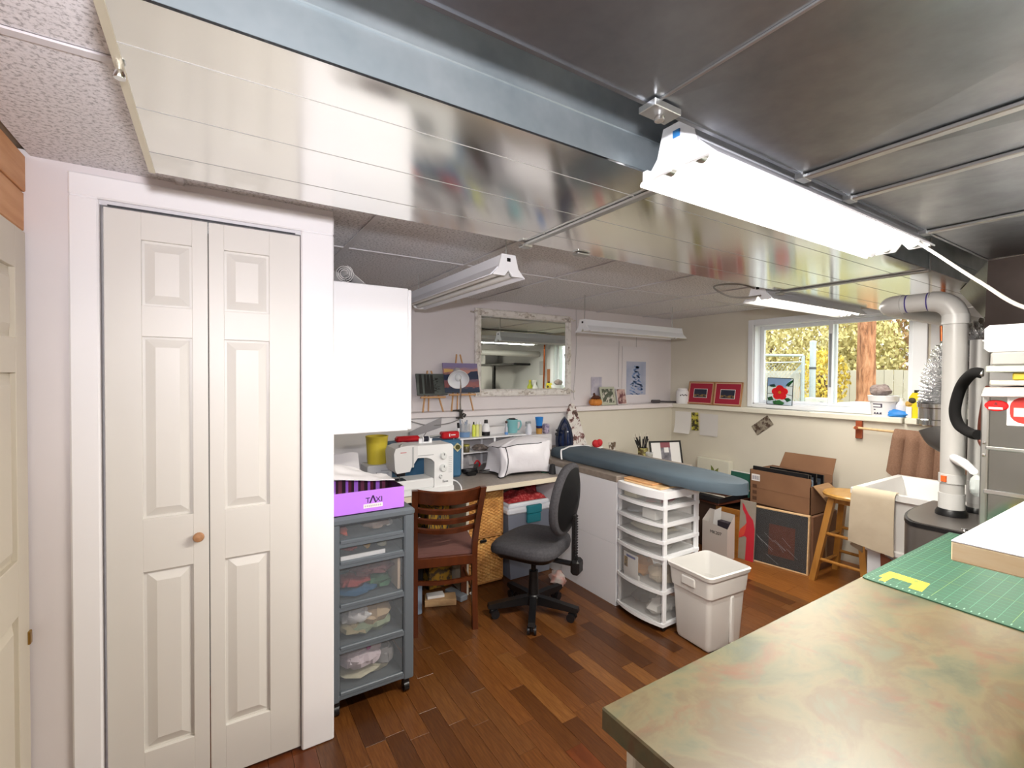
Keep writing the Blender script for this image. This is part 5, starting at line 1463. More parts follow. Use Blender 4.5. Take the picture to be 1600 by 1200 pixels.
def easel(label, x, w, h, cz, canvas_mat, top):
    t = thing('table_easel', label, 'easel', (x, 3.47, LZ))
    for s in (-1, 1):
        G().tube([(x+s*w*.33, 3.452, LZ), (x+s*.016, 3.535, LZ+top)], .0075, 6).build('leg', EAS, t, t)
    G().box((x-w*.4, 3.440, LZ+cz-.018), (x+w*.4, 3.466, LZ+cz-.004), .002).build('ledge_bar', EAS, t, t)
    G().tube([(x, 3.535, LZ+top*.7), (x, 3.552, LZ)], .006, 6).build('rear_leg', EAS, t, t)
    return t
easel('small pale wood easel holding the dark birch painting', 1.455, .26, .17, .128, None, .325)
easel('taller pale wood easel holding the sunset painting', 1.712, .30, .25, .145, None, .465)
def canvas(label, x, z0, w, h, mat, y=3.452, tilt=13, extra=None):
    t = thing('canvas_painting', label, 'painting', (x, y, z0), 0, None, rot=(R(-tilt), 0, 0))
    G().box((-w/2, -.012, 0), (w/2, .0, h)).build('canvas', mat, t)
    if extra: extra(t)
    return t
def birch(t):
    g = G()
    for (x, w) in ((-.095, .03), (-.055, .022), (-.03, .03), (.0, .03)):
        g.prism([(x-w/2, .012), (x+w/2, .012), (x+w*.35, .165), (x-w*.35, .165)], -.0135, -.012, 'y')
    g.build('dark_trunks', M('umber paint', '#191815', .6), t)
    g = G()
    for k in range(26):
        zz = .02+rnd.random()*.12; xx = .03+.025*(1-abs(zz-.05)*6)*rnd.uniform(-1, 1)
        g.obox((xx, -.0127, zz), (.030*rnd.random()+.006, .001, .004), 0, 0, rnd.uniform(-.4, .4))
    g.build('dark_fir', MATS['umber paint'], t)
canvas('dark birch forest painting on the small easel', 1.450, LZ+.132, .255, .172, M('grey green paint', '#5e655f', .6, col2='#454b48', nscale=9), 3.457, 13, birch)
def sunset(t):
    G().prism([(-.10, .135), (-.02, .150), (.04, .140), (.09, .175), (.155, .180), (.155, .125), (-.02, .115)], -.0135, -.012, 'y').build('dark_headland', M('slate blue paint', '#27324e', .6), t)
    G().prism([(-.15, .165), (-.08, .175), (-.06, .19), (-.15, .195)], -.0135, -.012, 'y').build('yellow_glow', M('yellow paint', '#dcb56a', .6), t)
canvas('purple and orange sunset painting on the taller easel', 1.712, LZ+.15, .315, .245, paint_mat('sunset paint', 'sunset'), 3.457, 13, sunset)
# clamp lamp
cl = thing('clamp_lamp', 'white clip on lamp clamped to the ledge in front of the paintings', 'lamp', (1.665, 3.41, 1.12))
G().tube(curve_pts([(1.668, 3.40, 1.20), (1.655, 3.38, 1.28), (1.64, 3.34, 1.40), (1.622, 3.32, 1.455)], 6), .007, 8).build('gooseneck', CHROME, cl, cl)
G().box((1.645, 3.39, 1.190), (1.690, 3.45, 1.204), .003).box((1.645, 3.39, 1.13), (1.69, 3.44, 1.144), .003).box((1.655, 3.385, 1.135), (1.68, 3.40, 1.2), .003).obox((1.70, 3.40, 1.16), (.03, .02, .03), .4, .3, .5, .003).cyl((1.60, 3.40, 1.20), (1.66, 3.40, 1.20), .006, n=8).build('clamp', M('dark clamp steel', '#55524f', .35, .9), cl, cl)
dirv = Vector((-.22, -.62, -.42)).normalized()
q = dirv.to_track_quat('Z', 'Y').to_matrix().to_4x4()
hd = Vector((1.622, 3.355, 1.475))
shade = G().lathe([(.022, -.085), (.030, -.08), (.032, -.03), (.040, -.02), (.078, .035), (.084, .055), (.081, .055), (.072, .034), (.036, -.012), (.0, -.014)], hd, 24, q)
so = shade.build('lamp_shade', ENAMEL, cl, cl, sharp=60)
G().ball(hd+dirv*.022, (.026, .026, .030), 12).build('bulb', M('clear bulb glass', '#dfe3e6', .1), so, cl)
tag(G().tube(curve_pts([(1.665, 3.385, 1.135), (1.56, 3.40, 1.10), (1.40, 3.43, 1.09), (1.25, 3.435, 1.13), (1.1, 3.43, 1.15)], 6), .004, 6).tube(curve_pts([(1.28, 3.435, 1.02), (1.40, 3.43, 1.08), (1.36, 3.43, 1.00), (1.26, 3.44, .94)], 6), .003, 5).build('lamp_cable', M('grey lamp cord', '#8b8886', .5)), 'thin grey lamp cord sagging below the ledge left of the clamp', 'cord')
tag(G().tube(curve_pts([(1.69, 3.42, 1.12), (1.73, 3.44, 1.06), (1.765, 3.44, 1.0)], 5), .0025, 5).build('thin_wire', M('pale wire', '#b9b6b4', .5)), 'thin pale wire from the lamp clamp down to the rack', 'cord')
pap = tag(G().sheet(lambda u, v: (1.25+.26*u, 3.425-.012*v, 1.0+.07*u+.05*v+.03*v*u), 8, 4, .002).build('grey_leaf', M('grey feather', '#a5a2a4', .8)), 'grey paper leaf leaning on the wall above the red handled tool', 'paper')
# hanging strings & art right of the mirror
simple('hung_string', 'thin white string hanging from the ceiling beside the mirror', 'string', [('string', G().tube(curve_pts([(2.985, 3.545, 2.13), (2.99, 3.545, 1.7), (2.96, 3.54, 1.35), (2.90, 3.46, 1.255)], 6), .0022, 5), M('grey string', '#aaa7a8', .7))], (2.98, 3.545, 1.25))
simple('pull_cord', 'short pull cord hanging on the wall left of the blue painting', 'string', [('string', G().tube([(3.575, 3.55, 1.37), (3.575, 3.55, 1.85)], .002, 5), M('grey string', '#aaa7a8', .7))], (3.575, 3.55, 1.37))
ba = thing('blue_watercolour', 'blue spruce watercolour on a long white mount taped to the wall', 'painting', (3.82, 3.555, LZ+.002))
G().box((3.63, 3.552, LZ+.01), (4.04, 3.557, 1.80)).build('white_mount', M('mount paper', '#e1dcdf', .8), ba, ba)
G().box((3.69, 3.5500, 1.285), (3.985, 3.5522, 1.642)).build('print', M('pale sky wash', '#b9bdd0', .7, col2='#a5aec6', nscale=6), ba, ba)
g = G()
rr = random.Random(5)
for k in range(70):
    z = 1.29+.30*rr.random(); w = .10*(1-(z-1.29)/.33)+.012
    g.obox((3.84+rr.uniform(-w, w), 3.5494, z), (.05*rr.random()+.015, .0006, .012), 0, 0, rr.uniform(-.5, .5))
g.build('spruce_strokes', M('spruce blue paint', '#6f8fc6', .7, col2='#93abd2', nscale=30), ba, ba)
G().tube([(3.835, 3.551, 1.80), (3.835, 3.551, 2.0)], .0022, 5).build('string', M('grey string', '#aaa7a8', .7), ba, ba)
tag(G().box((3.200, 3.553, 1.29), (3.34, 3.557, 1.475)).build('pencil_sketch', M('sketch paper', '#cfcad4', .8, col2='#b3afc0', nscale=14)), 'small faint pencil sketch taped above the pumpkin', 'drawing')
pk = thing('toy_pumpkin', 'small orange toy pumpkin with dark scarecrow top on the ledge', 'ornament', (3.20, 3.49, LZ))
g = G()
for k in range(8):
    a = 2*math.pi*k/8; g.ball((3.20+.035*math.cos(a), 3.49+.035*math.sin(a), LZ+.033), (.032, .032, .033), 10)
g.build('pumpkin', M('pumpkin orange', '#d98a3a', .6), pk, pk)
G().ball((3.205, 3.49, LZ+.075), (.05, .045, .022), 10, None, .5, 3).build('dark_leaves', M('dark brown leaves', '#5a3322', .8), pk, pk)
G().tube([(3.19, 3.49, LZ+.085), (3.17, 3.48, LZ+.12)], .012, 8).build('stalk', M('dark brown leaves', '#5a3322', .8), pk, pk)
framed('framed_photo', 'pale green photo frame with a couple beside the pumpkin', 'picture', (3.375, 3.49, LZ), .20, .185, .022, M('sage frame', '#b9bba6', .5), 12, 0, [(0, 'photo', M('couple photo', '#c9c4b6', .5, col2='#4d5340', nscale=22, lo=.45, hi=.52))])
framed('small_photo', 'small unframed portrait photo with red scarf at the ledge', 'photo', (3.565, 3.49, LZ), .135, .165, .006, PAPER, 12, 0, [(0, 'photo', M('portrait photo', '#6d3a3e', .5, col2='#c9a79e', nscale=16, lo=.45, hi=.55))])
tag(G().tube([(4.10, 3.47, LZ+.02), (4.38, 3.44, LZ+.008)], .010, 8).tube([(4.02, 3.49, LZ+.022), (4.12, 3.47, LZ+.021)], .018, 8).build('dark_rod', M('dark rod', '#4d474a', .5)), 'dark rod lying in the corner of the ledge', 'rod')
jr = thing('candle_jar', 'white jar with dark printed band in the corner of the ledge', 'jar', (4.33, 3.375, LZ))
G().lathe([(.062, 0), (.066, .02), (.066, .125), (.058, .14), (.05, .148), (.05, .165), (0, .168)], (4.338, 3.34, LZ), 20).build('body', WHITE, jr, jr)
g = G()
for k in range(5):
    a = R(200+k*14); c = Vector((4.338+.0668*math.cos(a), 3.34+.0668*math.sin(a), LZ+.09+.006*(k % 2)))
    g.obox(c, (.002, .010, .014), a)
g.build('dark_print', M('dark print', '#30302f', .6), jr, jr)
REDM = M('crimson mat board', '#a11f38', .7)
GOLD = M('worn gold frame', '#a9794e', .45)
for (y, lab, tl) in ((3.135, 'red matted night scene in a gold frame, left of the pair', 6), (2.822, 'red matted night scene in a gold frame, right of the pair by the window', 7)):
    framed('red_picture', lab, 'picture', (4.352, y, LZ), .305, .243, .011, GOLD, 10, R(-90), [(0, 'cream_liner', M('cream liner', '#dcb7a0', .6)), (.008, 'red_mat', REDM), ((.06, .06, .06, .065), 'white_liner', PAPER), ((.066, .064, .066, .07), 'night_scene', M('night blue print', '#262a3e', .5)), ((.068, .07, .068, .125), 'lit_houses', M('lit houses print', '#8f6f3c', .5, col2='#2a2b38', nscale=45, lo=.42, hi=.55))], group='red matted pictures on the ledge')
# pinned papers below the ledge
def pinned(name, label, y0, y1, z0, z1, mat, curl=.02, rz=0, cat='paper'):
    w, h = abs(y1-y0), z1-z0; cy, cz_ = (y0+y1)/2, (z0+z1)/2
    mm = Matrix.Translation(Vector((4.2975, cy, cz_))) @ Matrix.Rotation(rz, 4, 'X')
    t = thing(name, label, cat, (4.2975, cy, z0))
    G(mm).sheet(lambda u, v: (-.001-curl*(1-v)**3, w/2-w*u, -h/2+h*v), 3, 8, .0008).build('sheet', mat, t, t)
    return t, mm, w, h
pinned('pinned_paper', 'white sheet with curled lower edge pinned left of the flower card', 3.40, 3.20, .87, 1.105, PAPER, .03)
pinned('pinned_paper', 'faint grey white sheet pinned right of the flower card', 3.085, 2.88, .875, 1.10, M('thin grey paper', '#d6d3d0', .8), .008)
pinned('flower_card', 'narrow yellow and black flower card pinned between two white sheets', 3.19, 3.105, .915, 1.105, M('flower card', '#38331f', .6, col2='#c9c04a', nscale=26, lo=.45, hi=.55), .004, R(-3), 'card')
pinned('pinned_photo', 'brown photograph pinned askew under the ledge, left of the sink rail', 2.52, 2.33, .985, 1.085, M('brown photo', '#8f8676', .6, col2='#4d3b30', nscale=30, lo=.45, hi=.55), .004, R(-38), 'photo')
# window sill things
sg = thing('stained_glass_panel', 'stained glass panel of a red flower leaning in the window', 'stained glass', (4.40, 2.33, 1.229), 0, None, rot=(0, R(2), R(-90)))
def sgpiece(poly, nm, col, al=.92):
    G().prism(poly, -.002, .002, 'y').build(nm, M('glass '+col, col, .1, alpha=al), sg)
W2, H2 = .115, .245
def flower(r0, n, ph):
    return [(.005+r0*(1+.16*math.cos(5*(a)))*math.cos(a+ph), .118+r0*.92*(1+.16*math.cos(5*a))*math.sin(a+ph)) for a in [2*math.pi*k/n for k in range(n)]]
G().box((-W2, -.0012, 0), (W2, .0008, H2)).build('clear_ground', M('glass ground', '#cfe0ee', .1, alpha=.35), sg)
sgpiece([(-W2, .17), (-.04, .175), (.05, .16), (.10, .245), (-W2, .245)], 'sky_piece', '#8db0dd', .75)
sgpiece([(.05, .18), (.07, .205), (.112, .235), (.112, .215), (.08, .175)], 'leaf_piece', '#14552c')
sgpiece([(-.11, .06), (-.07, .075), (-.05, .04), (-.10, .03)], 'leaf_piece', '#14552c')
sgpiece([(.04, .06), (.08, .07), (.11, .05), (.07, .03)], 'leaf_piece', '#14552c')
sgpiece([(-.06, .03), (.0, .045), (.05, .02), (.03, .003), (-.05, .003)], 'leaf_piece', '#2a6a35')
sgpiece([(-.10, .18), (-.05, .19), (-.035, .165), (-.08, .16)], 'leaf_piece', '#14552c')
for k in range(5):
    a = R(72*k+20)
    c = (.002+.038*math.cos(a), .112+.036*math.sin(a))
    poly = [(c[0]+.037*math.cos(t)*(1 if True else 1), c[1]+.034*math.sin(t)) for t in [2*math.pi*j/12 for j in range(12)]]
    G().prism(poly, -.0045-.0006*k, .0025, 'y').build('petal', M('red petal glass', '#d11016', .15), sg)
G().lathe([(.014, 0), (.012, .003), (0, .004)], (.004, -.009, .115), 10, Matrix.Rotation(R(90), 4, 'X')).build('stamen', M('ochre glass', '#c9761c', .2), sg)
g = G()
for a, b_ in (((-W2, 0), (W2, 0)), ((W2, 0), (W2, H2)), ((W2, H2), (-W2, H2)), ((-W2, H2), (-W2, 0))):
    g.tube([(a[0], 0, a[1]), (b_[0], 0, b_[1])], .0035, 6)
for a, b_ in (((-W2, .17), (-.05, .16)), ((.05, .17), (W2, H2*.72)), ((-W2, .10), (-.05, .10)), ((.06, .10), (W2, .09)), ((-.03, .02), (-.04, .05))):
    g.tube([(a[0], -.001, a[1]), (b_[0], -.001, b_[1])], .0022, 5)
g.build('lead_came', M('dark lead', '#2c2d2e', .5, .6), sg)
tag(G().box((4.29, 2.02, LZ), (4.36, 2.12, LZ+.006), .002).box((4.31, 2.12, LZ), (4.345, 2.40, LZ+.004), .001).build('sill_latch', STEEL), 'flat steel latch lying on the sill below the window', 'latch')
bkt = thing('plaster_bucket', 'white lidded plaster bucket with printed label on the window ledge', 'bucket', (4.335, 1.525, LZ))
G().lathe([(.070, 0), (.082, .112), (.094, .114), (.098, .150), (.10, .155), (.095, .158), (.088, .150), (.075, .02), (0, .02)], (4.352, 1.515, LZ), 24).build('pail', WHITE, bkt, bkt)
def bl(u, v, a0, a1, z0, z1, off=.0025):
    a = R(a0+(a1-a0)*u); z = z0+(z1-z0)*v; r = .070+.012*(z/.112)+off
    return (4.352+r*math.cos(a), 1.515+r*math.sin(a), LZ+z)
DPR = M('dark label print', '#474357', .6)
for (a0, a1, z0, z1) in ((150, 195, .088, .097), (188, 195, .070, .097), (150, 195, .066, .073), (152, 163, .046, .055), (150, 193, .015, .030)):
    G().sheet(lambda u, v: bl(u, v, a0, a1, z0, z1), 6, 1).build('label_print', DPR, bkt, bkt)
bun = tag(G().ball((4.35, 1.535, LZ+.195), (.062, .065, .048), 14, None, .35, 2).build('mauve_yarn', M('mauve brown wool', '#8d7d79', .95, col2='#b9aaa4', nscale=30)), 'ball of mauve brown wool on top of the plaster bucket', 'wool')
tag(G().ball((4.315, 1.415, LZ+.022), (.03, .068, .030), 14, None, .45, 5).build('blue_cloth', M('bright blue nitrile', '#2b86d6', .5)), 'crumpled bright blue rubber glove on the ledge', 'glove')
simple('white_jug', 'translucent white bottle behind the blue glove', 'bottle', [('body', G().lathe([(.036, 0), (.038, .09), (.016, .12), (.016, .14), (0, .14)], (4.365, 1.405, LZ), 16), M('translucent bottle', '#e3e4ea', .3))], (4.365, 1.405, LZ))
simple('small_pot', 'small white pot with a sprouting ochre bud left of the yellow bottle', 'pot', [('pot', G().box((4.30, 1.325, LZ), (4.345, 1.36, LZ+.082), .004), WHITE), ('bud', G().ball((4.32, 1.345, LZ+.10), (.02, .022, .022), 10, None, .4, 2), M('ochre bud', '#c9a050', .7)), ('dark_leaf', G().ball((4.312, 1.325, LZ+.128), (.012, .024, .022), 10), M('dark dry leaf', '#3a3320', .6))], (4.32, 1.34, LZ))
simple('yellow_bottle', 'bright yellow plastic bottle with black cap at the end of the window ledge', 'bottle', [('body', G().prism([(1.285, LZ), (1.345, LZ), (1.345, LZ+.15), (1.325, LZ+.185), (1.29, LZ+.185), (1.285, LZ+.16)], 4.31, 4.38, 'x'), YELLOWP), ('cap', G().cyl((4.345, 1.305, LZ+.185), (4.345, 1.305, LZ+.205), .020, n=14), BLACK)], (4.345, 1.31, LZ))
tag(G().box((4.395, 1.19, LZ+.17), (4.4085, 1.30, LZ+.40), .002).build('cork_board', M('cork brown', '#a06a45', .8)), 'brown cork panel on the wall right of the window', 'panel')
simple('copper_pipe', 'copper pipe running down the wall right of the window', 'pipe', [('pipe', G().cyl((4.35, 1.16, 1.195), (4.35, 1.185, 2.125), .014, n=12), COPPER)], (4.35, 1.17, 1.195))
tag(G().box((4.36, 1.22, 1.905), (4.409, 1.235, 2.03), .002).build('angle_bracket', TRIM), 'white bracket at the top right of the window', 'bracket')

# ------------------------------------------------------------------ towel rail, laundry tub, stool, boxes
rl = thing('towel_rail', 'slim wooden towel rail on two reddish wall blocks above the tub', 'rail', (4.26, 1.2, 1.04))
REDW = M('reddish wood block', '#9a4a28', .5)
for y in (1.645, .62):
    G().box((4.272, y-.022, 1.005), (4.30, y+.022, 1.148), .003).build('wall_block', REDW, rl, rl)
    G().cyl((4.225, y, 1.092), (4.272, y, 1.092), .014, n=12).build('peg', REDW, rl, rl)
G().cyl((4.235, 1.665, 1.093), (4.235, .60, 1.060), .0095, n=10).build('rail_rod', PINEL, rl, rl)
TWB = M('brown towelling', '#8e6e5a', .95, col2='#82624f', nscale=120, bmp=(220, .5, .003))
def towel(u, v):
    y = 1.40-.42*u + .02*(v-.5)
    fold = .036*math.sin(u*16+.6)*(1-.3*v)
    front = v
    L = .34+.10*math.sin(math.pi*(u*.9+.1))-.06*(1-u) if True else .3
    z = 1.094-.014*u-L*front+.012
    x = 4.222-.010-abs(fold)*1.0-.02*front
    if v < .12: x = 4.222+.012*(1-v/.12)-.012; z = 1.105-.014*u-.02*v
    return (x, y-.05*front*(u-.3), z)
tw = thing('brown_towel', 'brown towel hanging in folds over the wooden rail', 'towel', (4.2, 1.2, .7))
g = G().sheet(towel, 44, 20, .006); g.build('front_fold', TWB, tw, tw, sharp=70)
G().sheet(lambda u, v: (4.249, 1.39-.40*u, 1.105-.014*u-.20*v), 10, 4, .005).build('back_fold', TWB, tw, tw)
st = thing('scrub_brush', 'dark handled brush hanging below the rail beside the brown towel', 'brush', (4.25, .97, .75))
G().tube([(4.232, .97, 1.055), (4.225, .98, .93)], .009, 8).build('handle', BLACK, st, st)
G().tube([(4.225, .98, .93), (4.222, .985, .84)], .007, 8).build('silver_shaft', CHROME, st, st)
G().ball((4.221, .987, .82), (.012, .012, .018), 10).build('tip', BLACK, st, st)
tub = thing('laundry_tub', 'white plastic laundry tub on legs below the towel rail', 'sink', (3.75, 1.0, 0))
TUBM = M('white tub plastic', '#e9e8e6', .35)
tx0, tx1, ty0, ty1, tz = 3.345, 4.08, .70, 1.325, .80
def rect(x0, x1, y0, y1, z): return [(x0, y0, z), (x1, y0, z), (x1, y1, z), (x0, y1, z)]
rings = [rect(tx0+.07, tx1-.06, ty0+.07, ty1-.07, .44), rect(tx0+.035, tx1-.03, ty0+.035, ty1-.035, .765), rect(tx0, tx1, ty0, ty1, .765), rect(tx0, tx1, ty0, ty1, tz), rect(tx0+.035, tx1-.035, ty0+.035, ty1-.035, tz), rect(tx0+.05, tx1-.05, ty0+.05, ty1-.05, tz-.03), rect(tx0+.085, tx1-.075, ty0+.085, ty1-.085, .47)]
vs = [p for r_ in rings for p in r_]; fs = [(3, 2, 1, 0), tuple(range(24, 28))]
for i in range(6):
    for k in range(4): fs.append((i*4+k, i*4+(k+1) % 4, i*4+4+(k+1) % 4, i*4+4+k))
G().add(vs, fs).build('basin', TUBM, tub, tub)
G().box((tx0+.055, ty0+.06, .415), (tx1-.05, ty1-.06, .452), .006).build('lower_flange', TUBM, tub, tub)
LEGM = M('white enamel leg', '#dfe2e8', .35)
for x in (tx0+.07, tx1-.09):
    for y in (ty0+.07, ty1-.20):
        G().prism([(x, y), (x+.02, y), (x+.02, y+.13), (x, y+.13)], 0, .415).build('leg', LEGM, tub, tub)
G().tube([(4.08, 1.02, .80), (4.08, 1.02, .93), (3.95, 1.02, .96), (3.90, 1.02, .93)], .011, 8).build('faucet', CHROME, tub, tub)
tag(G().sheet(lambda u, v: (3.323-.010*math.sin(math.pi*v)+(.05*(1-v/.08) if v < .08 else 0), 1.305-.215*u+.01*v*math.sin(3*u)+.018*v*(1-u), .806-(.335+.03*u)*max(0, v-.06)/.94-.0*u), 14, 18, .005).build('cream_towel', M('cream tea towel', '#cdbfa8', .95, col2='#c4b59d', nscale=8), sharp=70), 'cream tea towel draped over the front rim of the laundry tub', 'towel')
tag(G().sheet(lambda u, v: (3.40+.10*u, 1.335+.02*math.sin(u*5), .56-.12*v-.08*u*v), 8, 8, .004).build('cream_rag', M('cream tea towel'), sharp=70), 'cream rag corner sticking out behind the tub towards the stool', 'rag')
tag(G().prism([(1.06, .001), (1.15, .001), (1.17, .43), (1.08, .38)], 3.36, 3.385, 'x').build('brown_board', M('dark reddish board', '#6b3a24', .6)), 'dark reddish board leaning under the laundry tub', 'board')
tag(G().box((3.21, .82, .001), (3.40, 1.05, .20), .01).build('black_tray', BLACKM), 'black plastic tray on the floor in front of the tub', 'tray')
tag(G().box((3.60, .85, .001), (3.90, 1.12, .36), .01).build('white_pail', M('dull white plastic', '#cfd0d4', .4)), 'white box standing on the floor under the tub', 'box')

sto = thing('bar_stool', 'round topped varnished wooden stool left of the laundry tub', 'stool', (3.88, 1.53, 0))
STW = M('varnished pine', '#b5803c', .35, col2='#a06c2e', nscale=4, stretch=(5, 5, .8))
G().lathe([(0, .615), (.15, .615), (.172, .622), (.175, .638), (.165, .648), (.05, .645), (0, .643)], (3.88, 1.53, 0), 28).build('seat', M('varnished seat', '#c89a55', .3, col2='#b98845', nscale=4, stretch=(1, 6, 1)), sto, sto)
lg = []
for (sx, sy) in ((-1, 1), (1, 1), (-1, -1), (1, -1)):
    top = Vector((3.88+sx*.085, 1.53+sy*.085, .615)); bot = Vector((3.88+sx*.178, 1.53+sy*.168, 0))
    d = bot-top
    vs = []
    for p, w in ((top, .021), (bot, .019)): vs += [(p.x-w, p.y-w, p.z), (p.x+w, p.y-w, p.z), (p.x+w, p.y+w, p.z), (p.x-w, p.y+w, p.z)]
    G().add(vs, [(0, 1, 2, 3), (7, 6, 5, 4)] + [(k, (k+1) % 4, (k+1) % 4+4, k+4) for k in range(4)]).build('leg', STW, sto, sto)
    lg.append((top, bot))
G().box((3.78, 1.43, .575), (3.98, 1.45, .615), .003).box((3.78, 1.61, .575), (3.98, 1.63, .615), .003).box((3.78, 1.45, .575), (3.80, 1.61, .615), .003).box((3.96, 1.45, .575), (3.98, 1.61, .615), .003).build('apron', STW, sto, sto)
for (i, j, zz) in ((0, 1, .12), (2, 3, .12), (0, 2, .16), (1, 3, .16), (0, 1, .32), (2, 3, .32), (0, 2, .35), (1, 3, .35)):
    f = 1-zz/.615
    a = lg[i][0].lerp(lg[i][1], f); b_ = lg[j][0].lerp(lg[j][1], f)
    G().cyl(a, b_, .0115, n=10).build('rung', STW, sto, sto)
tag(G().tube([(3.80, 1.50, .66), (3.86, 1.38, .668)], .011, 8).tube([(3.81, 1.47, .661), (3.90, 1.40, .672)], .010, 8).obox((3.86, 1.42, .662), (.12, .05, .026), .5, 0, 0, .006).build('wood_offcut', M('rough offcut', '#a67f4f', .7)), 'small wooden offcut with knob lying on the stool seat', 'wood')

# boxes and art leaning at the window wall
lb = thing('lower_carton', 'brown cardboard carton on the floor under the open carton', 'carton', (3.95, 1.95, 0))
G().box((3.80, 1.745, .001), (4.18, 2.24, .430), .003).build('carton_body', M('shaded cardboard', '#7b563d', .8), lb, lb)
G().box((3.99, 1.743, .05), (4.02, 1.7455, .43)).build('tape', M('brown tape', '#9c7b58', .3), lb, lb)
ob = thing('open_carton', 'open brown cardboard carton stuffed with black frames', 'carton', (3.95, 1.97, .432))
x0, x1, y0, y1, z0, z1 = 3.795, 4.14, 1.765, 2.24, .432, .712
for a, b_ in (((x0, y0, z0), (x0+.005, y1, z1)), ((x1-.005, y0, z0), (x1, y1, z1)), ((x0, y0, z0), (x1, y0+.005, z1-.06)), ((x0, y1-.005, z0), (x1, y1, z1))):
    G().box(a, b_).build('side_panel', CARD, ob, ob)
G().box((x0, y0, z0), (x1, y1, z0+.006)).build('bottom_panel', CARD, ob, ob)
G().add([(x1, y0, z1), (x1, y1-.06, z1), (x1+.03, y1-.09, z1+.125), (x1+.03, y0-.01, z1+.125), (x1+.005, y0, z1), (x1+.005, y1-.06, z1), (x1+.035, y1-.09, z1+.125), (x1+.035, y0-.01, z1+.125)], [(0, 1, 2, 3), (7, 6, 5, 4), (0, 4, 5, 1), (1, 5, 6, 2), (2, 6, 7, 3), (3, 7, 4, 0)]).build('flap', CARD, ob, ob)
fv = [(x0+.03, y0, z1-.055), (x1-.08, y0, z1-.055), (x1-.02, y0-.075, z1-.13), (x0+.12, y0-.095, z1-.215)]
G().add(fv+[(p[0], p[1]-.004, p[2]+.003) for p in fv], [(0, 1, 2, 3), (7, 6, 5, 4), (0, 4, 5, 1), (1, 5, 6, 2), (2, 6, 7, 3), (3, 7, 4, 0)]).build('flap', CARDIN, ob, ob)
G().box((x0-.0012, y1-.085, z0+.19), (x0, y1-.015, z0+.245)).build('shipping_label', PAPER, ob, ob)
g = G()
for k in range(7): g.box((x0-.0018, y1-.08+k*.009, z0+.20), (x0-.0011, y1-.076+k*.009+.002*(k % 2), z0+.232))
g.build('label_print', M('grey label print', '#8e8c98', .6), ob, ob)
G().box((x0-.001, y0+.002, z0+.132), (x0, y1-.002, z0+.134)).build('crease', M('card crease', '#6f4d35', .8), ob, ob)
g = G()
for k in range(3): g.box((x0-.0014, y1-.06, z0+.03+k*.05), (x0-.0004, y1-.025, z0+.06+k*.05))
g.build('carton_print', M('dark card print', '#5a3b28', .8), ob, ob)
for k, (xx, zz, yy0, yy1, nm) in enumerate(((3.805, .742, 1.79, 2.222, 'front'), (3.865, .729, 1.80, 2.19, 'second'), (3.93, .735, 1.79, 2.15, 'third'), (4.0, .722, 1.77, 2.1, 'fourth'))):
    t = thing('picture_in_carton', 'black picture frame packed upright in the open carton, %s from the camera' % nm, 'picture frame', (xx, (yy0+yy1)/2, .44), group='black frames in the open carton')
    G().box((xx, yy0, .44), (xx+.018, yy1, .46), .002).box((xx, yy0, zz-.03), (xx+.018, yy1, zz), .002).box((xx, yy0, .46), (xx+.018, yy0+.02, zz-.03), .002).box((xx, yy1-.02, .46), (xx+.018, yy1, zz-.03), .002).build('frame', M('glossy black frame', '#111114', .25), t, t)
    G().box((xx+.006, yy0+.02, .46), (xx+.012, yy1-.02, zz-.03)).build('glazing', M('dark glazing', '#2a3038', .1, col2='#59606a', nscale=8), t, t)
tag(G().obox((3.965, 1.83, .655), (.24, .02, .016), 0, 0, 0, .003).build('orange_stick', M('orange wood', '#b9692c', .5)), 'orange wooden slat across the top of the open carton', 'slat')
tag(G().obox((3.97, 1.85, .64), (.10, .08, .08), .3, .2, .1, .006).build('clear_wrap', M('bluish film', '#8d99a6', .2, alpha=.7)), 'crumpled bluish film at the right end of the open carton', 'film')
# wrapped canvas leaning against the cartons
wcv = thing('wrapped_canvas', 'plastic wrapped dark canvas with a brown square leaning on the cartons', 'canvas', (3.695, 1.945, .001), 0, None, rot=(R(-4), 0, R(-80)))
cw, chh = .385, .432
G().box((-cw/2, 0, 0), (cw/2, .004, chh)).build('canvas_face', M('dark grey cloth', '#2a2929', .6, col2='#232223', nscale=6), wcv)
g = G().box((-cw/2-.008, -.002, -.0), (cw/2+.010, .034, .010), .001).box((-cw/2-.008, -.002, chh), (cw/2+.010, .034, chh+.010), .001).box((-cw/2-.008, -.002, .01), (-cw/2, .034, chh), .001).box((cw/2, -.002, .01), (cw/2+.010, .034, chh), .001)
g.build('wood_edge', PINEL, wcv)
G().box((-.075, -.0012, .085), (.11, .0, .325)).build('brown_square', M('rust brown print', '#4b2415', .5, col2='#55291a', nscale=12), wcv)
m, nt, b = new_mat('cling wrap'); 
b.inputs['Base Color'].default_value = lin('#b9bcc0'); b.inputs['Alpha'].default_value = .05; b.inputs['Roughness'].default_value = .12
bump(nt, b, noise_tex(nt, coord(nt, (1, 1, 1), (0, R(40), 0)), 14, 3), .8, .02)
G().sheet(lambda u, v: (-cw/2+cw*u, -.004-.002*noise.noise(Vector((u*6, v*6, 1))), .002+chh*v), 16, 16).build('plastic_wrap', m, wcv, sharp=180)
g = G()
rr = random.Random(3)
for k in range(11):
    xx, zz = rr.uniform(-.17, .1), rr.uniform(.03, .2)
    g.tube([(xx, -.0065, zz+.05), (xx+rr.uniform(.04, .1), -.0065, zz-.01)], .0007, 4)
g.build('crease_glint', M('film glint', '#8f9194', .3), wcv)  # glints along the film creases, painted on as thin pale lines
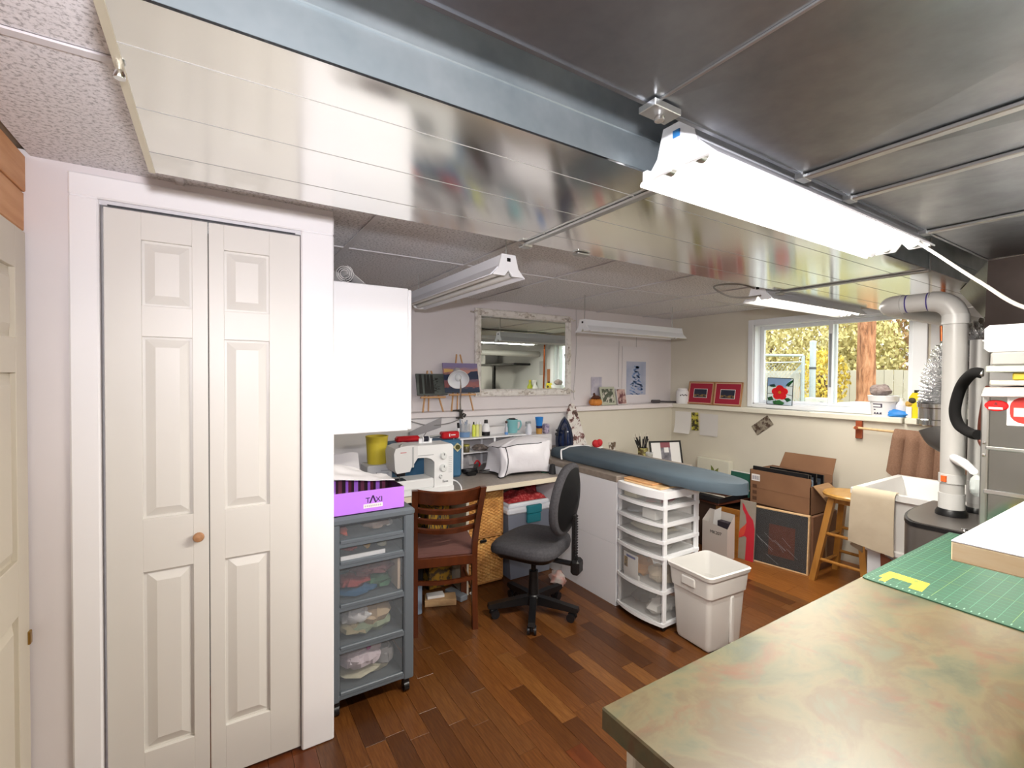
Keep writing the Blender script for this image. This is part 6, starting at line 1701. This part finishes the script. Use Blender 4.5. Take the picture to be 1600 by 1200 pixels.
# red dog board
rd = thing('red_dog_board', 'board painted with a red dog on a grey green ground, left of the wrapped canvas', 'painting', (3.62, 2.19, .001), 0, None, rot=(R(-4), 0, R(-84)))
G().box((-.038, 0, 0), (.085, .015, .475), .001).build('board', M('grey green paint wash', '#8f8a78', .7, col2='#9b9088', nscale=7), rd)
G().prism([(.02, 0), (.085, 0), (.085, .26), (.07, .33), (.035, .37), (.01, .41), (-.005, .44), (-.02, .455), (-.015, .40), (.01, .36), (.02, .30), (-.015, .24), (-.03, .19), (-.045, .16), (.01, .19), (.025, .18)], -.0012, 0, 'y').build('red_dog', M('vivid red paint', '#c02436', .6), rd)
G().prism([(-.045, .16), (-.03, .235), (.0, .27), (.02, .29), (.01, .22), (-.0, .195)], -.0018, -.0011, 'y').build('orange_ear', M('orange red paint', '#cf4a35', .6), rd)
# wooden frames, archive box, stack of folders
wf1 = thing('oak_picture', 'orange wood picture frame standing left of the red dog board', 'picture frame', (3.60, 2.305, .001), 0, None, rot=(R(-3), 0, R(-84)))
g = G().box((-.12, 0, 0), (.08, .03, .045), .002).box((-.12, 0, .34), (.08, .03, .385), .002).box((-.12, 0, .045), (-.075, .03, .34), .002).box((.035, 0, .045), (.08, .03, .34), .002)
g.build('frame', M('honey oak', '#a06a2c', .4, col2='#8a5720', nscale=5, stretch=(1, 1, 5)), wf1)
G().box((-.075, .015, .045), (.035, .02, .34)).build('dark_print', M('dark green print', '#1d2418', .5, col2='#2e3d24', nscale=9), wf1)
ab = thing('archive_box', 'white archive box with smudged lettering on the floor right of the white cart', 'box', (3.55, 2.40, 0))
AW = M('off white carton', '#cdc6c0', .7)
x0, x1, y0, y1, zz = 3.475, 3.575, 2.232, 2.46, .27
G().add([(x0, y0, 0), (x1, y0, 0), (x1, y1, 0), (x0, y1, 0), (x0, y0, zz-.015), (x1, y0, zz+.09), (x1, y1, zz+.09), (x0, y1, zz+.01)], [(3, 2, 1, 0), (0, 1, 5, 4), (1, 2, 6, 5), (2, 3, 7, 6), (3, 0, 4, 7)]).build('carton', AW, ab, ab)
text('MK207', .036, M('smudged black ink', '#3b3632', .7), ab, (x0-.001, 2.335, .200), (R(90), 0, R(-90)), ab, squash=1.0)
tag(G().box((3.50, 2.245, .004), (3.55, 2.34, .30), .004).build('dark_folder', M('dark violet folder', '#2e2630', .6)), 'dark folder standing in the white archive box', 'folder')
tag(G().prism([(2.36, .02), (2.44, .02), (2.40, .36), (2.34, .40)], 3.552, 3.557, 'x').build('cream_sheet', PAPER), 'folded cream sheet sticking out of the archive box', 'paper')
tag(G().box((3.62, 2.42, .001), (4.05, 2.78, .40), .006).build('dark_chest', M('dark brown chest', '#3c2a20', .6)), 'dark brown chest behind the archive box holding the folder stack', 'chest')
for k, (c, lab, h, dx) in enumerate((('#5a2f20', 'brown folder at the bottom of the stack under the ironing board tip', .022, 0), ('#16161a', 'thick black portfolio in the middle of the stack under the ironing board tip', .045, -.03), ('#d7d0c2', 'cream paper pad in the stack above the black portfolio', .012, .01), ('#4a2a1c', 'dark brown album on top of the stack under the ironing board tip', .030, 0))):
    zz0 = .401+sum((.022, .045, .012, .030)[:k])+.001*k
    tag(G().obox((3.78+dx, 2.56, zz0+h/2), (.40, .42, h), R(4*k-6), 0, 0, .003).build('portfolio', M('portfolio '+c, c, .5)), lab, 'folder', 'folders and albums stacked under the ironing board tip')
tag(G().obox((3.60, 2.24, .485), (.02, .30, .16), R(8), 0, R(-18), .002).build('tan_envelope', M('tan envelope', '#b99a62', .7)), 'tan envelope leaning at the end of the folder stack', 'envelope') if False else None
gb = thing('green_board', 'dark green board with white edge leaning left of the open carton', 'board', (4.05, 2.42, .001), 0, None, rot=(R(-7), 0, R(-90)))
G().box((-.20, 0, 0), (.155, .02, .60), .001).build('board', M('dark green board', '#1f5a4a', .6), gb)
G().box((.155, -.002, 0), (.170, .022, .605), .001).box((-.20, -.002, .60), (.17, .022, .608), .001).build('white_edge', PAPER, gb)
lc = thing('leaf_card', 'white box panel with a green leaf picture leaning on the window wall', 'box', (4.22, 2.86, .20), 0, None, rot=(0, 0, R(-90)))
G().box((-.20, 0, 0), (.155, .07, .455), .002).build('panel', M('cream white card', '#dfdccb', .7), lc)
G().prism([(-.035, .325), (0, .30), (.035, .325), (.045, .38), (.012, .355), (0, .34), (-.012, .37), (-.04, .395)], -.0012, 0, 'y').build('green_leaf', M('leaf green print', '#5f6a2a', .6, col2='#7d8838', nscale=30), lc)
G().tube(curve_pts([(.02, -.001, .30), (.06, -.001, .285), (.10, -.001, .30)], 4), .0015, 5).build('stem', M('olive line', '#7c7a5a', .6), lc)
tag(G().box((4.14, 2.62, .001), (4.29, 3.10, .198), .004).build('low_crate', M('dim crate', '#6e6255', .7)), 'low brown crate under the leaf picture panel', 'crate')

# ------------------------------------------------------------------ worktop, cutting mat, raised board
wk2 = thing('worktop_bench', 'mottled green and rust laminate workbench in the near right corner', 'workbench', (1.45, .1, 0))
m, nt, b = new_mat('mottled stone laminate')
v = coord(nt, (1, 1, 1))
fA = noise_tex(nt, coord(nt, (1, 1.5, 1), (0, 0, R(25))), 5.0, 7, .62, .5)
cA = ramp(nt, fA, [(.30, '#3b3f2d'), (.42, '#514f38'), (.5, '#5d5339'), (.58, '#54462f'), (.70, '#525340')])
fB = noise_tex(nt, coord(nt, (1, 1.3, 1), (0, 0, R(40))), 6.5, 6, .65, .6)
mx = nt.nodes.new('ShaderNodeMix'); mx.data_type = 'RGBA'
mr = nt.nodes.new('ShaderNodeMapRange'); mr.inputs['From Min'].default_value = .53; mr.inputs['From Max'].default_value = .68
nt.links.new(fB, mr.inputs['Value']); nt.links.new(mr.outputs[0], mx.inputs[0])
nt.links.new(cA, mx.inputs[6]); mx.inputs[7].default_value = lin('#5f3d28')
fC = noise_tex(nt, coord(nt, (1, 1, 1)), 11, 5, .7, .3)
mr2 = nt.nodes.new('ShaderNodeMapRange'); mr2.inputs['From Min'].default_value = .56; mr2.inputs['From Max'].default_value = .72; mr2.inputs['To Max'].default_value = .7
nt.links.new(fC, mr2.inputs['Value'])
mx2 = nt.nodes.new('ShaderNodeMix'); mx2.data_type = 'RGBA'
nt.links.new(mr2.outputs[0], mx2.inputs[0]); nt.links.new(mx.outputs[2], mx2.inputs[6]); mx2.inputs[7].default_value = lin('#3c4438')
nt.links.new(mx2.outputs[2], b.inputs['Base Color'])
b.inputs['Roughness'].default_value = .38
LAM = m
G().box((.571, -.62, .860), (2.336, .601, .900), .003).build('worktop', LAM, wk2, wk2)
G().box((.62, -.58, .06), (2.32, .55, .860)).build('cabinet_body', M('cabinet cream', '#c9c1ae', .6), wk2, wk2)
G().box((.60, .55, .10), (1.44, .57, .85), .003).box((1.45, .55, .10), (2.32, .57, .85), .003).build('cabinet_door', M('cabinet cream door', '#d3ccba', .5), wk2, wk2)
G().box((.66, -.55, 0), (2.28, .5, .06)).build('plinth', BLACKM, wk2, wk2)
mtt = thing('cutting_mat', 'green gridded cutting mat with yellow print on the workbench', 'cutting mat', (1.95, .3, .9))
MATG = M('green self healing mat', '#28523e', .5, col2='#254c39', nscale=5)
G().prism([(1.60, .597), (2.33, .597), (2.33, -.05), (1.546, .012), (1.563, .28), (1.582, .585), (1.588, .594)], .9005, .9035).build('mat', MATG, mtt, mtt)
GL = M('pale grid print', '#4a7d62', .5)
GLY = M('yellow grid print', '#6d8a50', .5)
g = G(); g2 = G()
def edge_x(y): return 1.546+(y-.012)*(.036/.573)
for k in range(1, 23):
    y = .597-k*.0254
    if y > .02:
        (g2 if k % 6 == 0 else g).box((edge_x(y)+.03, y-.0006, .9035), (2.32, y+.0006, .9037))
for k in range(1, 30):
    x = 1.60+k*.0254
    if x < 2.31: (g2 if k % 6 == 0 else g).box((x-.0006, .02, .9035), (x+.0006, .585, .9037))
g.build('grid_lines', GL, mtt, mtt); g2.build('inch_lines', GLY, mtt, mtt)
g = G()
for k in range(40):
    y = .585-k*.014
    if y > .03: g.box((edge_x(y)+.010, y-.0012, .9035), (edge_x(y)+.018+.004*(k % 2), y+.0012, .9037))
for k in range(48):
    x = 1.605+k*.015
    g.box((x-.001, .583, .9035), (x+.001, .590-.003*(k % 2), .9037))
g.build('ruler_ticks', M('pale tick print', '#7fa38c', .5), mtt, mtt)
# yellow printed corner block, roughly a slanted parallelogram
g = G().prism([(1.632, .570), (1.700, .567), (1.694, .472), (1.612, .466), (1.612, .495), (1.655, .498), (1.657, .545), (1.632, .545)], .9035, .9038)
g.box((1.602, .545, .9035), (1.634, .560, .9038))
g.build('yellow_print', M('yellow mat print', '#d6bf2e', .5, col2='#c99f24', nscale=25), mtt, mtt)
g = G()
for k in range(6): g.box((1.648-.0*k, .535-.010*k, .9038), (1.652+.004*(k % 2), .541-.010*k, .9040))
for k in range(5): g.box((1.672, .555-.017*k, .9038), (1.690, .545-.017*k, .9040)) if k % 2 else None
g.build('mat_lettering', M('olive mat print', '#6b7a34', .5), mtt, mtt)
# white topped shelf board close to the camera
sbd = thing('raised_shelf', 'white topped raw wood shelf standing on the workbench in the near right corner', 'shelf', (1.45, .1, .9))
bx0, by1_, bz1 = 1.17, .297, 1.176
G().box((bx0, -.45, bz1-.038), (2.1, by1_, bz1-.002), .002).build('wood_core', M('raw plywood edge', '#f0dcba', .6, col2='#e6cba0', nscale=8, stretch=(1, 1, 6)), sbd, sbd)
G().box((bx0, -.45, bz1-.002), (2.1, by1_, bz1), 0).build('white_top', M('white melamine top', '#e9ebf2', .3), sbd, sbd)
for x in (1.45, 2.05):
    G().box((x, -.42, .9045), (x+.03, -.10, bz1-.038), .002).build('support', PINEL, sbd, sbd)
tag(G().sheet(lambda u, v: (1.335+.26*u, .20-.22*v, bz1+.0012+.0025*noise.noise(Vector((u*3, v*3, 1)))+.002), 8, 8, .001).build('pattern_sheet', M('beige pattern paper', '#d9cfbe', .7, col2='#c9b78f', nscale=9)), 'beige pattern paper lying on the white topped shelf', 'paper')

# ------------------------------------------------------------------ furnace, its cabinet, pipes, foil duct
fu = thing('furnace_cabinet', 'shiny sheet metal furnace cabinet with red stickers at the right edge', 'furnace', (2.7, .1, 0))
FUR = M_metal('satin furnace steel', '#a9aca6', '#979a95', .08, .13, 3, (1, 1, 1), .02)
FX_, FY_ = 2.350, .520
G().box((FX_+.002, -.50, .005), (3.02, FY_-.002, 1.44), .003).build('casing', FUR, fu, fu)
for z0, z1 in ((1.075, 1.232), (1.232, 1.44), (.60, 1.075)):
    G().box((FX_-.001, -.48, z0+.004), (FX_+.003, FY_-.02, z1-.004), .001).build('front_panel', FUR, fu, fu)
G().box((FX_-.006, FY_-.018, .60), (FX_+.02, FY_+.002, 1.44), .004).build('corner_flange', STEEL, fu, fu)
G().box((FX_-.012, -.48, 1.068), (FX_+.002, FY_-.01, 1.084), .002).build('bright_rail', CHROME, fu, fu)
G().box((FX_-.006, -.48, 1.226), (FX_+.002, FY_-.01, 1.238), .002).build('seam_flange', STEEL, fu, fu)
for z in (1.205, 1.25): G().lathe([(.006, 0), (.005, .005), (0, .006)], (FX_-.006, FY_-.008, z), 10, Matrix.Rotation(R(-90), 4, 'Y')).build('screw', CHROME, fu, fu)
G().lathe([(.030, 0), (.032, .003), (.028, .006), (0, .007)], (0, 0, 0), 28, Matrix.Translation(Vector((FX_-.001, .484, 1.385))) @ Matrix.Rotation(R(-90), 4, 'Y') @ Matrix.Diagonal((.62, 1, 1, 1))).build('red_oval_badge', M('red enamel badge', '#c81a1c', .25), fu, fu)
G().box((FX_-.0085, .466, 1.372), (FX_-.0075, .502, 1.380)).build('badge_stripe', M('pink white print', '#f0b9b4', .4), fu, fu)
G().prism([(.478, 1.388), (.490, 1.388), (.484, 1.399)], FX_-.0085, FX_-.0075, 'x').build('badge_triangle', M('dark red print', '#6e0a0e', .4), fu, fu)
G().box((FX_-.0018, .30, 1.318), (FX_-.001, .457, 1.430)).build('warning_label', PAPER, fu, fu)
def rrect(y0, y1, z0, z1, r):
    out = []
    for (cy, cz_, a0) in ((y1-r, z1-r, 0), (y0+r, z1-r, 90), (y0+r, z0+r, 180), (y1-r, z0+r, 270)):
        for k in range(5): out.append((cy+r*math.cos(R(a0+22.5*k)), cz_+r*math.sin(R(a0+22.5*k))))
    return out
G().prism(rrect(.31, .450, 1.326, 1.418, .035), FX_-.0024, FX_-.0017, 'x').build('red_disc', M('warning red print', '#c22a22', .4), fu, fu)
G().box((FX_-.003, .31, 1.350), (FX_-.0023, .440, 1.380)).build('cream_window', M('cream label print', '#d8ceb4', .5), fu, fu)
# lower furnace body with rounded shoulder
lo = thing('lower_furnace', 'dark grey furnace body with rounded shoulder beyond the cutting mat', 'furnace', (2.75, .76, 0))
FB = M('graphite painted steel', '#5a5552', .32, .25, col2='#524d4a')
def plan(s, r=.16):
    x0, x1, y0, y1 = 2.475+s, 3.02-s, .526, 1.0-s
    y1 = .845-s
    pts = [(x0, y0), (x1, y0), (x1, y1)]
    for k in range(7):
        a = R(90+90*k/6); pts.append((x0+r*1.6+r*1.6*math.cos(a), y1-.05+.05*math.sin(a)) if False else (x0+.30+.30*math.cos(a), y1-.10+.10*math.sin(a)))
    return pts
G().prism(plan(.008), .01, .858).build('casing', FB, lo, lo)
G().prism(plan(.006), .856, .873).build('top_trim', BLACK, lo, lo)
G().prism(plan(.014), .872, .877).build('top_plate', FB, lo, lo)
G().lathe([(.012, 0), (.010, .006), (0, .008)], (2.52, .60, .877), 12).build('bolt', CHROME, lo, lo)
PVC = M('white pvc pipe', '#bab8b5', .35)
pv = thing('pvc_vent', 'white pvc vent pipe with elbow rising beside the foil duct', 'pipe', (2.75, .69, .877))
PX, PY = 2.752, .700
G().cyl((PX, PY, .90), (PX, PY, 1.75), .0415, n=20).build('vertical_pipe', PVC, pv, pv)
G().lathe([(.055, 0), (.055, .012), (.047, .030), (.045, .03)], (PX, PY, .877), 20).build('rubber_collar', BLACK, pv, pv)
G().cyl((PX, PY, 1.02), (PX, PY, 1.06), .046, n=20).cyl((PX, PY, .90), (PX, PY, .975), .045, n=20).build('coupling', M('pvc coupling', '#c6c5c3', .35), pv, pv)
G().obox((PX-.044, PY+.016, 1.04), (.008, .020, .026), R(-20)).build('orange_sticker', M('orange sticker', '#e0652a', .5), pv, pv)
el = [(PX, PY, 1.745)] + [(PX, PY+.085*(1-math.cos(R(15*k))), 1.745+.085*math.sin(R(15*k))) for k in range(1, 7)]
G().tube(el, .0455, 20).build('elbow', PVC, pv, pv)
G().cyl((PX, PY+.085, 1.83), (PX, PY+.19, 1.83), .0415, n=20).build('horizontal_pipe', PVC, pv, pv)
for y in (.79, .868): G().cyl((PX, PY-.70+y, 1.83), (PX, PY-.70+y+.005, 1.83), .0425, n=20).build('purple_band', M('purple primer', '#3a2f7a', .4), pv, pv)
el2 = [(PX, PY+.185, 1.83)] + [(PX+.07*(1-math.cos(R(18*k))), PY+.185+.07*math.sin(R(18*k)), 1.83) for k in range(1, 6)] + [(4.40, PY+.255, 1.83)]
G().tube(el2, .0455, 20).build('wall_run', PVC, pv, pv)
G().cyl((PX, PY, 1.72), (PX, PY, 1.762), .047, n=20).build('coupling', MATS['pvc coupling'], pv, pv)
p2 = thing('pvc_intake', 'thinner white pvc pipe right behind the vent pipe', 'pipe', (2.90, .64, .877))
G().cyl((2.905, .655, .90), (2.905, .655, 1.655), .033, n=18).build('vertical_pipe', PVC, p2, p2)
G().cyl((2.905, .655, .92), (2.905, .655, 1.02), .036, n=18).build('coupling', MATS['pvc coupling'], p2, p2)
G().lathe([(.042, 0), (.042, .012), (.036, .024), (.034, .024)], (2.905, .655, .877), 18).build('rubber_collar', BLACK, p2, p2)
ds = thing('drain_fitting', 'white plastic drain spout sticking out beside the furnace', 'fitting', (2.62, .585, 1.13))
G().tube([(2.42, .555, 1.13), (2.50, .60, 1.145), (2.60, .64, 1.14), (2.715, .685, 1.135)], [.013, .017, .019, .017], 14).build('spout', WHITE, ds, ds)
G().ball((2.40, .54, 1.08), (.026, .022, .040), 12, None, .3, 5).build('clear_trap', M('clear trap film', '#c9cfce', .1, alpha=.5), ds, ds)
# black insulated hose and thin pipe
hs = thing('insulated_hose', 'thick black insulated hose bending out of the furnace cabinet', 'hose', (2.5, .55, 1.3))
G().tube(curve_pts([(2.36, .524, 1.5), (2.36, .55, 1.50), (2.44, .60, 1.45), (2.46, .622, 1.36), (2.45, .607, 1.30), (2.40, .56, 1.275), (2.36, .530, 1.275)], 8), .0185, 14).build('hose', M('black foam', '#100f0f', .9, spec=.2), hs, hs)
G().cyl((2.352, .52, 1.5), (2.352, .545, 1.50), .013, n=10).build('ferrule', STEEL, hs, hs)
rdp = tag(G().tube(curve_pts([(2.56, .552, 1.45), (2.60, .575, 1.36), (2.62, .585, 1.28), (2.62, .582, 1.22), (2.55, .54, 1.20), (2.50, .522, 1.20)], 6), .008, 8).build('red_pipe', M('reddish copper tube', '#7a4236', .4, .5)), 'thin reddish tube beside the black hose', 'pipe')
# foil duct with collar and boot
fd = thing('foil_duct', 'crinkled silver foil duct with metal collar running up behind the pvc pipe', 'duct', (3.2, .9, 1.2))
m, nt, b = new_mat('crinkled foil')
b.inputs['Metallic'].default_value = 1; b.inputs['Base Color'].default_value = lin('#d9dadb'); b.inputs['Roughness'].default_value = .22
bump(nt, b, noise_tex(nt, coord(nt), 45, 3, .6), .9, .02)
ctr = curve_pts([(3.20, .858, 1.345), (3.20, .848, 1.45), (3.20, .81, 1.58), (3.20, .73, 1.66), (3.20, .62, 1.71)], 14)
rs = [.099+.006*math.cos(math.pi*k) for k in range(len(ctr))]
g = G(); g.tube(ctr, rs, 30)
g.v = [p + Vector((noise.noise(p*31), noise.noise(p*29+Vector((5, 0, 0))), noise.noise(p*33)))*.006 for p in g.v]
g.build('foil_hose', m, fd, fd, sharp=25)
G().lathe([(.098, 0), (.102, .004), (.102, .03), (.096, .034), (.096, .09), (.101, .094), (.101, .115), (.095, .118)], (3.20, .858, 1.235), 30).build('collar', M('polished steel collar', '#bcbcb8', .14, 1), fd, fd)
boot = [(3.20, .858, 1.24), (3.20, .846, 1.215), (3.20, .825, 1.19), (3.20, .75, 1.172), (3.20, .66, 1.165), (3.20, .56, 1.165)]
G().tube(curve_pts(boot, 6), .100, 26).build('elbow_boot', M('dull grey sheet metal', '#5f5d5b', .5, .3), fd, fd)
G().tube([(3.20, .56, 1.165), (3.03, .50, 1.165)], .106, 20).build('tail_piece', MATS['dull grey sheet metal'], fd, fd)
tag(G().box((4.395, .98, 1.50), (4.409, 1.12, 1.72), .004).build('electric_box', M('grey box', '#b3b4b6', .5)), 'flat grey electrical box on the wall behind the foil duct', 'box')
# things on top of the furnace cabinet
FT = 1.441
tag(G().sheet(lambda u, v: (2.335+.45*u-(.012 if u < .05 else 0), .518-.6*v, FT+.004+.012*math.sin(3*v+u)*.5-(.03*(1-u*33) if u < .03 else 0)), 18, 16, .004).build('loose_papers', M('grey pink paper', '#a59a95', .7, col2='#948984', nscale=6)), 'loose papers spread over the furnace cabinet top and drooping at its edge', 'papers')
tag(G().box((2.36, -.30, FT+.016), (2.80, .505, FT+.034), .003).build('paper_stack', M('cream paper stack', '#aaa49b', .8)), 'stack of cream paper on the furnace cabinet', 'papers')
tag(G().box((2.37, -.30, FT+.035), (2.72, .45, FT+.062), .004).build('yellow_booklet', M('ochre yellow cover', '#a8951c', .5)), 'ochre yellow booklet in the pile on the furnace cabinet', 'booklet')
tag(G().box((2.355, -.32, FT+.063), (2.75, .515, FT+.086), .003).build('pale_box_lid', M('greenish white lid', '#a3a699', .6)), 'pale greenish lid above the yellow booklet', 'lid')
tag(G().box((2.36, -.2, FT+.087), (2.74, .505, FT+.135), .006).build('silver_case', M('grey white case', '#918e8a', .4)), 'grey white flat case under the bright white box', 'case')
wbx = thing('bright_white_box', 'bright white glossy box on top of the pile on the furnace cabinet', 'box', (2.5, .1, FT+.136))
G().box((2.352, -.25, FT+.136), (2.66, .522, FT+.232), .012).build('lid', ENAMEL, wbx, wbx)

# ------------------------------------------------------------------ things along the window wall that only the mirror shows
bs = thing('wall_shelf', 'black wall shelf on a post, seen in the mirror', 'shelf', (4.25, .05, 1.655))
G().box((4.08, -.62, 1.655), (4.405, .72, 1.69), .004).build('shelf_board', BLACK, bs, bs)
G().box((4.10, -.02, 1.192), (4.14, .04, 1.655), .003).build('post', BLACK, bs, bs)
simple('spray_cleaner', 'white trigger spray bottle on the window ledge, seen in the mirror', 'bottle', [('body', G().lathe([(.04, 0), (.042, .11), (.016, .16), (.014, .19), (0, .19)], (4.35, .93, LZ), 16), WHITE), ('trigger', G().box((4.30, .915, LZ+.19), (4.375, .945, LZ+.225), .005).box((4.305, .92, LZ+.15), (4.318, .94, LZ+.195), .003), WHITE)], (4.35, .93, LZ))
simple('lime_bottle', 'lime yellow bottle on the window ledge, seen in the mirror', 'bottle', [('body', G().lathe([(.045, 0), (.047, .12), (.02, .165), (.018, .20), (0, .20)], (4.34, .80, LZ), 16), M('lime plastic', '#b9c22c', .4)), ('cap', G().cyl((4.34, .80, LZ+.198), (4.34, .80, LZ+.225), .02), YELLOWP)], (4.34, .80, LZ))
wbx2 = thing('white_cabinet_box', 'white box on the black wall shelf, seen in the mirror', 'box', (4.27, -.45, 1.69))
G().box((4.13, -.60, 1.6905), (4.39, -.32, 1.92), .004).build('body', ENAMEL, wbx2, wbx2)
G().box((4.126, -.52, 1.74), (4.131, -.40, 1.86), .003).build('door', M('pale grey door', '#c9ccd0', .4), wbx2, wbx2)
tk = thing('water_heater', 'grey green water heater tank behind the furnace, seen in the mirror', 'water heater', (3.85, -.75, 0))
G().lathe([(.26, .02), (.27, .06), (.27, 1.45), (.24, 1.52), (.10, 1.56), (0, 1.56)], (3.85, -.75, 0), 28).build('tank', M('grey green enamel', '#6d716a', .35), tk, tk)
G().lathe([(.20, 0), (.20, .02)], (3.85, -.75, 0), 20).build('foot_ring', BLACK, tk, tk)
